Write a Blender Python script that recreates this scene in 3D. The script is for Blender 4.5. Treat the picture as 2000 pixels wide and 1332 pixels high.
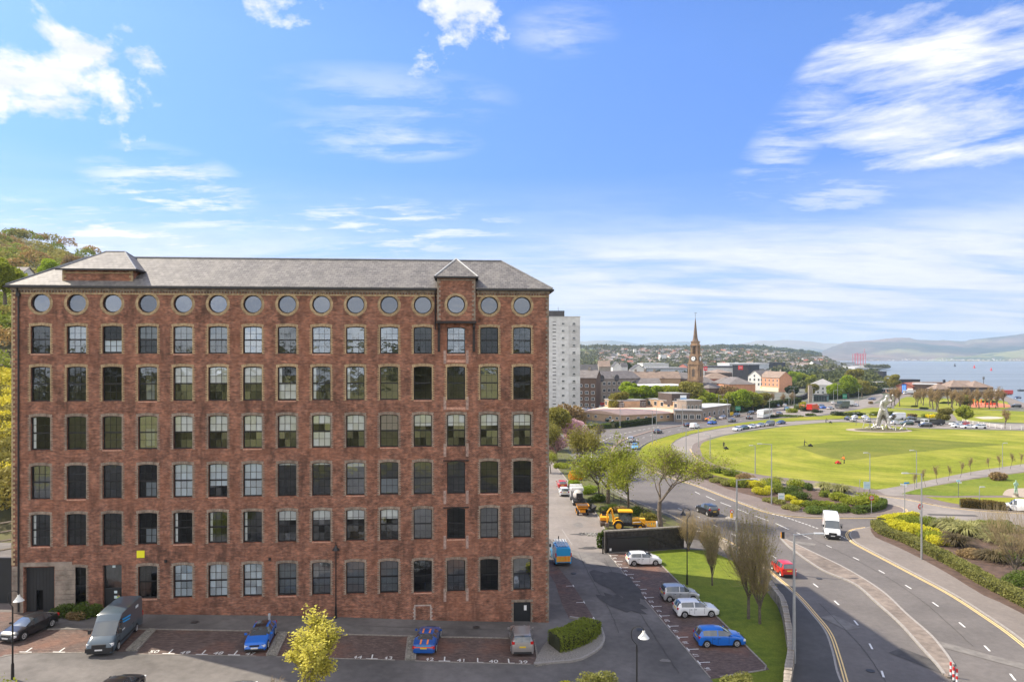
import bpy,bmesh,math,random
import numpy as np
from mathutils import Vector,Matrix
R = math.radians
for _o in list(bpy.data.objects): bpy.data.objects.remove(_o)
SC = bpy.context.scene
COL = SC.collection
# ---------------------------------------------------------------- camera
F = 2000 * 24 / 36.0
CZ,HY = 24.0,700.0
cam_d = bpy.data.cameras.new('camera'); cam = bpy.data.objects.new('camera',cam_d); COL.objects.link(cam)
cam.location = (0,0,CZ); cam.rotation_euler = (R(90),0,0)
cam_d.lens = 24; cam_d.sensor_width = 36; cam_d.shift_y = 34 / 2000.0
cam_d.clip_start = 0.5; cam_d.clip_end = 60000
SC.camera = cam
# ---------------------------------------------------------------- light
SUN_EL,SUN_AZ = 44.5,None
sdir = Vector((0.935,-0.355,0)).normalized()
SDIR = Vector((sdir.x * math.cos(R(SUN_EL)),sdir.y * math.cos(R(SUN_EL)),-math.sin(R(SUN_EL))))
sl = bpy.data.lights.new('sun','SUN'); sun = bpy.data.objects.new('sun',sl); COL.objects.link(sun)
sun.rotation_euler = SDIR.to_track_quat('-Z','Y').to_euler()
sl.energy = 4.4; sl.angle = R(0.53); sl.color = (1.0,0.89,0.72)
SC.view_settings.view_transform = 'Standard'; SC.view_settings.look = 'None'
SC.view_settings.gamma = 1; SC.view_settings.exposure = 1.0
SC.render.engine = 'CYCLES'
SC.cycles.max_bounces = 6; SC.cycles.diffuse_bounces = 3; SC.cycles.glossy_bounces = 3
SC.cycles.transparent_max_bounces = 24; SC.cycles.volume_bounces = 0; SC.cycles.transmission_bounces = 4
SC.cycles.use_denoising = True
SC.cycles.caustics_reflective = False; SC.cycles.caustics_refractive = False

class NT:
    """small helper for node trees"""
    def __init__(s,tree): s.t = tree; s.n = tree.nodes; s.l = tree.links
    def a(s,kind,**kw):
        n = s.n.new(kind)
        for k,v in kw.items():
            if k == 'inp':
                for kk,vv in v.items():
                    if isinstance(vv,bpy.types.NodeSocket): s.l.new(vv,n.inputs[kk])
                    else: n.inputs[kk].default_value = vv
            else: setattr(n,k,v)
        return n
    def m(s,op,a,b=None,c=None,clamp=False):
        n = s.n.new('ShaderNodeMath'); n.operation = op; n.use_clamp = clamp
        for i,v in enumerate((a,b,c)):
            if v is None: continue
            if isinstance(v,bpy.types.NodeSocket): s.l.new(v,n.inputs[i])
            else: n.inputs[i].default_value = v
        return n.outputs[0]
    def ramp(s,fac,stops,interp='LINEAR'):
        n = s.n.new('ShaderNodeValToRGB'); n.color_ramp.interpolation = interp
        e = n.color_ramp.elements
        while len(e) < len(stops): e.new(0.5)
        for i,(p,c) in enumerate(stops):
            e[i].position = p; e[i].color = (c[0],c[1],c[2],1) if not isinstance(c,(int,float)) else (c,c,c,1)
        s.l.new(fac,n.inputs[0]); return n.outputs[0]
    def mix(s,fac,a,b,blend='MIX'):
        n = s.n.new('ShaderNodeMix'); n.data_type = 'RGBA'; n.blend_type = blend
        for i,v in ((0,fac),(6,a),(7,b)):
            if isinstance(v,bpy.types.NodeSocket): s.l.new(v,n.inputs[i])
            elif i == 0: n.inputs[0].default_value = v
            else: n.inputs[i].default_value = (v[0],v[1],v[2],1)
        return n.outputs[2]
    def noise(s,vec,scale,detail=4,rough=.55,dist=0,out=0):
        n = s.a('ShaderNodeTexNoise',inp={'Scale': scale,'Detail': detail,'Roughness': rough,'Distortion': dist})
        if vec is not None: s.l.new(vec,n.inputs['Vector'])
        return n.outputs[out]
    def mapping(s,vec,scale=(1,1,1),loc=(0,0,0),rot=(0,0,0)):
        n = s.a('ShaderNodeMapping',inp={'Scale': scale,'Location': loc,'Rotation': rot}); s.l.new(vec,n.inputs['Vector']); return n.outputs[0]

# ---------------------------------------------------------------- world: Nishita sky and clouds by direction
W = bpy.data.worlds.new('World'); SC.world = W; W.use_nodes = True
t = NT(W.node_tree)
for n in list(t.n): t.n.remove(n)
out = t.a('ShaderNodeOutputWorld'); bg = t.a('ShaderNodeBackground'); t.l.new(bg.outputs[0],out.inputs[0])
sky = t.a('ShaderNodeTexSky',sky_type='NISHITA',sun_disc=False,sun_elevation=R(SUN_EL),
          sun_rotation=math.atan2(-sdir.x,-sdir.y),altitude=50,air_density=1.0,dust_density=0.6,ozone_density=2.0)
tc = t.a('ShaderNodeTexCoord'); sep = t.a('ShaderNodeSeparateXYZ'); t.l.new(tc.outputs['Generated'],sep.inputs[0])
dx,dy,dz = sep.outputs
zz = t.m('MAXIMUM',dz,0.03)
az = t.m('ARCTAN2',dx,dy)
hor = t.m('SQRT',t.m('ADD',t.m('MULTIPLY',dx,dx),t.m('MULTIPLY',dy,dy)))
el = t.m('ARCTAN2',dz,hor)
cx = t.m('DIVIDE',dx,t.m('ADD',zz,.10)); cy = t.m('DIVIDE',dy,t.m('ADD',zz,.10))
cv = t.a('ShaderNodeCombineXYZ',inp={0: cx,1: cy,2: 0.0}).outputs[0]
def skyang(px,py):
    x,y,z = (px - 1000) / F,1.0,(HY - py) / F
    return math.atan2(x,y),math.atan2(z,math.hypot(x,y))
nfine = t.noise(t.mapping(cv,(1.5,2.3,1)),2.3,12,.66,.25)
nbig = t.noise(t.mapping(cv,(1,1.3,1),(3.1,1.7,0)),.55,5,.55,.2)
nwisp = t.noise(t.mapping(cv,(.9,3.6,1),(1.3,4.2,0),(0,0,R(24))),1.6,10,.62,.9)
nd = t.noise(t.mapping(t.a('ShaderNodeCombineXYZ',inp={0: az,1: el,2: 0.0}).outputs[0],(3.0,4.6,1),(0,0,0),(0,0,R(-14))),2.6,13,.63,.15)
nr = t.noise(t.mapping(t.a('ShaderNodeCombineXYZ',inp={0: az,1: el,2: 0.0}).outputs[0],(2.0,9.0,1),(0,0,0),(0,0,R(-30))),2.2,12,.64,.3)
def blob(px,py,rx,ry,tilt=0,soft=1.0):
    a0,e0 = skyang(px,py)
    u = t.m('SUBTRACT',az,a0); v = t.m('SUBTRACT',el,e0)
    ct,st = math.cos(R(tilt)),math.sin(R(tilt))
    uu = t.m('ADD',t.m('MULTIPLY',u,ct),t.m('MULTIPLY',v,st)); vv = t.m('SUBTRACT',t.m('MULTIPLY',v,ct),t.m('MULTIPLY',u,st))
    q = t.m('ADD',t.m('POWER',t.m('ABSOLUTE',t.m('DIVIDE',uu,rx / F)),2),t.m('POWER',t.m('ABSOLUTE',t.m('DIVIDE',vv,ry / F)),2))
    return t.m('SUBTRACT',1.0,q,clamp=True)
def vmax(*xs):
    r = xs[0]
    for x in xs[1:]: r = t.m('MAXIMUM',r,x)
    return r
# dense cumulus (upper part of the sky), thin cirrus, and a bright veil towards the horizon
dense = vmax(blob(70,110,290,150,-18),t.m('MULTIPLY',blob(30,175,170,70),1.25),t.m('MULTIPLY',blob(860,60,210,95,8),.8),t.m('MULTIPLY',blob(540,10,160,40),.8),
             0.0)
rbank = vmax(blob(1880,130,330,190,25),t.m('MULTIPLY',blob(1960,210,260,90,-8),1.1))
wisp = vmax(blob(350,385,170,85,-10),t.m('MULTIPLY',blob(740,275,210,40),.55),t.m('MULTIPLY',blob(1550,260,210,60,50),.5),t.m('MULTIPLY',blob(230,470,330,55,-6),1.1),
            t.m('MULTIPLY',blob(760,450,330,70),.85),t.m('MULTIPLY',blob(1100,60,120,50),.4),t.m('MULTIPLY',blob(1640,385,120,40),.5),t.m('MULTIPLY',blob(760,190,260,60),.35))
def cover(msk,nz,k,a,b): return t.m('MULTIPLY',t.m('MULTIPLY',msk,5.0,clamp=True),t.ramp(t.m('ADD',nz,t.m('MULTIPLY',t.m('SUBTRACT',msk,1.0),k)),[(a,0),(b,1)]))
cd = cover(dense,nd,.20,.42,.53)
cd = t.m('MAXIMUM',cd,cover(rbank,nr,.17,.38,.60))
cd2 = t.m('MULTIPLY',wisp,t.ramp(t.m('ADD',t.m('MULTIPLY',nwisp,.5),t.m('MULTIPLY',nfine,.5)),[(.455,0),(.57,.95)]))
# veil of stratus low over the estuary; goes on all round
band = t.ramp(el,[(0.0,.95),(.08,.95),(.145,.85),(.19,.25),(.26,0)])
nv = t.noise(t.mapping(cv,(.42,1.25,1),(0,0,0),(0,0,R(8))),1.5,9,.62,.4)
right = t.ramp(az,[(0.0,.80),(.14,1.0)])
veil = t.m('MULTIPLY',t.m('MULTIPLY',band,t.ramp(nv,[(.34,.35),(.54,1.0)])),right)
other = t.m('MULTIPLY',t.ramp(nbig,[(.34,.25),(.56,1)]),t.ramp(dy,[(.0,1),(.35,0)]))  # more cloud cover behind the camera, added as fill light
cloud = t.m('MINIMUM',vmax(cd,cd2,veil,t.m('MULTIPLY',other,t.ramp(nfine,[(.30,.55),(.55,1)]))),1.0)
hs = t.a('ShaderNodeHueSaturation',inp={'Saturation': 1.12,'Value': 1.0,'Color': sky.outputs[0]}).outputs[0]
tint = t.mix(1.0,hs,(.60,.70,.95),'MULTIPLY')
tint = t.mix(1.0,tint,t.ramp(el,[(.02,(.50,.60,.80)),(.22,(.62,.72,.90)),(.42,(.92,.96,1.0))]),'MULTIPLY')
shade = t.ramp(nfine,[(.3,(3.3,3.5,3.9)),(.6,(4.6,4.55,4.5))])
shade = t.mix(t.ramp(el,[(0.02,1),(.2,0)]),shade,t.ramp(nv,[(.38,(2.0,2.35,2.9)),(.60,(3.45,3.5,3.6))]))
shade = t.mix(t.ramp(dy,[(.0,1),(.3,0)]),shade,(7.4,7.1,6.8))  # those unseen clouds brightened to fill the shaded facade
colr = t.mix(cloud,tint,shade)
t.l.new(colr,bg.inputs[0]); bg.inputs[1].default_value = 0.13

# ---------------------------------------------------------------- terrain height and pixel -> place
def lerp_tab(x,tab):
    if x <= tab[0][0]: return tab[0][1]
    for (a,va),(b,vb) in zip(tab,tab[1:]):
        if x <= b: return va + (vb - va) * (x - a) / (b - a)
    return tab[-1][1]
HT = [(-60,2.45),(-43,2.1),(-18,1.2),(-6,.45),(3,.06),(6,0)]
def H(X,Y): return lerp_tab(X,HT)
def G(px,py,dz=0.0):
    """ground point seen at a photograph pixel, on the sloping site"""
    z = 0.0
    for _ in range(8):
        D = F * (CZ - z) / (py - HY); X = (px - 1000) / F * D; z = H(X,D)
    return Vector((X,D,z + dz))
def at(px,D,z=0.0): return Vector(((px - 1000) / F * D,D,z))
def zat(py,D): return CZ - (py - HY) / F * D

# ---------------------------------------------------------------- mesh builder
class MB:
    def __init__(s): s.v = []; s.f = []; s.m = []; s.cur = 0
    def vert(s,*p): s.v.append(tuple(p[0]) if len(p) == 1 else tuple(p)); return len(s.v) - 1
    def face(s,*idx): s.f.append(tuple(idx)); s.m.append(s.cur)
    def poly(s,pts): i = len(s.v); s.v += [tuple(p) for p in pts]; s.face(*range(i,i + len(pts)))
    def box(s,c,size,rz=0,M=None):
        x,y,z = [a / 2 for a in size]; i = len(s.v); ca,sa = math.cos(rz),math.sin(rz)
        for dz in (-z,z):
            for dx,dy in ((-x,-y),(x,-y),(x,y),(-x,y)):
                p = Vector((c[0] + dx * ca - dy * sa,c[1] + dx * sa + dy * ca,c[2] + dz))
                s.v.append(tuple(M @ p if M else p))
        for q in ((3,2,1,0),(4,5,6,7),(0,1,5,4),(1,2,6,5),(2,3,7,6),(3,0,4,7)): s.face(*[i + k for k in q])
        return s
    def bx(s,x0,x1,y0,y1,z0,z1): return s.box(((x0 + x1) / 2,(y0 + y1) / 2,(z0 + z1) / 2),(x1 - x0,y1 - y0,z1 - z0))
    def tube(s,pts,rad,n=6,cap=True):
        pts = [Vector(p) for p in pts]
        if not isinstance(rad,(list,tuple)): rad = [rad] * len(pts)
        rings = []; prev = None
        for k,p in enumerate(pts):
            d = (pts[min(k + 1,len(pts) - 1)] - pts[max(k - 1,0)])
            d = d.normalized() if d.length > 1e-9 else Vector((0,0,1))
            u = (prev - d * prev.dot(d)) if prev is not None else d.cross(Vector((0,0,1)) if abs(d.z) < .9 else Vector((1,0,0)))
            if u.length < 1e-6: u = d.cross(Vector((0,1,0)))
            u = u.normalized(); prev = u; w = d.cross(u); i = len(s.v)
            for j in range(n):
                a = 2 * math.pi * j / n
                s.v.append(tuple(p + (u * math.cos(a) + w * math.sin(a)) * rad[k]))
            rings.append(i)
        for a,b in zip(rings,rings[1:]):
            for j in range(n): s.face(a + j,a + (j + 1) % n,b + (j + 1) % n,b + j)
        if cap and n > 2: s.face(*[rings[0] + j for j in reversed(range(n))]); s.face(*[rings[-1] + j for j in range(n)])
        return s
    def lathe(s,c,prof,n=16,axis='z'):
        rings = []
        for r,h in prof:
            i = len(s.v)
            for j in range(n):
                a = 2 * math.pi * j / n; x,y = r * math.cos(a),r * math.sin(a)
                s.v.append((c[0] + x,c[1] + y,c[2] + h) if axis == 'z' else ((c[0] + x,c[1] + h,c[2] + y) if axis == 'y' else (c[0] + h,c[1] + x,c[2] + y)))
            rings.append(i)
        for a,b in zip(rings,rings[1:]):
            for j in range(n): s.face(a + j,a + (j + 1) % n,b + (j + 1) % n,b + j)
        s.face(*[rings[0] + j for j in reversed(range(n))]); s.face(*[rings[-1] + j for j in range(n)])
        return s
    def prism(s,pts,z0,z1):
        n = len(pts); i = len(s.v)
        zf = lambda z,p: z(p[0],p[1]) if callable(z) else z
        s.v += [(p[0],p[1],zf(z0,p)) for p in pts] + [(p[0],p[1],zf(z1,p)) for p in pts]
        s.face(*[i + k for k in reversed(range(n))]); s.face(*[i + n + k for k in range(n)])
        for k in range(n): s.face(i + k,i + (k + 1) % n,i + n + (k + 1) % n,i + n + k)
        return s
    def mesh(s,name,mats,smooth=None):
        me = bpy.data.meshes.new(name); me.from_pydata(s.v,[],s.f)
        for m in (mats if isinstance(mats,(list,tuple)) else [mats]): me.materials.append(m)
        if any(s.m): me.polygons.foreach_set('material_index',s.m)
        if smooth is not None:
            me.polygons.foreach_set('use_smooth',[True] * len(s.f)); me.update()
            me.set_sharp_from_angle(angle=R(smooth))
        me.update(); return me
    def build(s,name,mats,parent=None,smooth=None,loc=None):
        return link(name,s.mesh(name,mats,smooth),parent,loc)
def link(name,me,parent=None,loc=None,rz=None):
    o = bpy.data.objects.new(name,me); COL.objects.link(o)
    if parent is not None: o.parent = parent
    if loc is not None: o.location = loc
    if rz is not None: o.rotation_euler = (0,0,rz)
    return o
def tag(o,label=None,cat=None,group=None,kind=None):
    if label: o['label'] = label
    if cat: o['category'] = cat
    if group: o['group'] = group
    if kind: o['kind'] = kind
    return o
def empty(name,loc=(0,0,0),rz=0,label=None,cat=None,group=None):
    o = bpy.data.objects.new(name,None); COL.objects.link(o); o.location = loc; o.rotation_euler = (0,0,rz); o.empty_display_size = .3
    return tag(o,label,cat,group)
def copy_tree(o,parent=None):
    c = o.copy(); COL.objects.link(c); c.parent = parent
    for ch in KIDS.get(o.name,None) or [x for x in o.children]: copy_tree(ch,c)
    return c
KIDS = {}
def np_mesh(name,V,Fc,mats,mi=None,smooth=False):
    """V (n,3), Fc (m,k) arrays -> mesh"""
    me = bpy.data.meshes.new(name); n,k = Fc.shape
    me.vertices.add(len(V)); me.vertices.foreach_set('co',V.astype(np.float32).ravel())
    me.loops.add(n * k); me.loops.foreach_set('vertex_index',Fc.astype(np.int32).ravel())
    me.polygons.add(n); me.polygons.foreach_set('loop_start',np.arange(0,n * k,k,dtype=np.int32))
    for m in (mats if isinstance(mats,(list,tuple)) else [mats]): me.materials.append(m)
    if mi is not None: me.polygons.foreach_set('material_index',mi.astype(np.int32))
    if smooth: me.polygons.foreach_set('use_smooth',np.ones(n,dtype=bool))
    me.update(calc_edges=True); me.validate(); return me

# ---------------------------------------------------------------- materials
MATS = {}
def mat(name,col,rough=.7,var=0.0,scale=3.0,bump=0.0,metal=0.0,spec=.5,col2=None,big=0.0,coat=0.0,objrand=0.0,coords='Object',bscale=None):
    """principled with colour variation on two scales and optional relief"""
    if name in MATS: return MATS[name]
    m = bpy.data.materials.new(name); m.use_nodes = True; MATS[name] = m
    t = NT(m.node_tree); b = t.n['Principled BSDF']
    b.inputs['Roughness'].default_value = rough; b.inputs['Metallic'].default_value = metal
    b.inputs['Specular IOR Level'].default_value = spec; b.inputs['Coat Weight'].default_value = coat; b.inputs['Coat Roughness'].default_value = .05
    c = None
    if var or col2 or big or bump:
        v = t.a('ShaderNodeTexCoord').outputs[coords]
    if var or col2:
        n = t.noise(v,scale,6,.6)
        lo = col2 if col2 else tuple(x * (1 - var) for x in col); hi = col if col2 else tuple(min(1,x * (1 + var)) for x in col)
        c = t.ramp(n,[(.33,lo),(.67,hi)])
    if big:
        n2 = t.noise(v,scale * .09,4,.6)
        c = t.mix(1.0,c if c is not None else col,t.ramp(n2,[(.35,1 - big),(.65,1 + big * .6)]),'MULTIPLY')
    if objrand:
        oi = t.a('ShaderNodeObjectInfo'); c = t.mix(1.0,c if c is not None else col,t.ramp(oi.outputs['Random'],[(0,1 - objrand),(1,1 + objrand)]),'MULTIPLY')
    if c is not None: t.l.new(c,b.inputs['Base Color'])
    else: b.inputs['Base Color'].default_value = (*col,1)
    if bump:
        bn = t.a('ShaderNodeBump',inp={'Strength': bump,'Distance': .05}); t.l.new(t.noise(v,bscale or scale * 6,5,.7),bn.inputs['Height']); t.l.new(bn.outputs[0],b.inputs['Normal'])
    return m
def brickmat(name,c1,c2,mortar,bw=.235,bh=.083,ms=.012,vec='xz',stain=.5,rough=.85,dark=(.06,.035,.03),bias=0.0,contrast=.35,offs=.5):
    if name in MATS: return MATS[name]
    m = bpy.data.materials.new(name); m.use_nodes = True; MATS[name] = m
    t = NT(m.node_tree); b = t.n['Principled BSDF']; b.inputs['Roughness'].default_value = rough; b.inputs['Specular IOR Level'].default_value = .25
    tc = t.a('ShaderNodeTexCoord'); sp = t.a('ShaderNodeSeparateXYZ',inp={0: tc.outputs['Object']})
    x,y,z = sp.outputs
    v = t.a('ShaderNodeCombineXYZ',inp={0: t.m('ADD',x,y),1: z,2: 0.0}).outputs[0] if vec == 'xz' else t.a('ShaderNodeCombineXYZ',inp={0: x,1: y,2: 0.0}).outputs[0]
    br = t.a('ShaderNodeTexBrick',offset=offs,inp={'Vector': v,'Color1': (*c1,1),'Color2': (*c2,1),'Mortar': (*mortar,1),'Scale': 1.0,'Mortar Size': ms,'Mortar Smooth': .3,'Bias': bias,'Brick Width': bw,'Row Height': bh})
    n1 = t.noise(tc.outputs['Object'],1.1,9,.75); n2 = t.noise(tc.outputs['Object'],.22,5,.6)
    n4 = t.noise(t.mapping(v,(1.7,5.5,1)),1.0,4,.75)
    br_c = t.mix(t.m('MULTIPLY',t.ramp(z,[(0,1),(1,0)]) if False else t.m('SUBTRACT',1.0,t.m('DIVIDE',z,17.0),clamp=True),.26),br.outputs[0],(.34,.22,.17)) if stain > .7 else br.outputs[0]
    c = t.mix(1.0,br_c,t.ramp(n1,[(.3,1 - contrast),(.7,1 + contrast * .6)]),'MULTIPLY')
    c = t.mix(1.0,c,t.ramp(n4,[(.33,.55),(.67,1.42)]),'MULTIPLY')
    if stain:
        n3 = t.noise(t.mapping(v,(.9,.28,1)),.8,7,.7)
        sf = t.m('MULTIPLY',t.ramp(n3,[(.50,0),(.66,1)]),stain)
        c = t.mix(sf,c,dark)
        c = t.mix(t.m('MULTIPLY',t.ramp(n2,[(.5,0),(.7,1)]),.35),c,(.33,.13,.07))
    t.l.new(c,b.inputs['Base Color'])
    bn = t.a('ShaderNodeBump',inp={'Strength': .5,'Distance': .01,'Height': t.m('SUBTRACT',1.0,br.outputs[1])}); t.l.new(bn.outputs[0],b.inputs['Normal'])
    return m
# ================================================================ SETTING: land, water, roads
asphalt = mat('asphalt',(.120,.108,.100),.9,.10,2.0,.25,big=.16,bscale=60,coords='Object')
asphalt_dark = mat('asphalt_dark',(.062,.060,.060),.92,.12,1.5,.25,big=.22,bscale=60)
asphalt_pale = mat('asphalt_pale',(.215,.19,.168),.9,.10,1.6,.25,big=.18,bscale=60)
paving = mat('paving',(.175,.15,.13),.9,.10,2.5,.2,big=.12,bscale=40)
paving_red = mat('paving_red',(.155,.122,.105),.9,.12,2.5,.2,big=.12,bscale=40)
kerbm = mat('kerb',(.27,.25,.23),.85,.15,4,.1)
soil = mat('soil',(.085,.052,.036),1,.3,1.2,.6,bscale=8)
paint = mat('road_paint',(.62,.61,.58),.7,.12,6)
yline = mat('yellow_line',(.70,.50,.22),.75,.15,5)
def grassmat(name,a,b,dry,stripe=0.0,sc=1.2):
    m = bpy.data.materials.new(name); m.use_nodes = True; MATS[name] = m
    t = NT(m.node_tree); p = t.n['Principled BSDF']; p.inputs['Roughness'].default_value = .95; p.inputs['Specular IOR Level'].default_value = .15
    v = t.a('ShaderNodeTexCoord').outputs['Object']
    c = t.ramp(t.noise(v,sc,8,.7),[(.3,a),(.7,b)])
    c = t.mix(t.ramp(t.noise(v,.045,6,.65),[(.45,0),(.66,.85)]),c,dry)
    c = t.mix(1.0,c,t.ramp(t.noise(v,7,3,.7),[(.3,.80),(.7,1.2)]),'MULTIPLY')
    if stripe:
        # curved mowing passes: distance from a far centre, gently distorted
        sp = t.a('ShaderNodeSeparateXYZ',inp={0: v}); x = t.m('SUBTRACT',sp.outputs[0],95.0); y = t.m('MULTIPLY',t.m('SUBTRACT',sp.outputs[1],165.0),1.25)
        r = t.m('SQRT',t.m('ADD',t.m('MULTIPLY',x,x),t.m('MULTIPLY',y,y)))
        r = t.m('ADD',r,t.m('MULTIPLY',t.noise(v,.08,3,.5),6.0))
        w = t.m('SINE',t.m('MULTIPLY',r,2 * math.pi / 3.4)); w2 = t.m('SINE',t.m('MULTIPLY',r,2 * math.pi / 11.0))
        k = t.m('ADD',t.m('MULTIPLY',w,stripe * .6),t.m('MULTIPLY',w2,stripe * .8))
        c = t.mix(1.0,c,t.a('ShaderNodeCombineColor',inp={0: t.m('ADD',1.0,k),1: t.m('ADD',1.0,t.m('MULTIPLY',k,.8)),2: t.m('ADD',1.0,k)}).outputs[0],'MULTIPLY')
    t.l.new(c,p.inputs['Base Color'])
    bn = t.a('ShaderNodeBump',inp={'Strength': .7,'Distance': .06,'Height': t.noise(v,14,4,.8)}); t.l.new(bn.outputs[0],p.inputs['Normal'])
    return m
t_amp = .7
grass_sun = grassmat('grass_lawn',(.115,.135,.012),(.215,.24,.02),(.29,.275,.045),.12)
grass_verge = grassmat('grass_verge',(.115,.145,.012),(.22,.235,.02),(.28,.25,.03))
grass_yard = grassmat('grass_yard',(.070,.105,.012),(.16,.20,.022),(.20,.21,.03))
town_ground = mat('town_ground',(.15,.14,.125),.95,.3,.05,col2=(.06,.08,.04))

def cat(pts,n=5,closed=False):
    """smooth curve through points (2-D or 3-D)"""
    P = [Vector(p) for p in pts]; out = []; N = len(P)
    rng = range(N) if closed else range(N - 1)
    for i in rng:
        g = lambda k: P[k % N] if closed else P[max(0,min(N - 1,k))]
        a,b,c,d = g(i - 1),g(i),g(i + 1),g(i + 2)
        for k in range(n):
            u = k / n; u2,u3 = u * u,u * u * u
            out.append(.5 * ((2 * b) + (c - a) * u + (2 * a - 5 * b + 4 * c - d) * u2 + (3 * b - 3 * c + d - a) * u3))
    if not closed: out.append(P[-1])
    return out
def gp(pts,smooth=0,closed=False):
    """photograph pixels -> ground points; smooth = subdivisions of the curve"""
    g = [G(*p) for p in pts]
    return cat(g,smooth,closed) if smooth else g
def tri_mesh(name,pts,zoff,m,skirt=0.0):
    """flat polygon following the ground, with an optional kerb face down"""
    bm = bmesh.new(); vs = [bm.verts.new((p[0],p[1],H(p[0],p[1]) + zoff)) for p in pts]
    f = bm.faces.new(vs); f.normal_update()
    if f.normal.z < 0: f.normal_flip()
    bmesh.ops.triangulate(bm,faces=[f])
    if skirt:
        lo = [bm.verts.new((v.co.x,v.co.y,v.co.z - skirt)) for v in vs]
        for i in range(len(vs)):
            j = (i + 1) % len(vs); bm.faces.new((vs[i],vs[j],lo[j],lo[i]))
    me = bpy.data.meshes.new(name); bm.to_mesh(me); bm.free(); me.materials.append(m); return me
_sheet = [0]
def sheet(name,pts,layer,m,kerb=False,smooth=0):
    _sheet[0] += 1
    z = layer * .005 + _sheet[0] * .00002 + (.12 if kerb else 0)
    return tag(link(name,tri_mesh(name,pts,z,m,z + .02 if kerb else 0)),kind='structure')
def strip_pts(line,w,side=0):
    """left/right borders of a ribbon along a polyline (side -1..1 shifts it)"""
    L,Rr = [],[]
    for i,p in enumerate(line):
        a,b = line[max(i - 1,0)],line[min(i + 1,len(line) - 1)]
        d = Vector((b[0] - a[0],b[1] - a[1])); d = d.normalized() if d.length else Vector((1,0)); n = Vector((-d.y,d.x))
        L.append((p[0] + n.x * w * (.5 + side / 2),p[1] + n.y * w * (.5 + side / 2))); Rr.append((p[0] - n.x * w * (.5 - side / 2),p[1] - n.y * w * (.5 - side / 2)))
    return L,Rr
def ribbon(mb,line,w,z0,z1=None,side=0):
    L,Rr = strip_pts(line,w,side)
    for i in range(len(line) - 1):
        q = [L[i],Rr[i],Rr[i + 1],L[i + 1]]; q = [(a,b,H(a,b)) for a,b in q]
        if z1 is None: mb.poly([(a,b,c + z0) for a,b,c in q][::1])
        else:
            k = len(mb.v); mb.v += [(a,b,c + z0) for a,b,c in q] + [(a,b,c + z1) for a,b,c in q]
            for f in ((4,5,6,7),(0,3,7,4),(1,5,6,2),(0,4,5,1),(3,2,6,7)): mb.face(*[k + j for j in f])
    return mb
def resample(line,step):
    out = [Vector(line[0])]; acc = 0
    for a,b in zip(line,line[1:]):
        a,b = Vector(a),Vector(b); L = (b - a).length; d = step - acc
        while d <= L: out.append(a + (b - a) * (d / L)); d += step
        acc = (acc + L) % step
    return out

# water and land --------------------------------------------------------------
wm = bpy.data.materials.new('water'); wm.use_nodes = True; t = NT(wm.node_tree); b = t.n['Principled BSDF']
b.inputs['Base Color'].default_value = (.15,.18,.20,1); b.inputs['Roughness'].default_value = .22; b.inputs['IOR'].default_value = 1.33
v = t.a('ShaderNodeTexCoord').outputs['Object']
bn = t.a('ShaderNodeBump',inp={'Strength': .3,'Distance': .5,'Height': t.noise(t.mapping(v,(1,2.2,1)),.22,6,.7)}); t.l.new(bn.outputs[0],b.inputs['Normal'])
t.l.new(t.ramp(t.noise(t.mapping(v,(.0012,.010,1)),1,5,.6),[(.35,.26),(.65,.46)]),b.inputs['Roughness'])
mb = MB(); mb.poly([(-9000,200,0),(16000,200,0),(16000,16000,0),(-9000,16000,0)])
tag(mb.build('estuary_water',wm,loc=(0,0,-3)),kind='structure')
WL = -3.0
def S(px,py,z=WL): D = F * (CZ - z) / (py - HY); return ((px - 1000) / F * D,D)
shore = [S(2600,858),S(2300,838),S(2060,812),S(1985,797),S(1950,789),S(1905,778),S(1880,771),S(1800,767),S(1762,763),S(1735,757),
         S(1700,752),S(1690,742),S(1724,738),S(1724,731),S(1690,730),S(1702,724),S(1738,719),S(1728,714.5),S(1690,712.6),S(1672,710.8),S(1655,709.3),S(1640,708.2),(4300,9000),(-9000,9000)]
land = [(-9000,-700),(1500,-700)] + shore
bm = bmesh.new(); vs = [bm.verts.new((x,y,0)) for x,y in land]; f = bm.faces.new(vs); f.normal_update()
if f.normal.z < 0: f.normal_flip()
bmesh.ops.triangulate(bm,faces=[f]); lo = [bm.verts.new((v.co.x,v.co.y,-5)) for v in vs]
for i in range(len(vs)): bm.faces.new((vs[i],vs[(i + 1) % len(vs)],lo[(i + 1) % len(vs)],lo[i]))
me = bpy.data.meshes.new('land'); bm.to_mesh(me); bm.free(); me.materials.append(town_ground)
tag(link('land',me,loc=(0,0,-.05)),kind='structure')

# sloping yard on the left (asphalt) with its grid
mb = MB(); xs = [-75,-60,-52,-43,-36,-30,-24,-18,-14,-10,-6,-3,0,3,6,9,12,16,20,24,28,33]; ys = [-25 + 5 * i for i in range(30)]
for x in xs:
    for y in ys: mb.vert(x,y,H(x,y))
n = len(ys)
for i in range(len(xs) - 1):
    for j in range(n - 1): mb.face(i * n + j,(i + 1) * n + j,(i + 1) * n + j + 1,i * n + j + 1)
tag(mb.build('car_park_asphalt',mat('yard_asphalt',(.125,.115,.108),.92,.14,1.5,.25,big=.38,bscale=60)),kind='structure')

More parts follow.
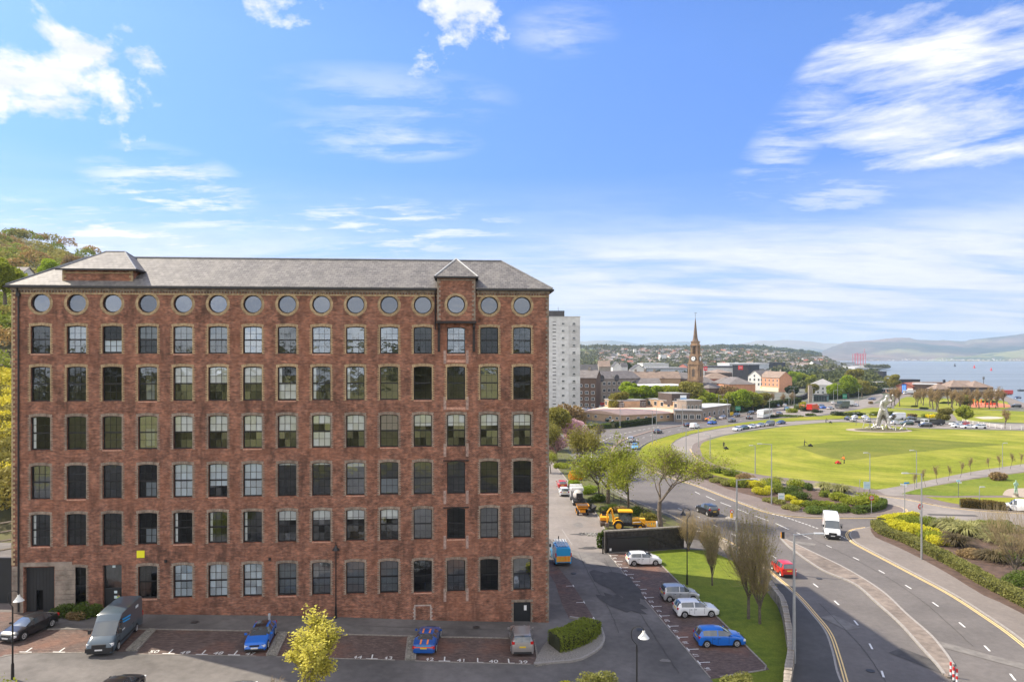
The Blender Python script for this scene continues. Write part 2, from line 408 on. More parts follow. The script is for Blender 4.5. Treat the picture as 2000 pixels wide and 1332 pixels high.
# main road -------------------------------------------------------------------
L_edge = [(1700,1420),(1642,1332),(1627,1277),(1612,1235),(1584,1199),(1551,1162),(1506,1123),(1472,1095),(1436,1068),(1395,1046),(1345,1025),(1300,1003),(1240,980),(1195,955),(1158,925),(1128,895),(1105,868),(1095,850)]
T_edge = [(1134,840),(1218,836),(1285,827),(1371,815),(1454,805),(1520,797),(1600,789.5),(1680,783)]
V_edge = [(1800,800),(1700,806),(1600,812),(1540,816),(1477,822),(1420,830),(1375,836),(1330,845),(1285,857),(1258,868),(1238,885),(1240,900),(1270,917),(1310,932),(1361,948),(1420,971),(1462,987),(1503,1001),(1560,1009),(1642,1011),(1711,1010),(1759,1004),(1765,996),(1750,989),(1711,981)]
S_edge = [(1760,1013),(1696,1031),(1669,1036),(1660,1045),(1669,1058),(1693,1072),(1741,1097),(1802,1129),(1862,1161),(1922,1199),(2000,1254),(2130,1370),(2180,1480)]
road = gp(L_edge,4) + gp(T_edge,3) + gp(V_edge,4) + [G(1760,1009)] + gp(S_edge,4)
sheet('main_road',road,1,asphalt)
# side road and the loop lane round the lawn
N_line = [(1351,877),(1359,891),(1381,906),(1413,918),(1442,926),(1474,934),(1560,946),(1640,957),(1687,964),(1727,969),(1766,974),(1802,981),(1843,989),(1903,996),(1964,1000),(2060,1004),(2300,1012)]
side = gp(N_line,4) + gp([(2300,1052),(2060,1034),(1943,1023),(1862,1017),(1800,1012),(1730,1013),(1712,1012),(1759,1004),(1765,996),(1750,989),(1711,981),(1680,972),(1620,960),(1560,951),(1500,944),(1450,936),(1390,922),(1345,908),(1322,895),(1312,881),(1310,870)],3)
side += gp([(1320,860),(1350,848),(1400,838),(1450,830),(1500,826),(1560,822),(1640,819),(1700,820),(1800,823),(1900,826),(2300,834)],3)
side += gp([(2300,846),(1900,838),(1780,835),(1700,827),(1640,823.5),(1560,829),(1480,838),(1420,848),(1377,858),(1355,867)],3)
sheet('loop_road',side,2,asphalt_pale)
# lawn with its pavement on the near side
lawn_pave = gp([(1377,858),(1355,867),(1351,877),(1359,891),(1381,906),(1413,918),(1442,926),(1474,934),(1560,946),(1640,957),(1687,964),(1766,974),(1843,989),(1964,1000),(2300,1012)],3) + [G(2300,880),G(2000,905),G(1500,880)]
sheet('lawn_pavement',lawn_pave,2,paving_red,True)
lawn = gp([(1367,876),(1372,866),(1390,859),(1420,851),(1480,841),(1560,830.5),(1640,825),(1700,828),(1780,836.5),(1900,840),(2300,848)],4) + gp([(2300,862),(2000,907),(1900,922),(1830,936),(1760,950),(1712,957),(1640,946),(1560,937),(1490,929),(1430,917),(1390,905),(1372,892)],4)
sheet('lawn',lawn,4,grass_sun,True)
sheet('lawn_footpath',gp([(1712,958),(1760,950),(1830,936),(1900,922),(2000,907),(2300,864),(2300,884),(2000,922),(1900,935),(1830,948),(1790,958),(1765,970),(1730,968)],2),5,asphalt_pale,True)
sheet('lawn',gp([(1760,966),(1790,957),(1850,946),(1920,934),(2000,924),(2300,888),(2300,1000),(2000,969),(1960,969),(1900,969),(1850,970),(1806,968)],2),5,grass_yard,True)
sheet('lawn',gp([(1805,971),(1850,973),(1960,973),(2050,975),(2300,985),(2300,1000),(2000,993),(1930,990),(1880,987),(1840,980)],2),5,grass_verge,True)
sheet('unmown_lawn',gp([(1553,873),(1600,867),(1640,862),(1720,857),(1800,858),(1880,864),(1958,869),(1880,875),(1800,883),(1720,892),(1665,899),(1625,896),(1590,886)],3),5,grassmat('grass_long',(.075,.10,.012),(.15,.165,.02),(.17,.17,.03),.08),True)
# grass verge between dual carriageway and the loop lane
sheet('grass_verge',gp([(1310,870),(1320,860),(1350,848),(1400,838),(1450,830),(1500,826),(1560,822),(1640,818),(1640,812),(1540,816.5),(1477,822.5),(1420,830.5),(1375,837),(1330,846),(1290,857),(1264,868),(1248,884),(1254,898),(1282,912),(1330,926),(1390,934),(1450,942),(1450,936),(1390,922),(1345,908),(1322,895),(1312,881)],2),3,grass_verge,True)
# planted bed and its footway beside the road
bed1 = gp([(1310,932),(1361,948),(1420,971),(1462,987),(1503,1001),(1560,1009),(1642,1011),(1711,1010),(1759,1004),(1765,996),(1750,989),(1711,981),(1680,972),(1620,960),(1560,951),(1500,944),(1450,936),(1390,922),(1345,912),(1290,910),(1270,917)],4)
sheet('footway',bed1,2,paving_red,True)
sheet('planting_bed',gp([(1300,916),(1345,925),(1422,956),(1482,973),(1509,987),(1580,999),(1640,1003),(1690,1000),(1728,994),(1722,986),(1680,977),(1620,965),(1560,956),(1500,949),(1450,941),(1390,928),(1340,914)],3),4,soil,True)
# right-hand footway with the large bed
foot2 = gp(S_edge,4) + gp([(2300,1480),(2300,1180),(2300,1052),(2060,1034),(1943,1023),(1862,1017),(1800,1012)],2)
sheet('footway',foot2,2,paving,True)
sheet('planting_bed',gp([(1700,1034),(1709,1050),(1745,1066),(1802,1094),(1862,1128),(1922,1165),(2000,1202),(2300,1400),(2300,1062),(2060,1043),(1943,1030),(1862,1025),(1790,1019),(1735,1020)],2),4,soil,True)
# near pavement beside the wall
sheet('footway',gp([(1700,1420),(1642,1332),(1627,1277),(1612,1235),(1584,1199),(1551,1162),(1506,1123),(1472,1095),(1436,1068),(1395,1046),(1345,1025),(1300,1003)],4) + gp([(1290,1010),(1330,1040),(1390,1062),(1440,1090),(1490,1125),(1521,1165),(1538,1215),(1546,1262),(1540,1302),(1537,1340),(1560,1420)],4),2,asphalt_dark,True)
# upper central reservation and small refuges
med = gp([(1524,1051),(1545,1072),(1606,1114),(1669,1141),(1711,1177),(1756,1217),(1802,1268),(1832,1301),(1847,1322),(1860,1322),(1862,1300),(1847,1277),(1817,1241),(1771,1201),(1723,1156),(1657,1114),(1590,1081),(1530,1052)],4)
sheet('central_reservation',med,2,mat('reservation_slabs',(.19,.155,.128),.92,.28,1.6,.5,big=.3,bscale=18),True)
kb = MB(); kb2 = MB()
ribbon(kb,gp([(1197,884),(1197,879),(1199,872),(1207,865),(1222,857.5),(1251,848),(1285,839),(1337,830),(1398,821.5),(1454,811.5),(1488,806),(1540,799)],4),1.1,0,.14)
tag(kb.build('central_kerb',mat('kerb_red',(.20,.15,.125),.9,.15,3),),kind='structure')
def kerb_line(px,w=.16,h=.135,m=kerbm,name='kerb',smooth=4,base=0.0):
    mb = MB(); line = resample(gp(px,smooth),1.0); ribbon(mb,line,w,base,h)
    return tag(mb.build(name,m),kind='structure')
for q in (L_edge[:-4],V_edge,S_edge[:-1],N_line): kerb_line(q)
kerb_line([(1524,1051),(1545,1072),(1606,1114),(1669,1141),(1711,1177),(1756,1217),(1802,1268),(1832,1301),(1847,1322)],.22,.15)
kerb_line([(1862,1300),(1847,1277),(1817,1241),(1771,1201),(1723,1156),(1657,1114),(1590,1081),(1530,1052)],.22,.15)
kerb_line([(1310,870),(1320,860),(1350,848),(1400,838),(1450,830),(1500,826),(1560,822),(1640,819)])
kerb_line([(1310,870),(1312,881),(1322,895),(1345,908),(1390,922),(1450,936),(1500,944),(1560,951),(1620,960),(1680,972),(1711,981)])
kerb_line([(1377,858),(1355,867),(1351,877),(1359,891),(1381,906)])
# painted lines
pm = MB()
def dash(a,b,w=.12,mb=pm):
    ribbon(mb,[G(*a),G(*b)],w,.022)
short = [(1328,994),(1363,1009),(1397,1026),(1433,1044),(1471,1065),(1511,1087),(1551,1113),(1593,1143),(1634,1177),(1672,1216),(1701,1262),(1724,1316),(1742,1390)]
rightd = [(1619,1067),(1672,1091),(1722,1116.5),(1774,1146),(1827,1180),(1879,1220),(1928,1266),(1978,1322),(2030,1400)]
def along(seq,length):
    g = [G(*p) for p in seq]
    for i in range(len(g)):
        a,b = g[max(i - 1,0)],g[min(i + 1,len(g) - 1)]; d = (b - a); d.z = 0; d.normalize()
        ribbon(pm,[g[i] - d * length / 2,g[i] + d * length / 2],.15,.022)
along(short,1.15); along(rightd,1.15)
for a,b in (((1357,960),(1367,965)),((1379,969),(1397,977)),((1407,981),(1428,989)),((1440,994),(1462,1003)),((1474,1007),(1501,1017)),((1515,1022),(1541,1034)),((1556,1040),(1585,1052)),((1585,1052),(1578,1052))): dash(a,b,.15)
def dashed(px,on,off,w=.2,smooth=4):
    line = resample(gp(px,smooth),.25); k = 0; per = int((on + off) / .25); no = int(on / .25)
    while k + no < len(line): ribbon(pm,line[k:k + no + 1],w,.022); k += per
dashed([(1508,1004),(1540,1012),(1603,1034)],.6,.3); dashed([(1642,1046),(1664,1057)],.6,.3)
dashed([(1566,1012),(1597,1010),(1640,1014)],6,1,.1)
dashed([(1155,893),(1155,884),(1156,877),(1165,867),(1180,859),(1198,852),(1216,847),(1245,841),(1290,833)],2.2,1.4,.22)
dashed([(1232,885),(1226,870),(1240,861),(1265,852),(1300,844),(1345,836),(1400,828),(1460,818)],2,5,.18)
dashed([(1134,856),(1180,851),(1225,843)],3,1.5,.15)
tag(pm.build('road_markings',paint),kind='structure')
ym = MB()
def yl(px,off,w=.1,smooth=5):
    line = resample(gp(px,smooth),.8); L,Rr = strip_pts(line,1,0)
    ln = [Vector(p) + (Vector((q[0],q[1],0)) - Vector((p[0],p[1],0))) * 2 * off for p,q in zip(line,L)]
    ribbon(ym,ln,w,.024)
for off in (-.28,-.5): yl(L_edge[1:12],off,.11)
for off in (.28,.5): yl(V_edge[12:25],-off,.1); yl(N_line[:16],-off,.1)
for off in (.28,.5): yl(S_edge[1:13],-off,.12)
tag(ym.build('yellow_line',yline),kind='structure')

# car park -------------------------------------------------------------------
bay_brick = brickmat('bay_pavers',(.155,.108,.09),(.115,.08,.070),(.075,.06,.055),.2,.1,.012,'xy',stain=.35,dark=(.07,.05,.045),contrast=.25)
def quadsheet(name,px,layer,m,kerb=False):
    """polygon following the slope: split along x so that it stays on the grid"""
    pts = gp(px); xs_ = [p.x for p in pts]; bm = bmesh.new(); vs = [bm.verts.new((p.x,p.y,0)) for p in pts]; bm.faces.new(vs)
    for x in [q for q in range(-75,7)]:
        if min(xs_) < x < max(xs_): bmesh.ops.bisect_plane(bm,geom=bm.verts[:] + bm.edges[:] + bm.faces[:],plane_co=(x,0,0),plane_no=(1,0,0))
    _sheet[0] += 1; z = layer * .005 + _sheet[0] * .00002 + (.10 if kerb else 0)
    for v in bm.verts: v.co.z = H(v.co.x,v.co.y) + z
    bmesh.ops.recalc_face_normals(bm,faces=bm.faces[:])
    for f in bm.faces:
        if f.normal.z < 0: f.normal_flip()
    if kerb:
        be = [e for e in bm.edges if e.is_boundary]; r = bmesh.ops.extrude_edge_only(bm,edges=be)
        for v in [g for g in r['geom'] if isinstance(g,bmesh.types.BMVert)]: v.co.z -= z + .03
    me = bpy.data.meshes.new(name); bm.to_mesh(me); bm.free(); me.materials.append(m)
    return tag(link(name,me),kind='structure')
quadsheet('paver_bay',[(8,1278),(36,1276),(247,1272),(292,1229),(170,1229),(80,1230)],1,bay_brick)
quadsheet('paver_bay',[(265,1277),(400,1280),(521,1281),(545,1234),(481,1232),(305,1229)],1,bay_brick)
quadsheet('paver_bay',[(540,1282),(565,1283),(680,1286),(792,1289),(797,1242),(680,1238),(561,1235)],1,bay_brick)
quadsheet('paver_bay',[(811,1290),(930,1293),(1052,1297),(1043,1248),(930,1245),(812,1243)],1,bay_brick)
quadsheet('paver_bay',[(-90,1345),(0,1342),(120,1333),(700,1345),(980,1375),(900,1450),(-100,1450)],1,bay_brick)
quadsheet('paver_bay',[(-60,1290),(0,1283),(70,1240),(95,1190),(20,1195),(-60,1195)],1,bay_brick)
sheet('paver_bay',gp([(1187,1081),(1210,1110),(1260,1172),(1320,1243),(1389,1325),(1450,1320),(1503,1307),(1402,1206),(1364,1176),(1290,1102),(1268,1079)]),1,bay_brick)
sheet('paver_bay',gp([(1060,1100),(1080,1095),(1120,1144),(1141,1176),(1166,1217),(1111,1206),(1098,1180),(1085,1140)]),1,bay_brick)
sheet('car_park_grass',gp([(1268,1077),(1290,1102),(1364,1176),(1402,1206),(1503,1307),(1389,1326),(1470,1430),(1530,1420),(1532,1332),(1538,1262),(1530,1215),(1512,1165),(1480,1128),(1430,1094),(1385,1075),(1330,1072)]),2,grass_yard,False)
stone_edge = mat('stone_edging',(.24,.215,.185),.9,.25,5,.3)
def edging(px,w=.13,h=.07): return kerb_line(px,w,h,stone_edge,'bay_edging',1)
edging([(93,1229),(170,1229),(305,1229),(481,1232),(545,1235),(680,1239),(797,1242),(930,1245),(1043,1248),(1052,1297)])
edging([(1187,1080),(1268,1077),(1290,1102),(1364,1176),(1402,1206),(1503,1307),(1389,1325)]); edging([(1187,1080),(1260,1172),(1320,1243),(1389,1325)],.10,.03)
edging([(0,1283),(36,1276),(247,1272)],.1,.03)
edging([(265,1277),(521,1281)],.1,.03); edging([(540,1282),(792,1289)],.1,.03); edging([(811,1290),(1052,1297)],.1,.03)
cob = mat('cobbled_strip',(.20,.185,.16),.95,.5,9,1.0,bscale=14)
rnd = random.Random(3)
for px in ([(247,1271),(267,1271),(305,1229),(292,1228)],[(521,1280),(540,1280),(561,1236),(545,1235)],[(792,1289),(811,1289),(812,1244),(797,1243)]):
    quadsheet('divider_strip',px,2,cob,True)
    a,b,c,d = [G(*p) for p in px]; st = MB()
    for k in range(260):
        u,v = rnd.uniform(.12,.88),rnd.uniform(.03,.97); p = (a.lerp(b,u)).lerp(d.lerp(c,u),v); s = rnd.uniform(.06,.15)
        st.box((p.x,p.y,H(p.x,p.y) + .11 + s * .2),(s,s * rnd.uniform(.6,1),s * .7),rnd.uniform(0,3))
    tag(st.build('cobble_stones',mat('cobble',(.26,.24,.20),.9,.35,6)),kind='stuff')
    edging([px[0],px[3]],.12,.14); edging([px[1],px[2]],.12,.14)
# hedge island at the car park corner
isl = gp([(1043,1298),(1072,1296),(1100,1293),(1133,1289),(1171,1267),(1180,1247),(1175,1232),(1166,1217),(1150,1216),(1110,1240),(1074,1248)],3,True)
sheet('gravel_island',isl,2,mat('gravel',(.23,.21,.185),.95,.5,14,1.0,bscale=30),True)
kerb_line([(1043,1298),(1072,1296),(1100,1293),(1133,1289),(1171,1267),(1180,1247),(1175,1232),(1166,1217),(1111,1206)],.18,.17)
# mill road: paler worn strip and its kerb
sheet('mill_road',gp([(1187,1079),(1182,1035),(1166,1006),(1148,985),(1119,952),(1101,930),(1080,905),(1060,880),(1000,880),(1000,960),(1060,1040),(1101,1070),(1140,1078)],2),1,asphalt_pale)
kerb_line([(1182,1037),(1166,1006),(1148,985),(1119,952),(1101,930),(1080,905),(1062,880)])
kerb_line([(1075,1000),(1101,1039),(1118,1065)],.12,.03)
soil_bank = gp([(1183,1036),(1166,1006),(1148,985),(1119,952),(1101,930),(1082,905),(1062,880),(1095,876),(1125,900),(1158,932),(1195,962),(1240,984),(1300,1008),(1335,1030)],3)
sheet('verge_bank',soil_bank,2,mat('rough_grass',(.10,.115,.02),.95,.3,.8,.7,col2=(.07,.06,.03),bscale=9),True)
# bay marks and bay numbers
mk = MB()
def mark(px,py,kind='T',ang=None,s=1.0,e=None):
    o = G(px,py); u = (G(px + 6,py + .1) - o).normalized() if e is None else e; v = Vector((-u.y,u.x,0))
    bar = lambda a,b,w: ribbon(mk,[o + u * a[0] * s + v * a[1] * s,o + u * b[0] * s + v * b[1] * s],w,.018)
    bar((-.45 if kind == 'T' else 0,0),(.45,0),.1)
    bar((0,.05),(0,.75),.1)
for x,y,k in ((50,1273,'T'),(115,1273,'T'),(329,1276,'T'),(394,1277.5,'T'),(457,1278.5,'T'),(726,1286,'T'),(868,1290.5,'T'),(933,1293,'L'),(994,1294.5,'L')): mark(x,y,k)
tag(mk.build('bay_marking',paint),kind='structure')
ub = (G(1389,1325) - G(1187,1080)); ub.z = 0; ub.normalize(); mk = MB()
g0 = G(1190,1082); Lr = (G(1389,1325) - g0).length; k = 0
side_n = Vector((ub.y,-ub.x,0)) * -1
if side_n.x < 0: side_n = -side_n
while k * 2.45 < Lr - 1:
    o = g0 + ub * (.6 + k * 2.45); ribbon(mk,[o,o + side_n * .9],.1,.02); ribbon(mk,[o - ub * .35,o + ub * .35],.1,.02); k += 1
for x,y in ((1120,1144),(1141,1176),(1160,1207)):
    o = G(x,y); ribbon(mk,[o,o - side_n * .8],.1,.02); ribbon(mk,[o - ub * .3,o + ub * .3],.1,.02)
tag(mk.build('bay_marking',paint),kind='structure')
def flat_text(s,loc,size,rz,m,name,sy=1.0):
    c = bpy.data.curves.new(name,'FONT'); c.body = s; c.size = size; c.extrude = .001; c.align_x = 'CENTER'
    o = bpy.data.objects.new(name,c); me = bpy.data.meshes.new_from_object(o); bpy.data.objects.remove(o); bpy.data.curves.remove(c)
    me.materials.append(m); o = link(name,me); o.location = loc; o.rotation_euler = (0,0,rz); o.scale = (1,sy,1); return o
for s,x,y in (('50',298,1275),('49',359,1277),('48',424,1278),('47',487,1279),('44',697,1286),('43',757,1287.5),('42',838,1290),('41',901,1292),('40',964,1294),('39',1022,1295.5)):
    p = G(x,y); tag(flat_text(s,(p.x,p.y,p.z + .02),.75,R(2),paint,'bay_number',1.0),kind='structure')
rz = math.atan2(side_n.y,side_n.x)
for i in range(k):
    p = g0 + ub * (1.75 + i * 2.45) + side_n * .45
    tag(flat_text(str(28 - i) if i < 27 else '1',(p.x,p.y,.02),.6,rz + R(90),paint,'bay_number'),kind='structure')
# repaired patches, stains and covers on the tarmac
rnd = random.Random(21)
patch_m = mat('tarmac_patch',(.060,.056,.054),.95,.25,1.2,.3,big=.2,bscale=50); patch_l = mat('tarmac_patch_pale',(.16,.148,.135),.95,.2,1.5,.3,bscale=50)
def blotch(cx,cy,rx,ry,ang,m,layer=6,n=18,rough=.28,name='tarmac_patch'):
    c = G(cx,cy); ca,sa = math.cos(ang),math.sin(ang); pts = []
    for k in range(n):
        a = 2 * math.pi * k / n; q = 1 + rnd.uniform(-rough,rough); x,y = rx * math.cos(a) * q,ry * math.sin(a) * q; pts.append((c.x + x * ca - y * sa,c.y + x * sa + y * ca))
    sheet(name,pts,layer,m)
for q in [(1207,1140,2.2,4.6,.3,patch_m),(1188,1133,.9,1.6,.2,patch_m),(1215,1178,1.3,3.0,.5,patch_m),(1235,1170,.8,2.0,-.2,patch_m),(1150,1070,1.2,.5,.1,patch_m),(1155,1043,2.6,.7,0,patch_m),(1120,1020,1.0,2.6,.3,patch_l),(1145,1090,1.0,3.4,.4,patch_l),(1300,1290,.5,.3,0,patch_l),(1172,1313,.5,.35,0,patch_l),(1085,1010,.5,4,.25,patch_l)]: blotch(*q)
def rectpatch(cx,cy,w,l,ang,m):
    c = G(cx,cy); ca,sa = math.cos(ang),math.sin(ang); sheet('tarmac_patch',[(c.x + x * ca - y * sa,c.y + x * sa + y * ca) for x,y in ((-w,-l),(w,-l),(w * 1.02,l),(-w,l * .98))],6,m)
rectpatch(1715,1060,1.1,2.6,.9,patch_m); rectpatch(1560,1060,.7,2.0,1.0,patch_l); rectpatch(1800,1290,.9,2.2,.5,patch_m); rectpatch(1900,1275,.6,3.5,.75,patch_l); rectpatch(1640,1215,.8,1.6,.3,patch_l); rectpatch(1745,1018,.5,2.2,1.5,patch_m); rectpatch(1450,1020,.6,2.5,1.1,patch_l); rectpatch(1860,1006,.5,3.5,1.45,patch_m); rectpatch(1625,1025,1.4,1.2,.9,patch_m)
iron = mat('cast_iron',(.035,.033,.032),.6,.3,8)
for px,py in [(1652,1117),(1745,1188),(1790,1246),(1700,1310),(1600,1130),(1880,1170),(1470,1040),(1250,1230),(1160,1250),(620,1300),(1120,1120),(930,1225),(380,1215)]:
    p = G(px,py); mb = MB(); mb.lathe((p.x,p.y,p.z + .012 + .03),[(.32,-.01),(.32,0)],14); tag(mb.build('manhole_cover',iron),kind='structure')
# yard cracks: thin darker tar seams
mb = MB()
for px in ([(1180,1090),(1215,1150),(1245,1190),(1290,1260),(1330,1320)],[(1130,1080),(1160,1140),(1190,1190),(1210,1240)],[(700,1222),(820,1226),(980,1230),(1050,1232)],[(1600,1178),(1680,1260),(1730,1332)],[(1560,1040),(1680,1098),(1790,1165),(1900,1262)]):
    ln = resample(gp(px,5),.5); ln = [p + Vector((rnd.uniform(-.04,.04),rnd.uniform(-.04,.04),0)) for p in ln]; ribbon(mb,ln,.05,.034)
tag(mb.build('tar_seam',patch_m),kind='structure')
# ================================================================ THE MILL
brick = brickmat('mill_brick',(.36,.120,.062),(.175,.063,.042),(.30,.215,.16),ms=.014,stain=.70,dark=(.060,.034,.026),contrast=.62)
brick_rear = brick
cream = mat('cream_brick',(.37,.275,.155),.85,.42,3.2,.3,objrand=.12,bscale=20)
cream_old = mat('weathered_cream_brick',(.235,.19,.145),.88,.45,3.0,.3,objrand=.15,bscale=20)
sandst = mat('sandstone',(.36,.29,.225),.9,.3,1.6,.4,bscale=12,big=.2)
black = mat('black_frame',(.012,.012,.013),.45,spec=.4)
gutterm = mat('black_iron',(.014,.013,.014),.5)
leadm = mat('lead_flashing',(.17,.18,.20),.55,.2,3)
def slate_mat(name,a=(.195,.182,.17),b=(.118,.11,.105),lichen=(.225,.21,.185)):
    m = bpy.data.materials.new(name); m.use_nodes = True; MATS[name] = m
    t = NT(m.node_tree); p = t.n['Principled BSDF']; p.inputs['Roughness'].default_value = .62
    tc = t.a('ShaderNodeTexCoord'); sp = t.a('ShaderNodeSeparateXYZ',inp={0: tc.outputs['Object']}); x,y,z = sp.outputs
    geo = t.a('ShaderNodeNewGeometry'); gs = t.a('ShaderNodeSeparateXYZ',inp={0: geo.outputs['Normal']})
    use_x = t.m('GREATER_THAN',t.m('ABSOLUTE',gs.outputs[1]),t.m('ABSOLUTE',gs.outputs[0]))
    u = t.m('ADD',t.m('MULTIPLY',x,use_x),t.m('MULTIPLY',y,t.m('SUBTRACT',1.0,use_x)))
    v = t.a('ShaderNodeCombineXYZ',inp={0: u,1: t.m('MULTIPLY',z,1.7),2: 0.0}).outputs[0]
    br = t.a('ShaderNodeTexBrick',offset=.5,inp={'Vector': v,'Color1': (*a,1),'Color2': (*b,1),'Mortar': (.05,.047,.045,1),'Scale': 1.0,'Mortar Size': .018,'Mortar Smooth': .2,'Brick Width': .42,'Row Height': .34})
    c = t.mix(t.m('MULTIPLY',t.ramp(t.noise(t.mapping(v,(1,.35,1)),.7,7,.7),[(.46,0),(.66,1)]),.55),br.outputs[0],lichen)
    c = t.mix(1.0,c,t.ramp(t.noise(tc.outputs['Object'],2.2,5,.7),[(.3,.76),(.7,1.2)]),'MULTIPLY')
    t.l.new(c,p.inputs['Base Color'])
    bn = t.a('ShaderNodeBump',inp={'Strength': .6,'Distance': .03,'Height': t.m('SUBTRACT',1.0,br.outputs[1])}); t.l.new(bn.outputs[0],p.inputs['Normal'])
    return m
slate = slate_mat('slate')
def glass_mat(name,base,refl,rough=.015,wob=.12,tint=(.8,.9,1)):
    m = bpy.data.materials.new(name); m.use_nodes = True; MATS[name] = m; t = NT(m.node_tree)
    for n in list(t.n): t.n.remove(n)
    o = t.a('ShaderNodeOutputMaterial'); g = t.a('ShaderNodeBsdfGlossy',inp={'Color': (*tint,1),'Roughness': rough}); tr = t.a('ShaderNodeBsdfTransparent',inp={'Color': (*base,1)})
    v = t.a('ShaderNodeTexCoord').outputs['Object']; oi = t.a('ShaderNodeObjectInfo')
    off = t.a('ShaderNodeCombineXYZ',inp={0: t.m('MULTIPLY',oi.outputs['Random'],50.0),1: 0.0,2: t.m('MULTIPLY',oi.outputs['Random'],30.0)}).outputs[0]
    vv = t.a('ShaderNodeVectorMath',operation='ADD',inp={0: v,1: off}).outputs[0]
    bn = t.a('ShaderNodeBump',inp={'Strength': wob,'Distance': .2,'Height': t.noise(vv,.9,3,.5)}); t.l.new(bn.outputs[0],g.inputs['Normal'])
    fr = t.a('ShaderNodeFresnel',inp={'IOR': 1.5})
    mx = t.a('ShaderNodeMixShader',inp={0: t.m('ADD',t.m('MULTIPLY',fr.outputs[0],.8),t.m('MULTIPLY',t.m('POWER',oi.outputs['Random'],1.5),refl * 2.4) if 'round' not in name else t.m('MULTIPLY',t.m('ADD',oi.outputs['Random'],1.2),refl * .6),clamp=True),1: tr.outputs[0],2: g.outputs[0]})
    t.l.new(mx.outputs[0],o.inputs[0]); return m
glass = glass_mat('window_glass',(1,1,1),.12)
glass_round = glass_mat('round_window_glass',(.3,.32,.33),.17,.03,.04,(.8,.88,1))
MILL_A = Vector((-43.1,58.8,0)); U = Vector((.9976,.0687,0)).normalized(); MRZ = math.atan2(U.y,U.x); ML,MD = 46.56,20.5
mill = empty('mill_building',MILL_A,MRZ,'large seven-storey red brick mill with round windows under its slate roof','building')
VD = 8.2
def col_x(i): return 2.377 + 2.982 * i
rows = [(26.83,24.42),(23.29,20.29),(19.0,16.08),(14.76,11.83),(10.55,7.78),(5.93,3.06)]
ROUND_Z = 28.78
holes = []
WW = 1.62
wins = []
for i in range(15):
    x = col_x(i)
    for r,(zt,zb) in enumerate(rows):
        if r == 5 and i in (0,2): continue
        if r == 5 and i == 1: zb = 2.55
        if r == 5 and i > 3: zb -= .02; 
        wins.append((i,r,x,zt,zb)); holes.append((x - WW / 2,x + WW / 2,zb,zt))
GATE = (1.02,3.52,1.6,6.0); DOOR = (col_x(2) - .8,col_x(2) + .8,1.5,6.05); SDOOR = (col_x(14) - .78,col_x(14) + .78,-.2,1.95)
holes += [GATE,DOOR,SDOOR]
RR = .80
for i in range(15): holes.append((col_x(i) - 1.0,col_x(i) + 1.0,ROUND_Z - 1.0,ROUND_Z + 1.0))
ZT,ZB = 30.1,-.6
mb = MB()
xs = sorted(set([0,ML] + [round(h[k],4) for h in holes for k in (0,1)])); zs = sorted(set([ZB,ZT] + [round(h[k],4) for h in holes for k in (2,3)]))
def inhole(x,z): return any(h[0] < x < h[1] and h[2] < z < h[3] for h in holes)
# merge cells into vertical runs
for a,b in zip(xs,xs[1:]):
    z0 = None
    for c,d in zip(zs,zs[1:]):
        inside = inhole((a + b) / 2,(c + d) / 2)
        if not inside and z0 is None: z0 = c
        if inside and z0 is not None: mb.poly([(a,0,z0),(b,0,z0),(b,0,c),(a,0,c)]); z0 = None
    if z0 is not None: mb.poly([(a,0,z0),(b,0,z0),(b,0,ZT),(a,0,ZT)])
REV = .22
def reveal(pts,d=REV):
    for p,q in zip(pts,pts[1:] + pts[:1]): mb.poly([(p[0],0,p[1]),(q[0],0,q[1]),(q[0],d,q[1]),(p[0],d,p[1])])
def arc(x,zt,w,rise,n=8): return [(x - w / 2 + w * k / n,zt - rise + rise * (1 - (2 * k / n - 1) ** 2)) for k in range(n + 1)]
RISE = .10
for i,r,x,zt,zb in wins:
    A = arc(x,zt,WW,RISE)
    mb.poly([(p[0],0,p[1]) for p in A[:5]] + [(x - WW / 2,0,zt)]) ; mb.poly([(p[0],0,p[1]) for p in A[4:]] + [(x + WW / 2,0,zt)])
    reveal([(x - WW / 2,zb),(x - WW / 2,zt - RISE)] + A[1:-1] + [(x + WW / 2,zt - RISE),(x + WW / 2,zb)])
for g in (GATE,DOOR,SDOOR): reveal([(g[0],g[2]),(g[0],g[3]),(g[1],g[3]),(g[1],g[2])],.35)
for i in range(15):
    cx_,n = col_x(i),32; ring = [(cx_ + RR * math.cos(2 * math.pi * k / n),ROUND_Z + RR * math.sin(2 * math.pi * k / n)) for k in range(n)]
    sq = []
    for k in range(n):
        a = 2 * math.pi * k / n; c,s_ = math.cos(a),math.sin(a); q = 1.0 / max(abs(c),abs(s_)); sq.append((cx_ + c * q,ROUND_Z + s_ * q))
    for k in range(n):
        j = (k + 1) % n; mb.poly([(ring[k][0],0,ring[k][1]),(ring[j][0],0,ring[j][1]),(sq[j][0],0,sq[j][1]),(sq[k][0],0,sq[k][1])])
    reveal(ring)
# ends, rear
for x in (0,ML): mb.poly([(x,0,ZB),(x,MD,ZB),(x,MD,ZT),(x,0,ZT)])
mb.poly([(0,MD,ZB),(ML,MD,ZB),(ML,MD,ZT),(0,MD,ZT)])
wall = mb.build('wall',brick,mill)
# floors and back wall inside: real dark rooms
mb = MB()
for z in (2.0,6.6,11.0,15.2,19.4,23.7,27.6,30.0): mb.bx(.1,ML - .1,.45,6,z - .15,z + .02)
mb.bx(.1,ML - .1,6,6.1,0,30)
for i in range(16): x = col_x(i) - 1.49; mb.bx(x - .05,x + .05,1.4,6,0,30)
mb.build('interior',mat('interior',(.10,.095,.085),.9,.3,.8),mill)
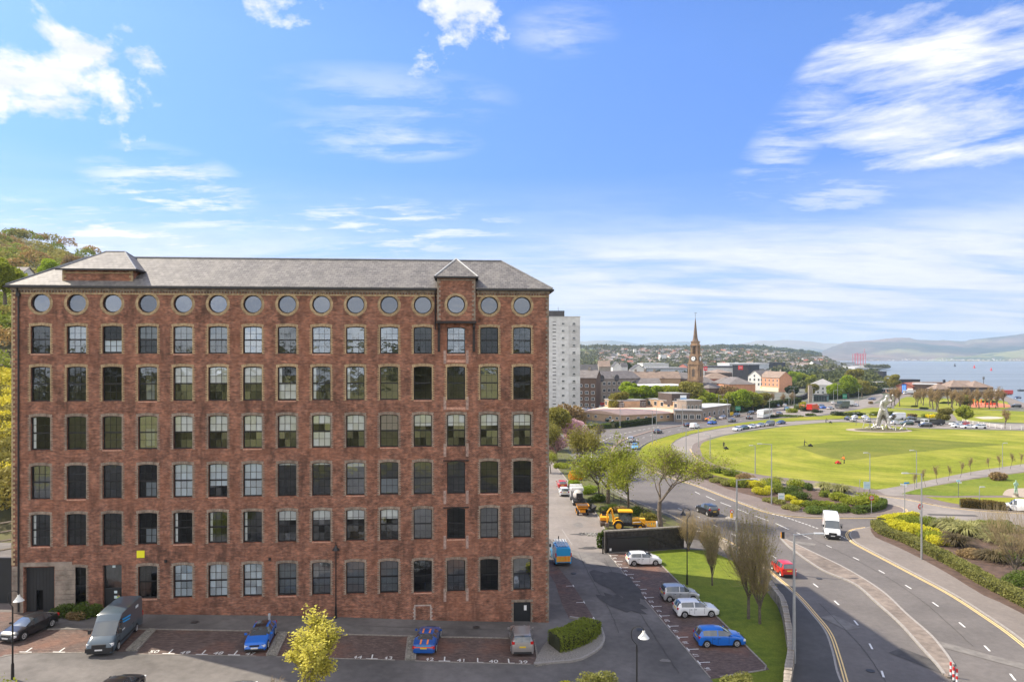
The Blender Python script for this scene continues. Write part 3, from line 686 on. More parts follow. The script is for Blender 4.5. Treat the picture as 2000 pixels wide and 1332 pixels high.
# cornice: brick bands below the gutter
mb = MB(); mb.bx(-.03,36.45,-.055,-.002,29.55,29.68); mb.bx(40.0,ML + .03,-.055,-.002,29.55,29.68); mb.build('string_course',cream,mill)
mb = MB()
for (a,b) in ((-.06,36.45),(40.0,ML + .06)):
    mb.bx(a,b,-.12,-.004,29.86,30.1); x = a + .1
    while x < b - .2: mb.bx(x,x + .11,-.10,-.003,29.70,29.855); x += .25
tag(mb.build('cornice',cream_old,mill),kind='stuff')
# roof
def hip(mb,x0,x1,y0,y1,z0,zr,rx,ov=.3,th=.12):
    """hipped roof with thickness; rx = run of the hip ends"""
    a = [(x0 - ov,y0 - ov,z0),(x1 + ov,y0 - ov,z0),(x1 + ov,y1 + ov,z0),(x0 - ov,y1 + ov,z0)]; ym_ = (y0 + y1) / 2
    r = [(x0 + rx,ym_,zr),(x1 - rx,ym_,zr)]
    mb.poly([a[0],a[1],r[1],r[0]]); mb.poly([a[2],a[3],r[0],r[1]]); mb.poly([a[1],a[2],r[1]]); mb.poly([a[3],a[0],r[0]])
    b = [(p[0],p[1],p[2] - th) for p in a]
    for i in range(4): mb.poly([b[i],b[(i + 1) % 4],a[(i + 1) % 4],a[i]])
    mb.poly(b[::-1]); return a,r
mb = MB(); a,r = hip(mb,0,ML,0,VD,30.32,33.35,4.1); a2,r2 = hip(mb,0,ML,VD + .6,MD,30.32,33.3,5.0)
roof = mb.build('roof',slate,mill)
mb = MB()
mb.tube([(r[0][0],r[0][1],r[0][2] + .03),(r[1][0],r[1][1],r[1][2] + .03)],.09,6)
for p,q in ((a[0],r[0]),(a[1],r[1]),(a[2],r[1]),(a[3],r[0])): mb.tube([(p[0],p[1],p[2] + .02),(q[0],q[1],q[2] + .04)],.07,6)
mb.build('ridge',leadm,roof)
mb = MB(); mb.bx(-.42,36.4,-.43,-.26,30.08,30.24); mb.bx(40.05,ML + .42,-.43,-.26,30.08,30.24); mb.bx(-.43,-.28,-.26,VD,30.08,30.24); mb.bx(ML + .28,ML + .43,-.26,MD,30.08,30.24); mb.build('gutter',gutterm,mill)
mb = MB(); mb.tube([(.62,-.32,30.05),(.62,-.10,29.4),(.62,-.10,2.2)],.07,8)
mb.box((.62,-.14,29.5),(.3,.2,.3)); mb.build('drainpipe',gutterm,mill)
mb = MB(); mb.tube([(36.3,-.32,30.05),(36.3,-.09,29.4),(36.3,-.09,26.6)],.05,8); mb.build('drainpipe',gutterm,mill)
# corner quoins (toothed cream brick), one part per corner
def teeth(mb,x,z0,z1,side,y=-.018,dpt=.05,short=.11,lng=.24,h=.105,gap=.105):
    z = z0; k = 0
    while z + h <= z1 + .01:
        w = lng if k % 2 == 0 else short; c = x + side * w / 2; mb.box((c,y + dpt / 2,z + h / 2),(w,dpt,h - .012)); z += h; k += 1
for x,s in ((0,1),(ML,-1)):
    mb = MB(); z = 6.2 if s == 1 else .2; k = 0
    while z < 29.5:
        w = .30 if k % 2 == 0 else .14; mb.box((x + s * w / 2 - s * .012,.08,z + .1),(w,.20,.19)); z += .205; k += 1
    tag(mb.build('corner_quoins',cream_old if s == -1 else cream,mill),kind='stuff')
# windows ------------------------------------------------------------------
def frame_mesh(h,name):
    mb = MB(); w = WW; y0,y1 = REV - .02,REV + .07; f = .075
    A = arc(0,h,w,RISE); Ai = arc(0,h - f,w - 2 * f,RISE * .9)
    mb.bx(-w / 2,-w / 2 + f,y0,y1,0,h - RISE); mb.bx(w / 2 - f,w / 2,y0,y1,0,h - RISE); mb.bx(-w / 2 + f,w / 2 - f,y0,y1,0,f + .03)
    for k in range(8):
        p,q,pi,qi = A[k],A[k + 1],Ai[k],Ai[k + 1]
        mb.poly([(pi[0],y0,pi[1]),(qi[0],y0,qi[1]),(q[0],y0,q[1]),(p[0],y0,p[1])]); mb.poly([(pi[0],y0,pi[1]),(pi[0],y1,pi[1]),(qi[0],y1,qi[1]),(qi[0],y0,qi[1])])
    m = h / 2; mb.bx(-w / 2 + f,w / 2 - f,y0 - .012,y1 - .01,m - .06,m + .06)
    for x in (-(w / 2 - f) / 3,(w / 2 - f) / 3): mb.bx(x - .014,x + .014,y0 + .02,y1 - .03,f,h - f)
    for z in (h * .27,h * .73): mb.bx(-w / 2 + f,w / 2 - f,y0 + .022,y1 - .032,z - .014,z + .014)
    return mb.mesh(name,black)
def pane_cells(h):
    w = WW; f = .075; xs_ = [-(w / 2 - f) + (w - 2 * f) * k / 3 for k in range(4)]; zs_ = [f + .03,h * .27,h / 2,h * .73,h - f + .02]
    return xs_,zs_
PY = REV + .025
def glazing_mesh(h):
    mb = MB(); xs_,zs_ = pane_cells(h); rn = random.Random(int(h * 100))
    for i in range(3):
        for j in range(4):
            t1,t2 = rn.uniform(-.0035,.0035),rn.uniform(-.0035,.0035)
            mb.poly([(xs_[i],PY + t1,zs_[j]),(xs_[i + 1],PY + t2,zs_[j]),(xs_[i + 1],PY - t1,zs_[j + 1]),(xs_[i],PY - t2,zs_[j + 1])])
    return mb.mesh('glazing',glass)
def pane_meshes(h):
    out = []; xs_,zs_ = pane_cells(h); rn = random.Random(5)
    for j in range(4):
        w,hh = xs_[1] - xs_[0],zs_[j + 1] - zs_[j]; mb = MB(); t1,t2 = rn.uniform(-.003,.003),rn.uniform(-.003,.003)
        c = [(-w / 2 + .002,-.004 + t1,.002),(w / 2 - .002,-.004 + t2,.002),(w / 2 - .002,-.004 - t1,hh - .002),(-w / 2 + .002,-.004 - t2,hh - .002)]
        mb.poly(c)
        out.append(mb.mesh('pane',glass))
    return xs_,zs_,out
def surround_mesh(h,m):
    mb = MB(); w = WW; z = -.02; k = 0; hh = .105
    while z < h - RISE - .02:
        l = .23 if k % 2 == 0 else .10
        for s in (-1,1): mb.box((s * (w / 2 + l / 2),.012,z + hh / 2),(l,.06,hh - .010))
        z += hh; k += 1
    n = 13
    for k in range(n):
        u0,u1 = -1 + 2 * k / n + .012,-1 + 2 * (k + 1) / n - .012; W2 = w / 2 + .12
        P = lambda u,lift: (u * W2 * (1 + .06 * (lift > .1)),h - RISE + RISE * 1.1 * (1 - u * u) + lift)
        a,b,c,d = P(u0,.0),P(u1,.0),P(u1,.24),P(u0,.24); i = len(mb.v)
        mb.v += [(p[0],y,p[1]) for y in (-.02,.04) for p in (a,b,c,d)]
        for q in ((0,1,2,3),(0,4,5,1),(1,5,6,2),(2,6,7,3),(3,7,4,0)): mb.face(*[i + e for e in q])
    return mb.mesh('brick_surround',m)
blind_m = mat('white_blind',(.84,.90,.89),.8,.05,2,objrand=.06)
blind_b = mat('bluish_blind_and_reflection',(.70,.82,.90),.8,.06,2)
curtain_refl = mat('grey_blind_and_reflection',(.20,.24,.27),.8,.1,2)
brown_b = mat('taupe_blind',(.34,.29,.27),.8,.1,6)
def blind_mesh(z0,z1,x0,x1,m,pleat=False):
    mb = MB()
    if pleat:
        x = x0
        while x < x1: mb.bx(x,min(x + .075,x1),REV + .2,REV + .215,z0,z1); x += .098
    else:
        mb.bx(x0,x1,REV + .09,REV + .10,z0,z1)
        mb.bx(x0,x1,REV + .085,REV + .105,z0 - .02,z0 + .02)
    return mb.mesh('blind',m)
W2 = WW / 2 - .06
blinds_refl = {}
def B(r,cols,segs,m=blind_m,pleat=False):
    for c in cols: blinds_refl.setdefault((c,r),[]).append((segs,m,pleat))
# fractions of the window height, (low, high[, x-low, x-high])
B(1,(4,5,6),(.51,.97)); B(1,(7,),(.05,.48)); B(1,(7,8,9),(.05,.97,0,.16)); B(1,(3,),(.05,.55,.35,.8),curtain_refl)
B(2,(4,5,6,7,9),(.51,.97)); B(2,(8,),(.72,.97)); B(2,(8,),(.05,.46)); B(2,(10,),(.51,.97),brown_b); B(2,(11,12,13,14),(.64,.97)); B(2,(0,),(.05,.97,0,.15)); B(2,(3,),(.1,.6,.3,.8),curtain_refl)
B(3,(4,6),(.04,.97),blind_b); B(3,(5,),(.33,.97),blind_b); B(3,(7,8),(.93,.97)); B(3,(9,),(.86,.97)); B(3,(3,),(.05,.45,.3,.9),curtain_refl); B(3,(10,),(.05,.48),curtain_refl)
B(4,(7,8,9,10),(.68,.97)); B(4,(0,4,5,6),(.05,.97,0,.14)); B(4,(3,),(.05,.5,.3,.9),curtain_refl)
B(5,(4,5,6),(.04,.97),blind_b); B(5,(7,8,9,10),(.03,.97),curtain_refl,True); B(0,(3,5),(.55,.97),curtain_refl); B(0,(2,),(.08,.48),blind_b); B(0,(1,),(.55,.97),curtain_refl)  # top-row panels paint sky reflections as grey and bluish blinds
B(0,(4,6),(.51,.97),curtain_refl)  # upper-sash sky reflections, painted as grey panels too
single = {(c,r) for c in (4,5,6) for r in (1,2,3,5)} | {(c,2) for c in (7,8,9,11,12,13,14)} | {(c,4) for c in (7,8,9,10)} | {(7,1),(3,1)}
hcache = {}
for i,r,x,zt,zb in wins:
    h = round(zt - zb,2); m = cream if r < 2 else cream_old; key = (h,)
    if h not in hcache: hcache[h] = (frame_mesh(h,'window'),glazing_mesh(h),pane_meshes(h),{})
    fm,gm,(xs_,zs_,pms),sc_ = hcache[h]
    w = link('window',fm,mill,(x,0,zb))
    if (i,r) in single:
        for a in range(3):
            for b in range(4): link('pane',pms[b],w,((xs_[a] + xs_[a + 1]) / 2,PY,zs_[b]))
    else:
        gz_ = tag(link('glazing',gm,w),kind='stuff'); gr_ = random.Random(i * 17 + r); gz_.rotation_euler = (R(gr_.uniform(-.5,.9)),0,R(gr_.uniform(-.7,.7)))
    if m.name not in sc_: sc_[m.name] = surround_mesh(h,m)
    if not (i == 12 and r in (0,3,4)): tag(link('brick_surround',sc_[m.name],w),kind='stuff')
    for segs,bm_,pl in blinds_refl.get((i,r),[]):
        z0,z1 = segs[0] * h,segs[1] * h; x0,x1 = (-W2,W2) if len(segs) == 2 else (-W2 + segs[2] * 2 * W2,-W2 + segs[3] * 2 * W2)
        link('blind',blind_mesh(z0,z1,x0,x1,bm_,pl),w)
    if (i * 7 + r * 3) % 4 == 0:
        mb = MB(); mb.bx(-WW / 2,WW / 2,-.03,.02,-.13,-.03); mb.build('sill',mat('patched_render',(.50,.27,.19),.9,.3,5),w)
# round windows
n = 40
mbf = MB(); mbg = MB(); mbr = MB()
ring = lambda rad,y: [(rad * math.cos(2 * math.pi * k / n),y,rad * math.sin(2 * math.pi * k / n)) for k in range(n)]
for (ra,rb,ya,yb) in ((.80,.71,REV - .02,REV - .02),(.71,.71,REV - .02,REV + .06)):
    A_,B_ = ring(ra,ya),ring(rb,yb)
    for k in range(n): j = (k + 1) % n; mbf.poly([A_[k],A_[j],B_[j],B_[k]])
mbg.poly(ring(.71,REV + .02)); nb = 34
for k in range(nb):
    a0,a1 = 2 * math.pi * (k + .05) / nb,2 * math.pi * (k + .95) / nb; i = len(mbr.v)
    for y in (-.025,.05):
        for rad,a in ((.80,a0),(.80,a1),(1.03,a1),(1.03,a0)): mbr.v.append((rad * math.cos(a),y,rad * math.sin(a)))
    for q in ((0,1,2,3),(0,4,5,1),(1,5,6,2),(2,6,7,3),(3,7,4,0)): mbr.face(*[i + e for e in q])
rf,rg,rr = mbf.mesh('round_window',black),mbg.mesh('round_pane',glass_round),mbr.mesh('brick_ring',cream)
mbo = MB(); mbo.poly([(x * 1.0,REV + .4,z) for x,y,z in ring(.8,0)])
HY_ = -.62
for i in range(15):
    w = link('round_window',rf,mill,(col_x(i),HY_ if i == 12 else 0,ROUND_Z)); link('round_pane',rg,w); tag(link('brick_ring',rr,w),kind='stuff')
# hoist tower (projects from the wall, pyramid roof)
hx0,hx1 = 36.5,39.88; hz0,hz1 = 27.35,31.25
mb = MB(); cxh = col_x(12)
# front face with a round hole
sqn = 32; ring2 = [(cxh + RR * math.cos(2 * math.pi * k / sqn),ROUND_Z + RR * math.sin(2 * math.pi * k / sqn)) for k in range(sqn)]
def tosq(a,x0,x1,z0,z1):
    c,s_ = math.cos(a),math.sin(a); q = min(((x1 - cxh) / c if c > 1e-6 else ((x0 - cxh) / c if c < -1e-6 else 9)),((z1 - ROUND_Z) / s_ if s_ > 1e-6 else ((z0 - ROUND_Z) / s_ if s_ < -1e-6 else 9))); return (cxh + c * q,ROUND_Z + s_ * q)
for k in range(sqn):
    j = (k + 1) % sqn; A_,B_ = tosq(2 * math.pi * k / sqn,hx0,hx1,hz0,30.2),tosq(2 * math.pi * j / sqn,hx0,hx1,hz0,30.2)
    if abs(A_[0] - B_[0]) > .01 and abs(A_[1] - B_[1]) > .01:
        cc = (hx1 if (A_[0] + B_[0]) / 2 > cxh else hx0,30.2 if (A_[1] + B_[1]) / 2 > ROUND_Z else hz0)
        mb.poly([(ring2[k][0],HY_,ring2[k][1]),(ring2[j][0],HY_,ring2[j][1]),(B_[0],HY_,B_[1]),(cc[0],HY_,cc[1]),(A_[0],HY_,A_[1])])
    else: mb.poly([(ring2[k][0],HY_,ring2[k][1]),(ring2[j][0],HY_,ring2[j][1]),(B_[0],HY_,B_[1]),(A_[0],HY_,A_[1])])
mb.poly([(hx0,HY_,30.2),(hx1,HY_,30.2),(hx1,HY_,hz1),(hx0,HY_,hz1)])
for p,q in zip(ring2,ring2[1:] + ring2[:1]): mb.poly([(p[0],HY_,p[1]),(q[0],HY_,q[1]),(q[0],HY_ + REV,q[1]),(p[0],HY_ + REV,p[1])])
for x in (hx0,hx1): mb.poly([(x,HY_,hz0),(x,3.2,hz0),(x,3.2,hz1),(x,HY_,hz1)])
mb.poly([(hx0,HY_,hz0),(hx1,HY_,hz0),(hx1,0,hz0),(hx0,0,hz0)])
dorm = mb.build('hoist_tower',brick,mill)
mb = MB(); o = .22
a = [(hx0 - o,HY_ - o,hz1 + .03),(hx1 + o,HY_ - o,hz1 + .03),(hx1 + o,3.4,hz1 + .03),(hx0 - o,3.4,hz1 + .03)]; ap = (cxh,1.35,33.15)
for k in range(4): mb.poly([a[k],a[(k + 1) % 4],ap])
mb.poly(a[::-1]); hr = mb.build('tower_roof',slate,dorm)
mb = MB()
for k in range(4): mb.tube([a[k],ap],.07,6)
mb.build('hip_flashing',mat('pale_lead',(.42,.43,.43),.5,.15,4),dorm)
mb = MB(); mb.bx(hx0 - .28,hx1 + .28,HY_ - .32,HY_ - .2,hz1 - .13,hz1 + .02); mb.bx(hx0 - .28,hx0 - .2,HY_ - .2,2,hz1 - .13,hz1 + .02); mb.bx(hx1 + .2,hx1 + .28,HY_ - .2,2,hz1 - .13,hz1 + .02); mb.build('tower_gutter',gutterm,dorm)
mb = MB()
for x,s in ((hx0,1),(hx1,-1)):
    z = hz0 + .05; k = 0
    while z < hz1 - .2: w_ = .30 if k % 2 == 0 else .15; mb.box((x + s * w_ / 2 - s * .012,HY_ + .06,z + .1),(w_,.16,.19)); z += .205; k += 1
mb.bx(hx0 + .02,hx1 - .02,HY_ - .03,HY_ - .002,hz1 - .32,hz1 - .2)
tag(mb.build('corner_quoins',cream_old,dorm),kind='stuff')
mb = MB(); mb.bx(hx0 - .1,hx1 + .1,HY_ - .02,.0,hz0 - .22,hz0 - .003)
for x in (hx0 + .12,hx1 - .12):
    mb.bx(x - .11,x + .11,-.14,-.003,24.6,hz0 - .22); mb.poly([(x - .1,-.1,26.2),(x - .1,HY_ + .1,hz0 - .22),(x - .1,-.1,hz0 - .22)]); mb.bx(x - .08,x + .08,-.45,-.1,26.75,27.12)
mb.build('hoist_bracket',mat('sooty_timber',(.035,.028,.026),.9,.3,3),dorm)
# patched stone and steel lintels of the old loading doors below the hoist
mb = MB()
for z in (23.75,19.5): mb.bx(cxh - .85,cxh + .85,-.03,-.002,z - .12,z + .12)
tag(mb.build('sill_patch',mat('patched_render',(.5,.27,.19)),mill),kind='stuff')
mb = MB()
for r in (3,4): mb.bx(cxh - 1.15,cxh + 1.15,-.12,-.002,rows[r][0] + .02,rows[r][0] + .11)
mb.build('steel_lintel',black,mill)
mb = MB()
for r in range(6):
    zt,zb = rows[r]; z = zb - .9
    for s in (-1,1): mb.bx(cxh + s * 1.0 - .12,cxh + s * 1.0 + .12,-.012,-.001,z,zb + .3)
mb.build('door_scar',mat('scar_brick',(.34,.24,.20),.9,.4,4),mill)
# stair tower on the roof (left)
tx0,tx1,ty0 = 4.0,9.9,.35
mb = MB(); mb.bx(tx0,tx1,ty0,5.8,30.45,31.72); st = mb.build('stair_tower',brick,mill)
mb = MB(); o = .3
a = [(tx0 - o,ty0 - o,31.78),(tx1 + o + .15,ty0 - o,31.78),(tx1 + o + .15,6.2,31.78),(tx0 - o,6.2,31.78)]; rz0,rz1 = (tx0 + 2.2,3.2,33.75),(tx1 - 2.0,3.2,33.75)
mb.poly([a[0],a[1],rz1,rz0]); mb.poly([a[1],a[2],rz1]); mb.poly([a[2],a[3],rz0,rz1]); mb.poly([a[3],a[0],rz0]); mb.poly(a[::-1]); mb.build('tower_roof',slate,st)
mb = MB(); mb.tube([rz0,rz1],.08,6); [mb.tube([p,q],.07,6) for p,q in ((a[0],rz0),(a[1],rz1),(a[2],rz1),(a[3],rz0))]; mb.build('ridge',leadm,st)
mb = MB(); mb.bx(tx0 - .38,tx1 + .5,ty0 - .42,ty0 - .32,31.64,31.78); mb.bx(tx1 + .42,tx1 + .52,ty0 - .3,5,31.64,31.78); mb.build('tower_gutter',gutterm,st)
mb = MB(); mb.bx(tx0 - .1,tx1 + .2,ty0 - .2,ty0 - .002,30.36,30.62); mb.build('lead_apron',mat('dark_lead',(.06,.075,.10),.5,.2,3),st)
mb = MB()
for x,s in ((tx0,1),(tx1,-1)):
    z = 30.65; k = 0
    while z < 31.6: w_ = .30 if k % 2 == 0 else .15; mb.box((x + s * w_ / 2 - s * .012,ty0 + .06,z + .1),(w_,.16,.19)); z += .205; k += 1
mb.bx(tx0 + .02,tx1 - .02,ty0 - .03,ty0 - .002,31.42,31.52); tag(mb.build('corner_quoins',cream,st),kind='stuff')
mb = MB(); mb.poly([(tx1 + 1.2,.9,31.03),(tx1 + .05,.8,31.0),(tx1 + .05,3.6,33.0),(tx1 + 1.0,2.4,32.1)]);
# gate, door and small door
door_m = mat('black_door',(.014,.016,.018),.5,.1,2)
mb = MB(); y = .33
for k in range(9): x = GATE[0] + (GATE[1] - GATE[0]) * k / 9; mb.bx(x + .006,x + (GATE[1] - GATE[0]) / 9 - .006,y,y + .05,1.9 if not 2 < k < 5 else 3.9,GATE[3])
gate = mb.build('gate',door_m,mill)
mb = MB(); mb.bx(GATE[0] + .72,GATE[0] + 1.35,y + .5,y + .54,1.9,3.95); mb.build('wicket_door',mat('black_inner',(.004,.004,.005),.8),gate)
mb = MB(); mb.bx(DOOR[0],DOOR[1],.3,.36,1.6,3.9); mb.bx(DOOR[0],DOOR[0] + .1,.27,.34,1.6,DOOR[3]); mb.bx(DOOR[1] - .1,DOOR[1],.27,.34,1.6,DOOR[3]); mb.bx(DOOR[0],DOOR[1],.27,.34,3.85,3.98); mb.bx(DOOR[0],DOOR[1],.27,.34,DOOR[3] - .1,DOOR[3]); mb.bx(col_x(2) - .03,col_x(2) + .03,.27,.34,1.6,3.9)
dr = mb.build('entrance_door',door_m,mill)
mb = MB(); mb.poly([(DOOR[0] + .1,.31,3.98),(DOOR[1] - .1,.31,3.98),(DOOR[1] - .1,.31,5.95),(DOOR[0] + .1,.31,5.95)]); mb.build('fanlight',glass,dr)
mb = MB(); mb.bx(col_x(2) + .0,col_x(2) + .28,.285,.298,3.5,3.72); mb.bx(col_x(2) + .0,col_x(2) + .28,.285,.298,3.05,3.28); mb.bx(col_x(2) - .1,col_x(2) + .15,.255,.268,5.75,5.95); mb.build('notice',mat('paper_notice',(.62,.72,.74),.7),dr)
mb = MB(); mb.bx(SDOOR[0],SDOOR[1],.2,.25,-.1,SDOOR[3]); mb.bx(col_x(14) - .012,col_x(14) + .012,.185,.2,0,SDOOR[3]); sd = mb.build('service_door',door_m,mill)
mb = MB(); mb.bx(col_x(14) + .18,col_x(14) + .42,.17,.183,1.15,1.6); mb.build('notice',mat('white_notice',(.75,.75,.73),.7),sd)
mb = MB()
for k in range(9):
    for s,gg in ((-1,SDOOR[0]),(1,SDOOR[1])): w_ = .22 if k % 2 == 0 else .12; mb.box((gg + s * w_ / 2,.0,.05 + k * .21),(w_,.05,.2))
mb.bx(SDOOR[0] - .2,SDOOR[1] + .2,-.025,.02,SDOOR[3] + .005,SDOOR[3] + .24); mb.build('stone_surround',cream_old,sd)
# stone quoined base at the left corner
mb = MB()
for (x0,x1) in ((0.02,.98),(3.56,5.3)):
    z = 1.5; k = 0
    while z < 6.0:
        hh = .42; off = .0 if k % 2 else .12; mb.bx(x0 + .01,x1 - off * (x0 > 3) * 0 - .02,-.03 + .008 * (k % 3),-.002,z,z + hh - .02); z += hh; k += 1
mb.bx(.6,5.0,-.035,-.0025,6.06,6.42)
mb.build('stone_base',mat('old_stone',(.25,.205,.165),.9,.35,1.4,.4,bscale=10),mill)
mb = MB()
xa = col_x(11) - .9
for k in range(9):
    for s in (-1,1): mb.box((col_x(11) + s * (.72 + (.04 if k % 2 else 0)),-.005,.45 + k * .16),(.22 if k % 2 else .14,.02,.13))
mb.bx(col_x(11) - .75,col_x(11) + .75,-.015,-.001,1.82,1.94); mb.build('bricked_doorway',mat('scar_stone',(.40,.34,.30),.9,.3,6),mill)
mb = MB()
for x in (col_x(3) + 1.55,col_x(6) + 1.5): mb.bx(x - .1,x + .1,-.12,-.002,6.2,6.42)
mb.build('vent_cowl',gutterm,mill)
# yellow sign
sx = 10.75
mb = MB(); mb.bx(-.33,.33,-.03,0,-.31,.31); ys = mb.build('wall_sign',mat('yellow_sign',(.80,.74,.02),.5),None)
tag(ys,'small square bright yellow sign fixed on the brick wall above the mill entrance','sign'); ys.matrix_world = Matrix.Translation(MILL_A) @ Matrix.Rotation(MRZ,4,'Z') @ Matrix.Translation((sx,-.01,6.95))
def mpt(x,y,z): p = MILL_A + U * x + Vector((-U.y,U.x,0)) * y; return Vector((p.x,p.y,z))
# small dark building behind the mill, seen over the left hip
mb = MB(); mb.bx(-6,6,0,8,2,33.0); b = mb.build('rear_block',brick); tag(b,'dark brick block with flat roof just showing above the left end of the mill roof','building'); p = at(42,84); b.location = (p.x,p.y,0)
p0 = at(22,84)
b.location = (at(25,84).x + 6,84,0)
mb = MB(); mb.bx(-6.2,6.2,-.2,8.2,33.0,33.4); mb.build('parapet',leadm,b)
# ================================================================ PLANTS
rs = np.random.RandomState(11)
def leafmat(name,a,b,objrand=.12,trans=.35,sc=.9):
    m = bpy.data.materials.new(name); m.use_nodes = True; MATS[name] = m; t = NT(m.node_tree)
    p = t.n['Principled BSDF']; p.inputs['Roughness'].default_value = .75; p.inputs['Specular IOR Level'].default_value = .2
    v = t.a('ShaderNodeTexCoord').outputs['Object']; c = t.ramp(t.noise(v,sc,6,.75),[(.30,a),(.70,b)])
    oi = t.a('ShaderNodeObjectInfo'); c = t.mix(1.0,c,t.ramp(oi.outputs['Random'],[(0,1 - objrand),(1,1 + objrand)]),'MULTIPLY')
    t.l.new(c,p.inputs['Base Color'])
    tl = t.a('ShaderNodeBsdfTranslucent'); t.l.new(c,tl.inputs[0]); mx = t.a('ShaderNodeMixShader',inp={0: trans,1: p.outputs[0],2: tl.outputs[0]})
    t.l.new(mx.outputs[0],t.n['Material Output'].inputs[0]); return m
bark = mat('bark',(.115,.092,.068),.95,.35,5,.5); bark_pale = mat('pale_bark',(.20,.17,.13),.95,.3,5,.4); twig_m = mat('twigs',(.25,.19,.12),.95,.3,2)
L_spring = leafmat('spring_leaves',(.17,.22,.02),(.38,.40,.045)); L_olive = leafmat('olive_leaves',(.17,.17,.035),(.34,.30,.065))
L_bright = leafmat('bright_leaves',(.17,.26,.018),(.38,.46,.035)); L_yellow = leafmat('yellow_leaves',(.42,.40,.05),(.80,.72,.16),.05,.45)
L_dark = leafmat('dark_leaves',(.022,.040,.012),(.06,.085,.022),.15,.15); L_pink = leafmat('pink_blossom',(.55,.30,.32),(.85,.62,.64))
L_mid = leafmat('mid_leaves',(.06,.10,.018),(.15,.20,.035)); L_brown = leafmat('brown_buds',(.22,.15,.07),(.36,.26,.12)); L_orange = leafmat('orange_flowers',(.62,.25,.012),(.85,.42,.02),.02)
L_hedge = leafmat('hedge_leaves',(.12,.16,.02),(.26,.30,.045)); L_gold = leafmat('golden_leaves',(.36,.36,.02),(.72,.66,.05),.08); L_bank = leafmat('privet_leaves',(.16,.175,.04),(.31,.30,.09))
L_phorm = leafmat('flax_leaves',(.13,.145,.045),(.42,.40,.16),.2,.2,2.2); L_phorm_d = leafmat('bronze_flax_leaves',(.07,.055,.03),(.19,.15,.07),.2,.2,2.2)

def leaf_quads(centres,size,rs,squash=1.0,updir=.3):
    """numpy: one small quad per centre, randomly turned"""
    n = len(centres); nrm = rs.normal(size=(n,3)); nrm[:,2] += updir * 2; nrm /= np.linalg.norm(nrm,axis=1)[:,None]
    a = rs.normal(size=(n,3)); u = np.cross(nrm,a); u /= np.linalg.norm(u,axis=1)[:,None]; v = np.cross(nrm,u)
    s = (size * rs.uniform(.55,1.35,n))[:,None]; u = u * s; v = v * s * .62 * squash
    V = np.stack([centres - u,centres - v,centres + u,centres + v],1).reshape(-1,3)
    return V,np.arange(4 * n).reshape(n,4)
def grow(rnd,h,spread,levels=5,r0=.18,up=.35,trunk=.25,split=(2,4),lean=0,clear=.25,narrow=1.0):
    """branching skeleton -> list of (points, radii, level), tips"""
    br,tips = [],[]
    def rec(p,d,L,r,lev):
        pts = [p]; q = p.copy(); dd = d.copy(); n = 4 if lev < 2 else 3
        for k in range(n):
            dd = (dd + Vector((rnd.gauss(0,.10),rnd.gauss(0,.10),up * .12 + rnd.gauss(0,.05)))).normalized(); q = q + dd * (L / n); pts.append(q.copy())
            if lev >= levels - 2: tips.append((q.copy(),lev))
        r1 = r * (.62 if lev else .75)
        br.append((pts,[r + (r1 - r) * k / n for k in range(n + 1)],lev))
        if lev >= levels: return
        for k in range(rnd.randint(*split)):
            src = pts[-1] if k < 2 else pts[rnd.randint(1,len(pts) - 2)] if lev else pts[-1 - (k % 2)]
            a = rnd.uniform(0,6.283); tilt = rnd.uniform(.35,.95) * spread
            ax = dd.cross(Vector((math.cos(a),math.sin(a),.1))).normalized(); nd = (Matrix.Rotation(tilt,3,ax) @ dd); nd.z += up * .35; nd.x *= narrow; nd.y *= narrow; nd.normalize()
            rec(src.copy(),nd,L * rnd.uniform(.62,.86),r1 * rnd.uniform(.62,.85),lev + 1)
    rec(Vector((0,0,-.1)),Vector((lean,0,1)).normalized(),h * trunk,r0,0)
    zmax = max(p[0].z for p in tips); s = h / zmax
    for pts,rad,lev in br:
        for p in pts: p *= s
    return br,[(p * s if False else p * s,l) for p,l in tips]
TREES = {}
def tree_meshes(key,seed,h,leaf,nleaf,lsize,wood=bark,jitter=.35,twig_lvl=99,**kw):
    """trunk mesh (trunk + limbs) and crown mesh (twigs + leaves)"""
    rnd = random.Random(seed); br,tips = grow(rnd,h,**kw); lv = kw.get('levels',5); a,b = MB(),MB()
    for pts,rad,lev in br:
        if lev <= 2: a.tube(pts,rad,6 if lev < 2 else 5,cap=False)
        else: b.tube(pts,[max(r,.012) for r in rad],3,cap=False)
    tr = a.mesh('trunk',wood,60)
    r2 = np.random.RandomState(seed); V0 = np.array(b.v,dtype=float).reshape(-1,3)
    quads = np.array([f for f in b.f if len(f) == 4]).reshape(-1,4); mats = [wood if wood is bark_pale else twig_m]
    if nleaf:
        T = np.array([tuple(p) for p,l in tips]); c = T[r2.randint(0,len(T),nleaf)] + r2.normal(size=(nleaf,3)) * jitter
        V1,F1 = leaf_quads(c,lsize,r2); F1 = F1 + len(V0); V = np.vstack([V0,V1]); Fc = np.vstack([quads,F1]); mi = np.concatenate([np.zeros(len(quads)),np.ones(len(F1))]); mats.append(leaf)
    else: V,Fc,mi = V0,quads,np.zeros(len(quads))
    cr = np_mesh('crown',V,Fc,mats,mi); TREES[key] = (tr,cr,h); return TREES[key]
def tree(key,loc,h=None,rz=0,name='tree',label=None,group=None,cat='tree',sx=1.0):
    tr,cr,h0 = TREES[key]; s = (h / h0) if h else 1; o = empty(name,loc,rz,label,cat,group); o.scale = (s * sx,s * sx,s)
    link('trunk',tr,o); link('crown',cr,o); return o
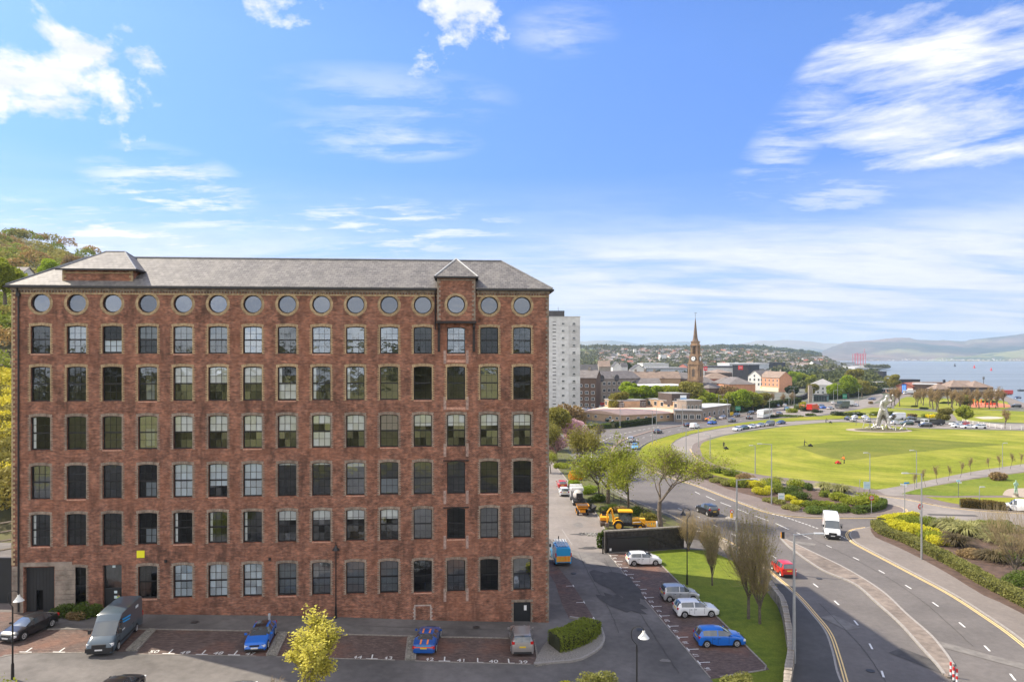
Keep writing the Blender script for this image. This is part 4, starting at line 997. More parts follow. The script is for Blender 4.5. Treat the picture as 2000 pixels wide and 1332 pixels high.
def crown_blob(key,seed,h,rad,leaf,nleaf,lsize,lobes=9,wood=bark,zc=.58,zr=.42,core=True):
    """dense crown: leaves spread over uneven lobes, gaps between, trunk and limbs below"""
    r2 = np.random.RandomState(seed); cs = []
    for k in range(lobes):
        a,q = r2.uniform(0,6.283),math.sqrt(r2.uniform(0,1)) * .62; zz = r2.uniform(-.75,.85); q *= math.sqrt(max(.05,1 - zz * zz * .8)); cs.append((rad * q * math.cos(a),rad * q * math.sin(a),h * zc + zz * h * zr * .62,rad * r2.uniform(.28,.48)))
    C = np.array(cs); k = r2.randint(0,lobes,nleaf); d = r2.normal(size=(nleaf,3)); d /= np.linalg.norm(d,axis=1)[:,None]; rr = r2.uniform(.55,1.08,nleaf) ** .6
    P = C[k,:3] + d * (C[k,3] * rr)[:,None] * np.array([1,1,.92])
    V1,F1 = leaf_quads(P,lsize,r2)
    mb = MB(); mb.tube([(0,0,-.1),(.05,0,h * .2),(0,.1,h * .45)],[rad * .075,rad * .055,rad * .035],7,cap=False)
    for c in cs[:7]: mb.tube([(0,0,h * .22),(c[0] * .5,c[1] * .5,h * .22 + (c[2] - h * .22) * .6),(c[0],c[1],c[2])],[rad * .04,rad * .025,rad * .012],5,cap=False)
    tr = mb.mesh('trunk',wood,60); TREES[key] = (tr,np_mesh('crown',V1,F1,leaf),h); return TREES[key]
# tree kinds
tree_meshes('bare_big',4,11,L_spring,9000,.085,levels=6,spread=.95,r0=.24,trunk=.155,up=.22,split=(3,4),jitter=.35)
tree_meshes('bare_big2',9,11,L_spring,4200,.15,levels=5,spread=.8,r0=.28,trunk=.24,up=.3,split=(3,4),jitter=.5)
tree_meshes('spring',21,9,L_spring,4800,.14,levels=5,spread=.8,r0=.22,trunk=.22,up=.25,split=(3,4),jitter=.6)
tree_meshes('olive',23,9,L_olive,6500,.14,levels=5,spread=.75,r0=.22,trunk=.22,up=.3,split=(3,4),jitter=.6)
0 and tree_meshes('willowy',31,7.5,L_olive,5000,.06,levels=6,spread=.60,r0=.13,trunk=.20,up=.50,split=(3,4),jitter=.2,wood=bark)
tree_meshes('twiggy',35,5,L_brown,900,.05,levels=6,spread=.7,r0=.09,trunk=.18,up=.45,split=(3,4),jitter=.1)
tree_meshes('bare_pale',37,6.5,L_brown,500,.05,levels=6,spread=.62,r0=.17,trunk=.26,up=.45,split=(3,4),jitter=.1,wood=bark_pale)
tree_meshes('bare_far',41,8,L_brown,1100,.16,levels=4,spread=.55,r0=.22,trunk=.38,up=.5,split=(3,4),jitter=.35)
tree_meshes('bare_far2',43,8,L_brown,900,.16,levels=4,spread=.62,r0=.20,trunk=.40,up=.45,split=(3,4),jitter=.3)
tree_meshes('yellow_tall',58,9,L_yellow,12500,.07,levels=5,spread=.45,r0=.12,trunk=.26,up=.95,split=(3,4),jitter=.11,wood=bark_pale)
tree_meshes('sapling',55,3.4,L_brown,110,.09,levels=4,spread=.35,r0=.035,trunk=.62,up=.6,split=(3,3),jitter=.16)
crown_blob('round_green',61,12,6,L_bright,9000,.34,13); crown_blob('round_spring',62,11,5.5,L_spring,8000,.34,12); crown_blob('round_olive',63,11,5.5,L_olive,8000,.33,12)
crown_blob('round_dark',64,12,6,L_dark,7000,.40,12); crown_blob('round_mid',65,11,6,L_mid,8000,.36,13); crown_blob('tall_bright',66,16,4.2,L_bright,8000,.32,12,zr=.5,zc=.52)
crown_blob('cherry',67,7,4.2,L_pink,7000,.20,11); crown_blob('round_brown',68,11,6,L_brown,7000,.36,12)
def bush_mesh(name,seed,rx,ry,h,leaf,n,ls,lobes=7):
    r2 = np.random.RandomState(seed); C = np.stack([r2.uniform(-.55,.55,lobes) * rx,r2.uniform(-.55,.55,lobes) * ry,r2.uniform(.25,.55,lobes) * h,r2.uniform(.38,.55,lobes)],1)
    k = r2.randint(0,lobes,n); d = r2.normal(size=(n,3)); d /= np.linalg.norm(d,axis=1)[:,None]; q = r2.uniform(.5,1.05,n) ** .5
    P = C[k,:3] + d * q[:,None] * C[k,3][:,None] * np.array([rx,ry,h]) * .95; P[:,2] = np.maximum(P[:,2],.03)
    V,Fc = leaf_quads(P,ls,r2,updir=.5); return np_mesh(name,V,Fc,leaf)
def hedge(name,line,w,h,leaf,label,cat='hedge',dens=130,ls=.075,seed=1,group=None,base=.12):
    """hedge along ground points: leafy shell with uneven top over a solid twiggy core"""
    r2 = np.random.RandomState(seed); line = resample([Vector((p[0],p[1],0)) for p in line],.4); L,Rr = strip_pts(line,1.0)
    Ln = np.array([tuple(p)[:2] for p in line]); Nn = np.array([(a[0] - b[0],a[1] - b[1]) for a,b in zip(L,Rr)]); n = len(Ln)
    tot = int(dens * n * .4 * (w + 2 * h)); k = r2.randint(0,n - 1,tot); f = r2.uniform(0,1,tot)[:,None]; c = Ln[k] * (1 - f) + Ln[k + 1] * f; nn = Nn[k]
    u = r2.uniform(0,w + 2 * h,tot); lat = np.where(u < h,-w / 2,np.where(u < h + w,u - h - w / 2,w / 2)); zz = np.where(u < h,u,np.where(u < h + w,h,w + 2 * h - u))
    rough = (np.sin(k * .9 + seed) * .5 + np.sin(k * .37) * .5) * .10 * min(1,h)
    lat = lat * (1 + rough * .6) + r2.normal(size=tot) * .05; zz = zz * (1 + rough) + r2.normal(size=tot) * .045; zz = np.maximum(zz,.02)
    corner = (np.abs(lat) > w * .4) & (zz > h * .85); zz = np.where(corner,zz - .08,zz)
    z0 = np.array([H(x,y) for x,y in c]) + base; P = np.stack([c[:,0] + nn[:,0] * lat,c[:,1] + nn[:,1] * lat,zz + z0],1)
    V,Fc = leaf_quads(P,ls,r2,updir=.4); o = link(name,np_mesh(name,V,Fc,leaf)); tag(o,label,cat,group)
    mb = MB(); ribbon(mb,line,w * .88,base - .05,base + h * .90); mb.build('core',mat('hedge_core',(.035,.038,.014),1,.3,2),o); return o
def flax_mesh(seed,r,h,leaf,n=160):
    r2 = random.Random(seed); mb = MB()
    for k in range(n):
        a = r2.uniform(0,6.283); tilt = r2.uniform(.1,1.0); L = h * r2.uniform(.75,1.25); w = .07 * r2.uniform(.7,1.4); d = Vector((math.cos(a),math.sin(a),0)); s_ = Vector((-d.y,d.x,0)) * w; p = d * r2.uniform(0,.25 * r); prev = None
        for j in range(5):
            u = j / 4; q = p + d * (u * r * tilt) + Vector((0,0,L * (u - (.55 + .35 * tilt) * u * u) * 1.55)); wd = 1 - u * .9
            cur = (q - s_ * wd,q + s_ * wd)
            if prev: mb.poly([prev[0],prev[1],cur[1],cur[0]])
            prev = cur
    return mb.mesh('flax',leaf)
K1 = .13
def fan_tree(key,seed,h,w,n,leafn=900,leaf=L_olive,base=.22):
    rr = random.Random(seed); a,b = MB(),MB(); a.tube([(0,0,-.1),(.03,.02,h * base)],[.15,.12],7,cap=False); forks = []
    for k in range(9):
        an = k * 2.4 + rr.uniform(-.3,.3); q = w * rr.uniform(.10,.30); p1 = Vector((math.cos(an) * q * .5,math.sin(an) * q * .5,h * (base + .10))); p2 = Vector((math.cos(an) * q,math.sin(an) * q,h * rr.uniform(.40,.62)))
        a.tube([(0,0,h * base * rr.uniform(.5,1)),tuple(p1),tuple(p2)],[.075,.05,.022],5,cap=False); forks += [(p1,an),(p2,an),(p1.lerp(p2,.5),an)]
    tips = []
    for k in range(n):
        p,an = rr.choice(forks); a2 = an + rr.gauss(0,.8); top = h * (1 - .42 * abs(rr.gauss(0,.55))); r_ = w * .5 * rr.uniform(.15,1.0) * math.sqrt(max(.06,1.05 - (top / h - .55) ** 2 * 3)); e = Vector((math.cos(a2) * r_,math.sin(a2) * r_,max(p.z + .4,top))); m_ = p.lerp(e,.45) + Vector((math.cos(a2),math.sin(a2),0)) * w * .05 + Vector((0,0,-.1 * h * .3))
        q = cat([tuple(p),tuple(m_),tuple(e)],2); b.tube(q,[.016 - .012 * j / (len(q) - 1) for j in range(len(q))],3,cap=False); tips += q[1:]
    tr = a.mesh('trunk',bark,60); r2 = np.random.RandomState(seed); V0 = np.array(b.v).reshape(-1,3); quads = np.array(b.f).reshape(-1,4); T = np.array([tuple(t_) for t_ in tips]); c = T[r2.randint(0,len(T),leafn)] + r2.normal(size=(leafn,3)) * .14
    V1,F1 = leaf_quads(c,.06,r2); V = np.vstack([V0,V1]); Fc = np.vstack([quads,F1 + len(V0)]); TREES[key] = (tr,np_mesh('crown',V,Fc,[mat('shoot_bark',(.30,.235,.12),.95,.3,1.5),leaf],np.concatenate([np.zeros(len(quads)),np.ones(len(F1))])),h)
fan_tree('fan_big',3,10,6.0,620,2600); fan_tree('fan_mid',5,8,4.2,380,1500); fan_tree('fan_bare',9,8,8.5,460,60,L_brown,.2); fan_tree('fan_small',7,5,4.0,300,500,L_brown,.12)
# big trees by the mill road --------------------------------------------------
def gt(px,py,dz=0): p = G(px,py); return (p.x,p.y,p.z + dz)
tree('bare_big',gt(1291,1031,.1),11.5,1.2,'bare_tree','large spreading tree almost bare of leaves behind the yellow backhoe loader',sx=1.45)
tree('bare_big2',gt(1189,985,.1),11.5,.4,'leafing_tree','tree coming into leaf on the bank left of the backhoe loader',sx=1.25)
tree('spring',gt(1172,978,.1),8.0,2.0,'leafing_tree','slim young tree with green leaves behind the small yellow dumper')
tree('spring',gt(1228,1000,.1),8.5,3.0,'leafing_tree','yellow-green tree between the two dark trunks by the road fence')
tree('olive',gt(1116,931,.1),10.5,.5,'leafing_tree','olive-green leafy tree beside the mill road near the orange flowering bush')
tree('olive',gt(1088,905,.1),9.5,2.5,'leafing_tree','olive-brown tree close to the far corner of the mill')
tree('spring',gt(1076,925,.1),4.5,1.5,'leafing_tree','low bright green tree tucked against the far corner of the mill')
tree('round_olive',at(1078,178,0),12,1,'leafing_tree','tall olive-green tree standing in front of the grey tower block')
tree('round_brown',at(1105,195,0),11,2,'budding_tree','brown budding tree between the pink cherry and the grey tower block')
tree('cherry',at(1118,182,0),8.5,.3,'cherry_tree','large pink flowering cherry tree beside the junction')
tree('cherry',at(1085,160,0),6.5,2.2,'cherry_tree','smaller pink cherry tree against the edge of the mill')
tree('bare_pale',at(1168,190,0),6.0,2.2,'bare_tree','small bare tree behind the clipped hedge of the pink-roofed centre')
# grass by the car park
tree('fan_big',gt(1462,1208),10.2,.4,'birch_tree','tallest upright twiggy tree on the car park grass, brown-green')
tree('fan_mid',gt(1484,1218),8.0,2.4,'birch_tree','slender upright tree just right of the tallest one on the car park grass',sx=.9)
tree('fan_mid',gt(1391,1143),6.4,1.3,'birch_tree','thin upright tree on the car park grass between the black lamp and the tall tree',sx=.8)
tree('fan_small',gt(1345,1076),5.2,1.0,'twiggy_tree','fine brown twiggy tree at the end of the black car park wall')
tree('fan_small',gt(1386,1084),4.6,2.2,'twiggy_tree','rounded brown bush-like tree between the car park wall and the road wall',sx=1.3)
tree('fan_bare',gt(1984,1132,.1),8.2,.6,'bare_tree','bare tree with pale trunk in the big planted bed at the road corner',sx=1.15)
# foreground: rises into the frame from below
tree('yellow_tall',(-11.1,41.5,.8),7.7,.8,'poplar_tree','yellow-leaved tree rising in front of the mill car park',sx=1.75)
tree('twiggy',(-15.2,42.6,.9),3.6,.8,'twiggy_tree','thin leafless twigs rising left of the yellow-leaved tree')
o = tree('spring',(-29.6,37.2,.5),6.2,2.0,'leafing_tree','green leafy branch reaching in beside the black lamp at the picture edge')
for i,(px,py,rx,h,lf,lb) in enumerate([(1170,1329,1.7,1.9,L_bank,'pale green shrub rising from below, right of the near black lamp, leftmost'),(1445,1331,1.8,1.6,L_bank,'pale leafy shrub at the front tip of the car park grass'),(1125,1332,1.4,.8,L_gold,'golden low shrub at the very front below the hedge island')]):
    p = G(px,1360); b = link('shrub',bush_mesh('shrub',400 + i,rx,rx * .8,h,lf,3600,.09),None,(p.x,p.y,p.z)); tag(b,lb,'shrub')
# hedge on the car park island, the clipped hedges
hl = [G(*p) for p in ((1082,1268),(1100,1264),(1122,1256),(1142,1245),(1156,1232))]
hedge('hedge',cat([(p.x,p.y,0) for p in hl],4),2.0,1.15,L_hedge,'curved clipped green hedge on the gravel corner island of the car park',dens=260,ls=.07)
hr = [G(*p) for p in ((1712,1030),(1730,1046),(1770,1060),(1815,1082),(1870,1110),(1925,1143),(2000,1182),(2120,1250))]
hedge('hedge',cat([(p.x,p.y,0) for p in hr],4),1.5,1.0,L_bank,'long loose green hedge along the footway of the big planted bed',dens=170,ls=.09,seed=3)
hedge('hedge',[G(1722,1024),G(1752,1017),G(1790,1014)],1.4,.9,L_gold,'golden hedge at the side road end of the big planted bed',dens=170,ls=.09,seed=4)
hedge('hedge',[G(1875,991),G(1900,993),G(1930,995),G(1962,997)],1.3,1.25,leafmat('hedge_bronze',(.10,.07,.02),(.20,.15,.035)),'dark bronze hedge behind the white parked van at the picture edge',dens=150,ls=.1,seed=5)
def hedge_px(px,w,h,leaf,label,seed,ls=.16,dens=45): hedge('hedge',[G(*p) for p in px],w,h,leaf,label,dens=dens,ls=ls,seed=seed,base=.05)
hedge_px([(1146,838),(1165,838),(1192,836)],2.2,1.6,L_mid,'clipped dark green hedge beside the pink cherry tree',6)
hedge_px([(1196,836),(1225,833),(1250,830),(1278,826)],2.2,1.9,L_dark,'long dark hedge in front of the pink-roofed centre',7)
hedge_px([(1377,813),(1400,810),(1425,807)],2.6,2.2,L_mid,'green hedge at the roadside beyond the brick health centre',8)
hedge_px([(1430,806),(1480,800),(1525,792),(1560,786)],3,2.6,L_dark,'dark hedge behind the queue of traffic on the far road',9)
hedge_px([(1610,781),(1650,777),(1700,770),(1735,764)],3,3,L_dark,'dark hedge below the big round green trees near the shore road',10)
# shrubs of the bed in front of the loop lane: individually built
bed_sp = [(1373,917,1.5,1.2,'b','purple-brown shrub at the narrow end of the roadside bed'),(1394,921,2.0,1.1,'m','low green shrub next to the purple-brown shrub in the roadside bed'),(1412,925,2.0,1.1,'m','green mounded shrub, second after the purple-brown one in the roadside bed'),
 (1432,930,2.3,1.2,'h','green shrub before the golden ones in the roadside bed'),(1455,937,2.0,1.1,'b','brown-tipped shrub beside the lane in the roadside bed'),(1376,934,2.0,.8,'k','dull olive ground shrub at the narrow end of the roadside bed'),(1398,941,2.2,.8,'k','olive ground shrub along the footway edge of the roadside bed'),(1420,948,2.0,.8,'k','low olive shrub nearest the grey lamp post in the roadside bed'),
 (1432,951,1.2,1.3,'g','round yellow-green shrub beside the grey lamp post'),(1452,952,1.3,1.3,'h','round green shrub just right of the grey lamp post'),(1478,954,1.7,1.5,'y','yellow rounded shrub in the middle of the roadside bed'),(1500,952,2.2,1.5,'g','large lime-green shrub behind the tall lamp post'),(1490,966,1.7,1.3,'y','bright golden shrub left of the tall lamp post'),(1520,962,2.2,1.6,'h','broad green shrub right of the tall lamp post'),
 (1543,968,2.0,1.5,'m','dark green rounded shrub behind the small white board'),(1556,954,1.8,1.4,'g','lime shrub on the lane side above the small white board'),(1562,975,1.6,1.2,'m','green rounded shrub right of the small white board'),(1540,978,1.1,.9,'y','small golden shrub right beside the small white board'),(1583,958,1.2,1.1,'m','small green shrub left of the striped flax plants'),
 (1611,971,1.0,1.0,'h','little round green shrub on the bare soil below the flax plants'),(1636,977,2.0,1.2,'g','lime-green shrub at the start of the low green mound'),(1562,988,1.3,.8,'y','low golden shrub on the front edge of the roadside bed'),(1580,991,1.4,.9,'h','low green shrub on the front edge of the roadside bed'),(1598,990,1.4,.9,'h','clipped green shrub in the front row of the bed, fourth from its nose'),(1617,992,1.2,.9,'g','clipped lime shrub in the front row of the bed, third from its nose'),
 (1640,996,1.4,.9,'h','clipped green shrub in the front row of the bed, second from its nose'),(1512,983,2.0,.7,'k','flat olive shrub along the footway below the tall lamp post'),(1545,996,1.8,.7,'k','flat olive shrub along the footway near the small white board'),(1587,1000,2.2,.7,'m','long low dark shrub along the footway before the road corner'),(1655,1002,2.4,.8,'m','long low dark shrub at the road corner of the bed')]
LK = {'b': L_brown,'m': L_mid,'h': L_hedge,'k': L_bank,'g': L_spring,'y': L_gold,'d': L_dark}
for i,(px,py,r_,h,k,lb) in enumerate(bed_sp):
    p = G(px,py); o = link('shrub',bush_mesh('shrub',100 + i,r_ * 1.2,r_ * 1.0,h * 1.15,LK[k],int(1300 * r_),.11),None,(p.x,p.y,K1),random.Random(i).uniform(0,6)); tag(o,lb,'shrub')
p = G(1688,984); o = link('shrub',bush_mesh('shrub',150,4.2,3.2,1.5,L_spring,5200,.12,9),None,(p.x - .8,p.y,K1)); tag(o,'wide low bright green mound at the nose of the roadside bed','shrub')
hedge('hedge',cat([tuple(G(*q)) for q in ((1668,1002),(1700,1000),(1722,993),(1724,984))],3),1.1,.9,L_mid,'dark green hedge round the nose of the roadside bed',dens=150,ls=.1,seed=12)
for i,(px,py,r_,h,lf,lb) in enumerate([(1516,946,1.5,1.7,L_phorm,'silvery spiky plant in the roadside bed near the loop lane'),(1612,958,1.9,1.8,L_phorm,'dark green and cream striped flax plant, left of a pair by the lane'),(1643,962,2.1,1.7,L_phorm,'cream striped flax plant, right of a pair by the lane'),
    (1858,1036,2.3,2.0,L_phorm,'green striped flax plant, farthest in the big planted bed'),(1886,1046,2.4,2.1,L_phorm,'broad yellow striped flax plant in the middle of the big planted bed'),(1868,1067,2.0,1.7,L_phorm_d,'bronze flax plant in front of the yellow striped ones'),(1950,1062,2.0,1.5,L_phorm,'cream-leaved plant beside the bare pale tree'),(1942,1096,2.0,1.5,L_phorm_d,'bronze flax plant near the hedge by the bare pale tree'),(1905,1040,1.9,1.8,L_phorm,'green flax plant right of the yellow striped one')]):
    p = G(px,py); o = link('flax_plant',flax_mesh(200 + i,r_ * 1.35,h * 1.15,lf,460),None,(p.x,p.y,K1)); tag(o,lb,'plant')
big_sp = [(1745,1032,2.6,1.0,'y','golden shrub mass at the narrow end of the big planted bed'),(1780,1041,2.8,1.0,'y','broad golden shrub left of the tall pole in the big bed'),(1812,1051,2.4,1.0,'g','lime shrub in front of the flax plants in the big bed'),(1800,1027,2.8,1.3,'h','green shrub along the side road in the big bed'),(1830,1064,1.6,1.0,'y','bright yellow shrub beside the bronze flax plant'),(1770,1024,2.2,1.1,'g','green-gold shrub near the side road at the bed tip'),(1930,1036,2.4,1.4,'h','dull green shrub behind the bare pale tree'),(1962,1040,2.2,1.3,'m','dark green shrub by the side road at the picture edge'),(1905,1088,2.0,.8,'b','low brown shrub on the soil inside the long hedge'),(1985,1100,2.6,1.2,'m','green shrub round the foot of the bare pale tree'),(2000,1145,2.4,1.2,'m','green shrub against the long hedge at the picture edge')]
for i,(px,py,r_,h,k,lb) in enumerate(big_sp):
    p = G(px,py); o = link('shrub',bush_mesh('shrub',300 + i,r_ * 1.2,r_,h * 1.1,LK[k],int(1500 * r_),.10),None,(p.x,p.y,K1)); tag(o,lb,'shrub')
# by the mill door
for i,(px,py,r_,h,k,lb) in enumerate([(128,1204,1.35,1.15,'h','green shrub by the mill gate'),(150,1207,.9,.8,'b','low brown shrub between the green shrubs by the mill door'),(172,1203,1.3,1.2,'h','green shrub next to the mill entrance door')]):
    p = G(px,py); o = link('shrub',bush_mesh('shrub',350 + i,r_,r_ * .8,h,LK[k] if k != 'h' else L_mid,3000,.07),None,tuple(p)); tag(o,lb,'shrub')
# bank beside the mill road
for i,(px,py,r_,h,lf,lb) in enumerate([(1126,938,1.6,2.0,L_orange,'bright orange flowering bush on the bank beside the mill road'),(1119,950,1.5,1.2,L_bright,'pale green bush in front of the orange flowering bush'),(1150,965,2.0,1.6,L_bright,'leafy bright green bush behind the white truck'),(1165,980,2.2,1.4,L_mid,'dark green bush at the foot of the slim young tree'),(1188,1000,2.0,1.2,L_mid,'green bush behind the yellow roller'),(1245,1006,2.2,1.3,L_mid,'green bush behind the backhoe loader cab'),(1210,1003,1.8,1.0,L_brown,'brown scrubby bush between the bank trees'),(1268,1018,1.8,1.4,L_olive,'olive bush at the foot of the large bare tree'),(1098,915,2.0,1.3,L_spring,'yellow-green bush at the far end of the bank'),(1178,1070,.9,2.6,L_mid,'ivy bush at the end of the black car park wall')]):
    p = G(px,py); o = link('shrub',bush_mesh('shrub',370 + i,r_,r_ * .8,h,lf,2600,.10),None,(p.x,p.y,.1)); tag(o,lb,'shrub')
# saplings along the footpath
for i,(px,py) in enumerate([(1786,957),(1808,952),(1831,947),(1852,940),(1875,934),(1896,929),(1934,922),(1953,919),(1973,917),(1992,912)]):
    tree('sapling',gt(px,py,.15),3.0 + .3 * (i % 3),i * 1.3,'sapling',['first','second','third','fourth','fifth','sixth','seventh','eighth','ninth','tenth'][i] + ' staked sapling along the footpath, counted from the side road','saplings along the footpath','sapling')
# ================================================================ VEHICLES
def carpaint(name,col,metal=.0,rough=.28):
    return mat('paint_' + name,col,rough,metal=metal,spec=.5,coat=.6)
PAINT = dict(white=carpaint('white',(.72,.73,.74)),silver=carpaint('silver',(.46,.47,.48),.5,.35),black=carpaint('black',(.013,.013,.015)),blue=carpaint('blue',(.008,.13,.52)),darkblue=carpaint('darkblue',(.012,.035,.11)),
    grey=carpaint('grey',(.13,.135,.14),.3,.35),red=carpaint('red',(.50,.02,.012)),slate=carpaint('slate',(.055,.082,.105)),racing=carpaint('racing',(.008,.075,.30)),champagne=carpaint('champagne',(.34,.315,.30),.5,.35),orange=carpaint('orange',(.80,.22,.012)),green=carpaint('green',(.03,.07,.045)),skyblue=carpaint('skyblue',(.02,.33,.66)),yellow=carpaint('yellow',(.72,.60,.03)),lightblue=carpaint('lightblue',(.12,.33,.55)))
tyre_m = mat('tyre',(.018,.018,.019),.85); rim_m = mat('alloy',(.48,.48,.48),.35,metal=.6); dark_m = mat('black_plastic',(.02,.02,.021),.6)
cglass = mat('car_glass',(.05,.062,.068),.05,spec=1.0,coat=1.0); light_m = mat('lamp_glass',(.72,.74,.76),.12,spec=.8); tail_m = mat('tail_lamp',(.45,.012,.01),.2); plate_w = mat('plate_white',(.72,.72,.70),.5); plate_y = mat('plate_yellow',(.72,.50,.03),.5)
chrome = mat('chrome',(.7,.7,.7),.2,metal=.9)
# profiles: (x from rear 0..1, belt height, roof height (=belt: bonnet), half width, roof half width)
KINDS = {
 'hatch': dict(L=4.0,W=1.70,Hh=1.46,r=.31,wx=(.17,.80),prof=[(0,.62,.62,.72,.6),(.015,.95,.98,.80,.62),(.06,1.0,1.34,.84,.56),(.14,1.0,1.44,.85,.58),(.40,.97,1.46,.85,.60),(.56,.95,1.38,.85,.57),(.73,.93,.99,.85,.66),(.90,.80,.86,.82,.62),(.975,.62,.68,.74,.55),(1,.48,.50,.66,.5)],side=(.10,.70),bp=.40,rear=(.015,.10),front=(.53,.73)),
 'small': dict(L=3.6,W=1.62,Hh=1.53,r=.29,wx=(.16,.81),prof=[(0,.64,.64,.68,.55),(.02,.98,1.02,.77,.60),(.05,1.02,1.42,.80,.54),(.12,1.02,1.51,.81,.56),(.45,.98,1.53,.81,.57),(.60,.97,1.43,.81,.54),(.78,.95,1.00,.80,.62),(.92,.80,.86,.77,.58),(.98,.62,.66,.70,.52),(1,.48,.50,.62,.5)],side=(.08,.76),bp=.44,rear=(.02,.08),front=(.57,.78)),
 'coupe': dict(L=4.3,W=1.78,Hh=1.36,r=.33,wx=(.18,.80),prof=[(0,.66,.66,.74,.6),(.02,.92,.94,.83,.62),(.10,.95,1.10,.87,.52),(.22,.94,1.29,.88,.53),(.42,.92,1.36,.88,.55),(.54,.90,1.30,.88,.54),(.72,.88,.93,.87,.66),(.90,.74,.80,.84,.62),(.975,.58,.62,.76,.55),(1,.46,.48,.68,.5)],side=(.18,.68),bp=.34,rear=(.06,.22),front=(.52,.72)),
 'sports': dict(L=4.5,W=1.86,Hh=1.30,r=.34,wx=(.18,.80),prof=[(0,.60,.60,.76,.6),(.03,.84,.86,.86,.62),(.16,.94,.99,.92,.62),(.30,.93,1.20,.92,.50),(.44,.90,1.29,.90,.52),(.54,.88,1.24,.89,.52),(.70,.84,.89,.88,.62),(.88,.74,.80,.86,.6),(.97,.56,.62,.78,.55),(1,.42,.45,.68,.5)],side=(.28,.66),bp=.40,rear=(.17,.32),front=(.52,.70)),
 'suv': dict(L=4.45,W=1.84,Hh=1.66,r=.36,wx=(.17,.80),prof=[(0,.72,.72,.78,.6),(.015,1.08,1.12,.86,.66),(.05,1.12,1.48,.90,.60),(.12,1.12,1.62,.91,.63),(.42,1.08,1.66,.91,.65),(.56,1.06,1.58,.91,.62),(.72,1.05,1.10,.91,.70),(.90,.94,1.0,.88,.66),(.975,.72,.78,.80,.6),(1,.55,.58,.72,.55)],side=(.08,.69),bp=.40,rear=(.015,.09),front=(.53,.72)),
 'saloon': dict(L=4.6,W=1.80,Hh=1.43,r=.32,wx=(.19,.80),prof=[(0,.66,.66,.76,.6),(.02,.92,.95,.84,.64),(.13,.96,.99,.87,.66),(.26,.95,1.34,.87,.55),(.36,.94,1.43,.87,.58),(.52,.93,1.38,.87,.57),(.70,.91,.96,.87,.66),(.90,.78,.84,.84,.62),(.975,.60,.66,.76,.55),(1,.47,.5,.68,.5)],side=(.17,.68),bp=.42,rear=(.13,.28),front=(.50,.70)),
 'van': dict(L=5.9,W=2.02,Hh=2.72,r=.35,wx=(.22,.815),prof=[(0,1.3,1.3,.94,.90),(.004,1.32,2.60,.98,.88),(.02,1.32,2.70,1.0,.86),(.45,1.32,2.72,1.0,.86),(.66,1.32,2.66,1.0,.84),(.755,1.32,2.16,1.0,.80),(.875,1.22,1.32,.99,.82),(.955,1.0,1.08,.95,.78),(.99,.78,.82,.88,.74),(1,.55,.57,.82,.70)],side=(.68,.86),bp=.78,rear=(0,0),front=(.74,.875)),
 'mpvvan': dict(L=4.6,W=1.85,Hh=1.88,r=.32,wx=(.19,.80),prof=[(0,1.0,1.0,.86,.80),(.005,1.05,1.78,.90,.76),(.03,1.05,1.86,.91,.74),(.50,1.05,1.88,.91,.74),(.62,1.05,1.80,.91,.70),(.78,1.02,1.10,.90,.72),(.92,.88,.95,.87,.68),(.98,.68,.72,.80,.62),(1,.5,.52,.74,.58)],side=(.55,.76),bp=.66,rear=(0,0),front=(.60,.78)),
}
def interp(P,x,k):
    for a,b in zip(P,P[1:]):
        if x <= b[0] + 1e-9: return a[k] + (b[k] - a[k]) * ((x - a[0]) / (b[0] - a[0]) if b[0] > a[0] else 0)
    return P[-1][k]
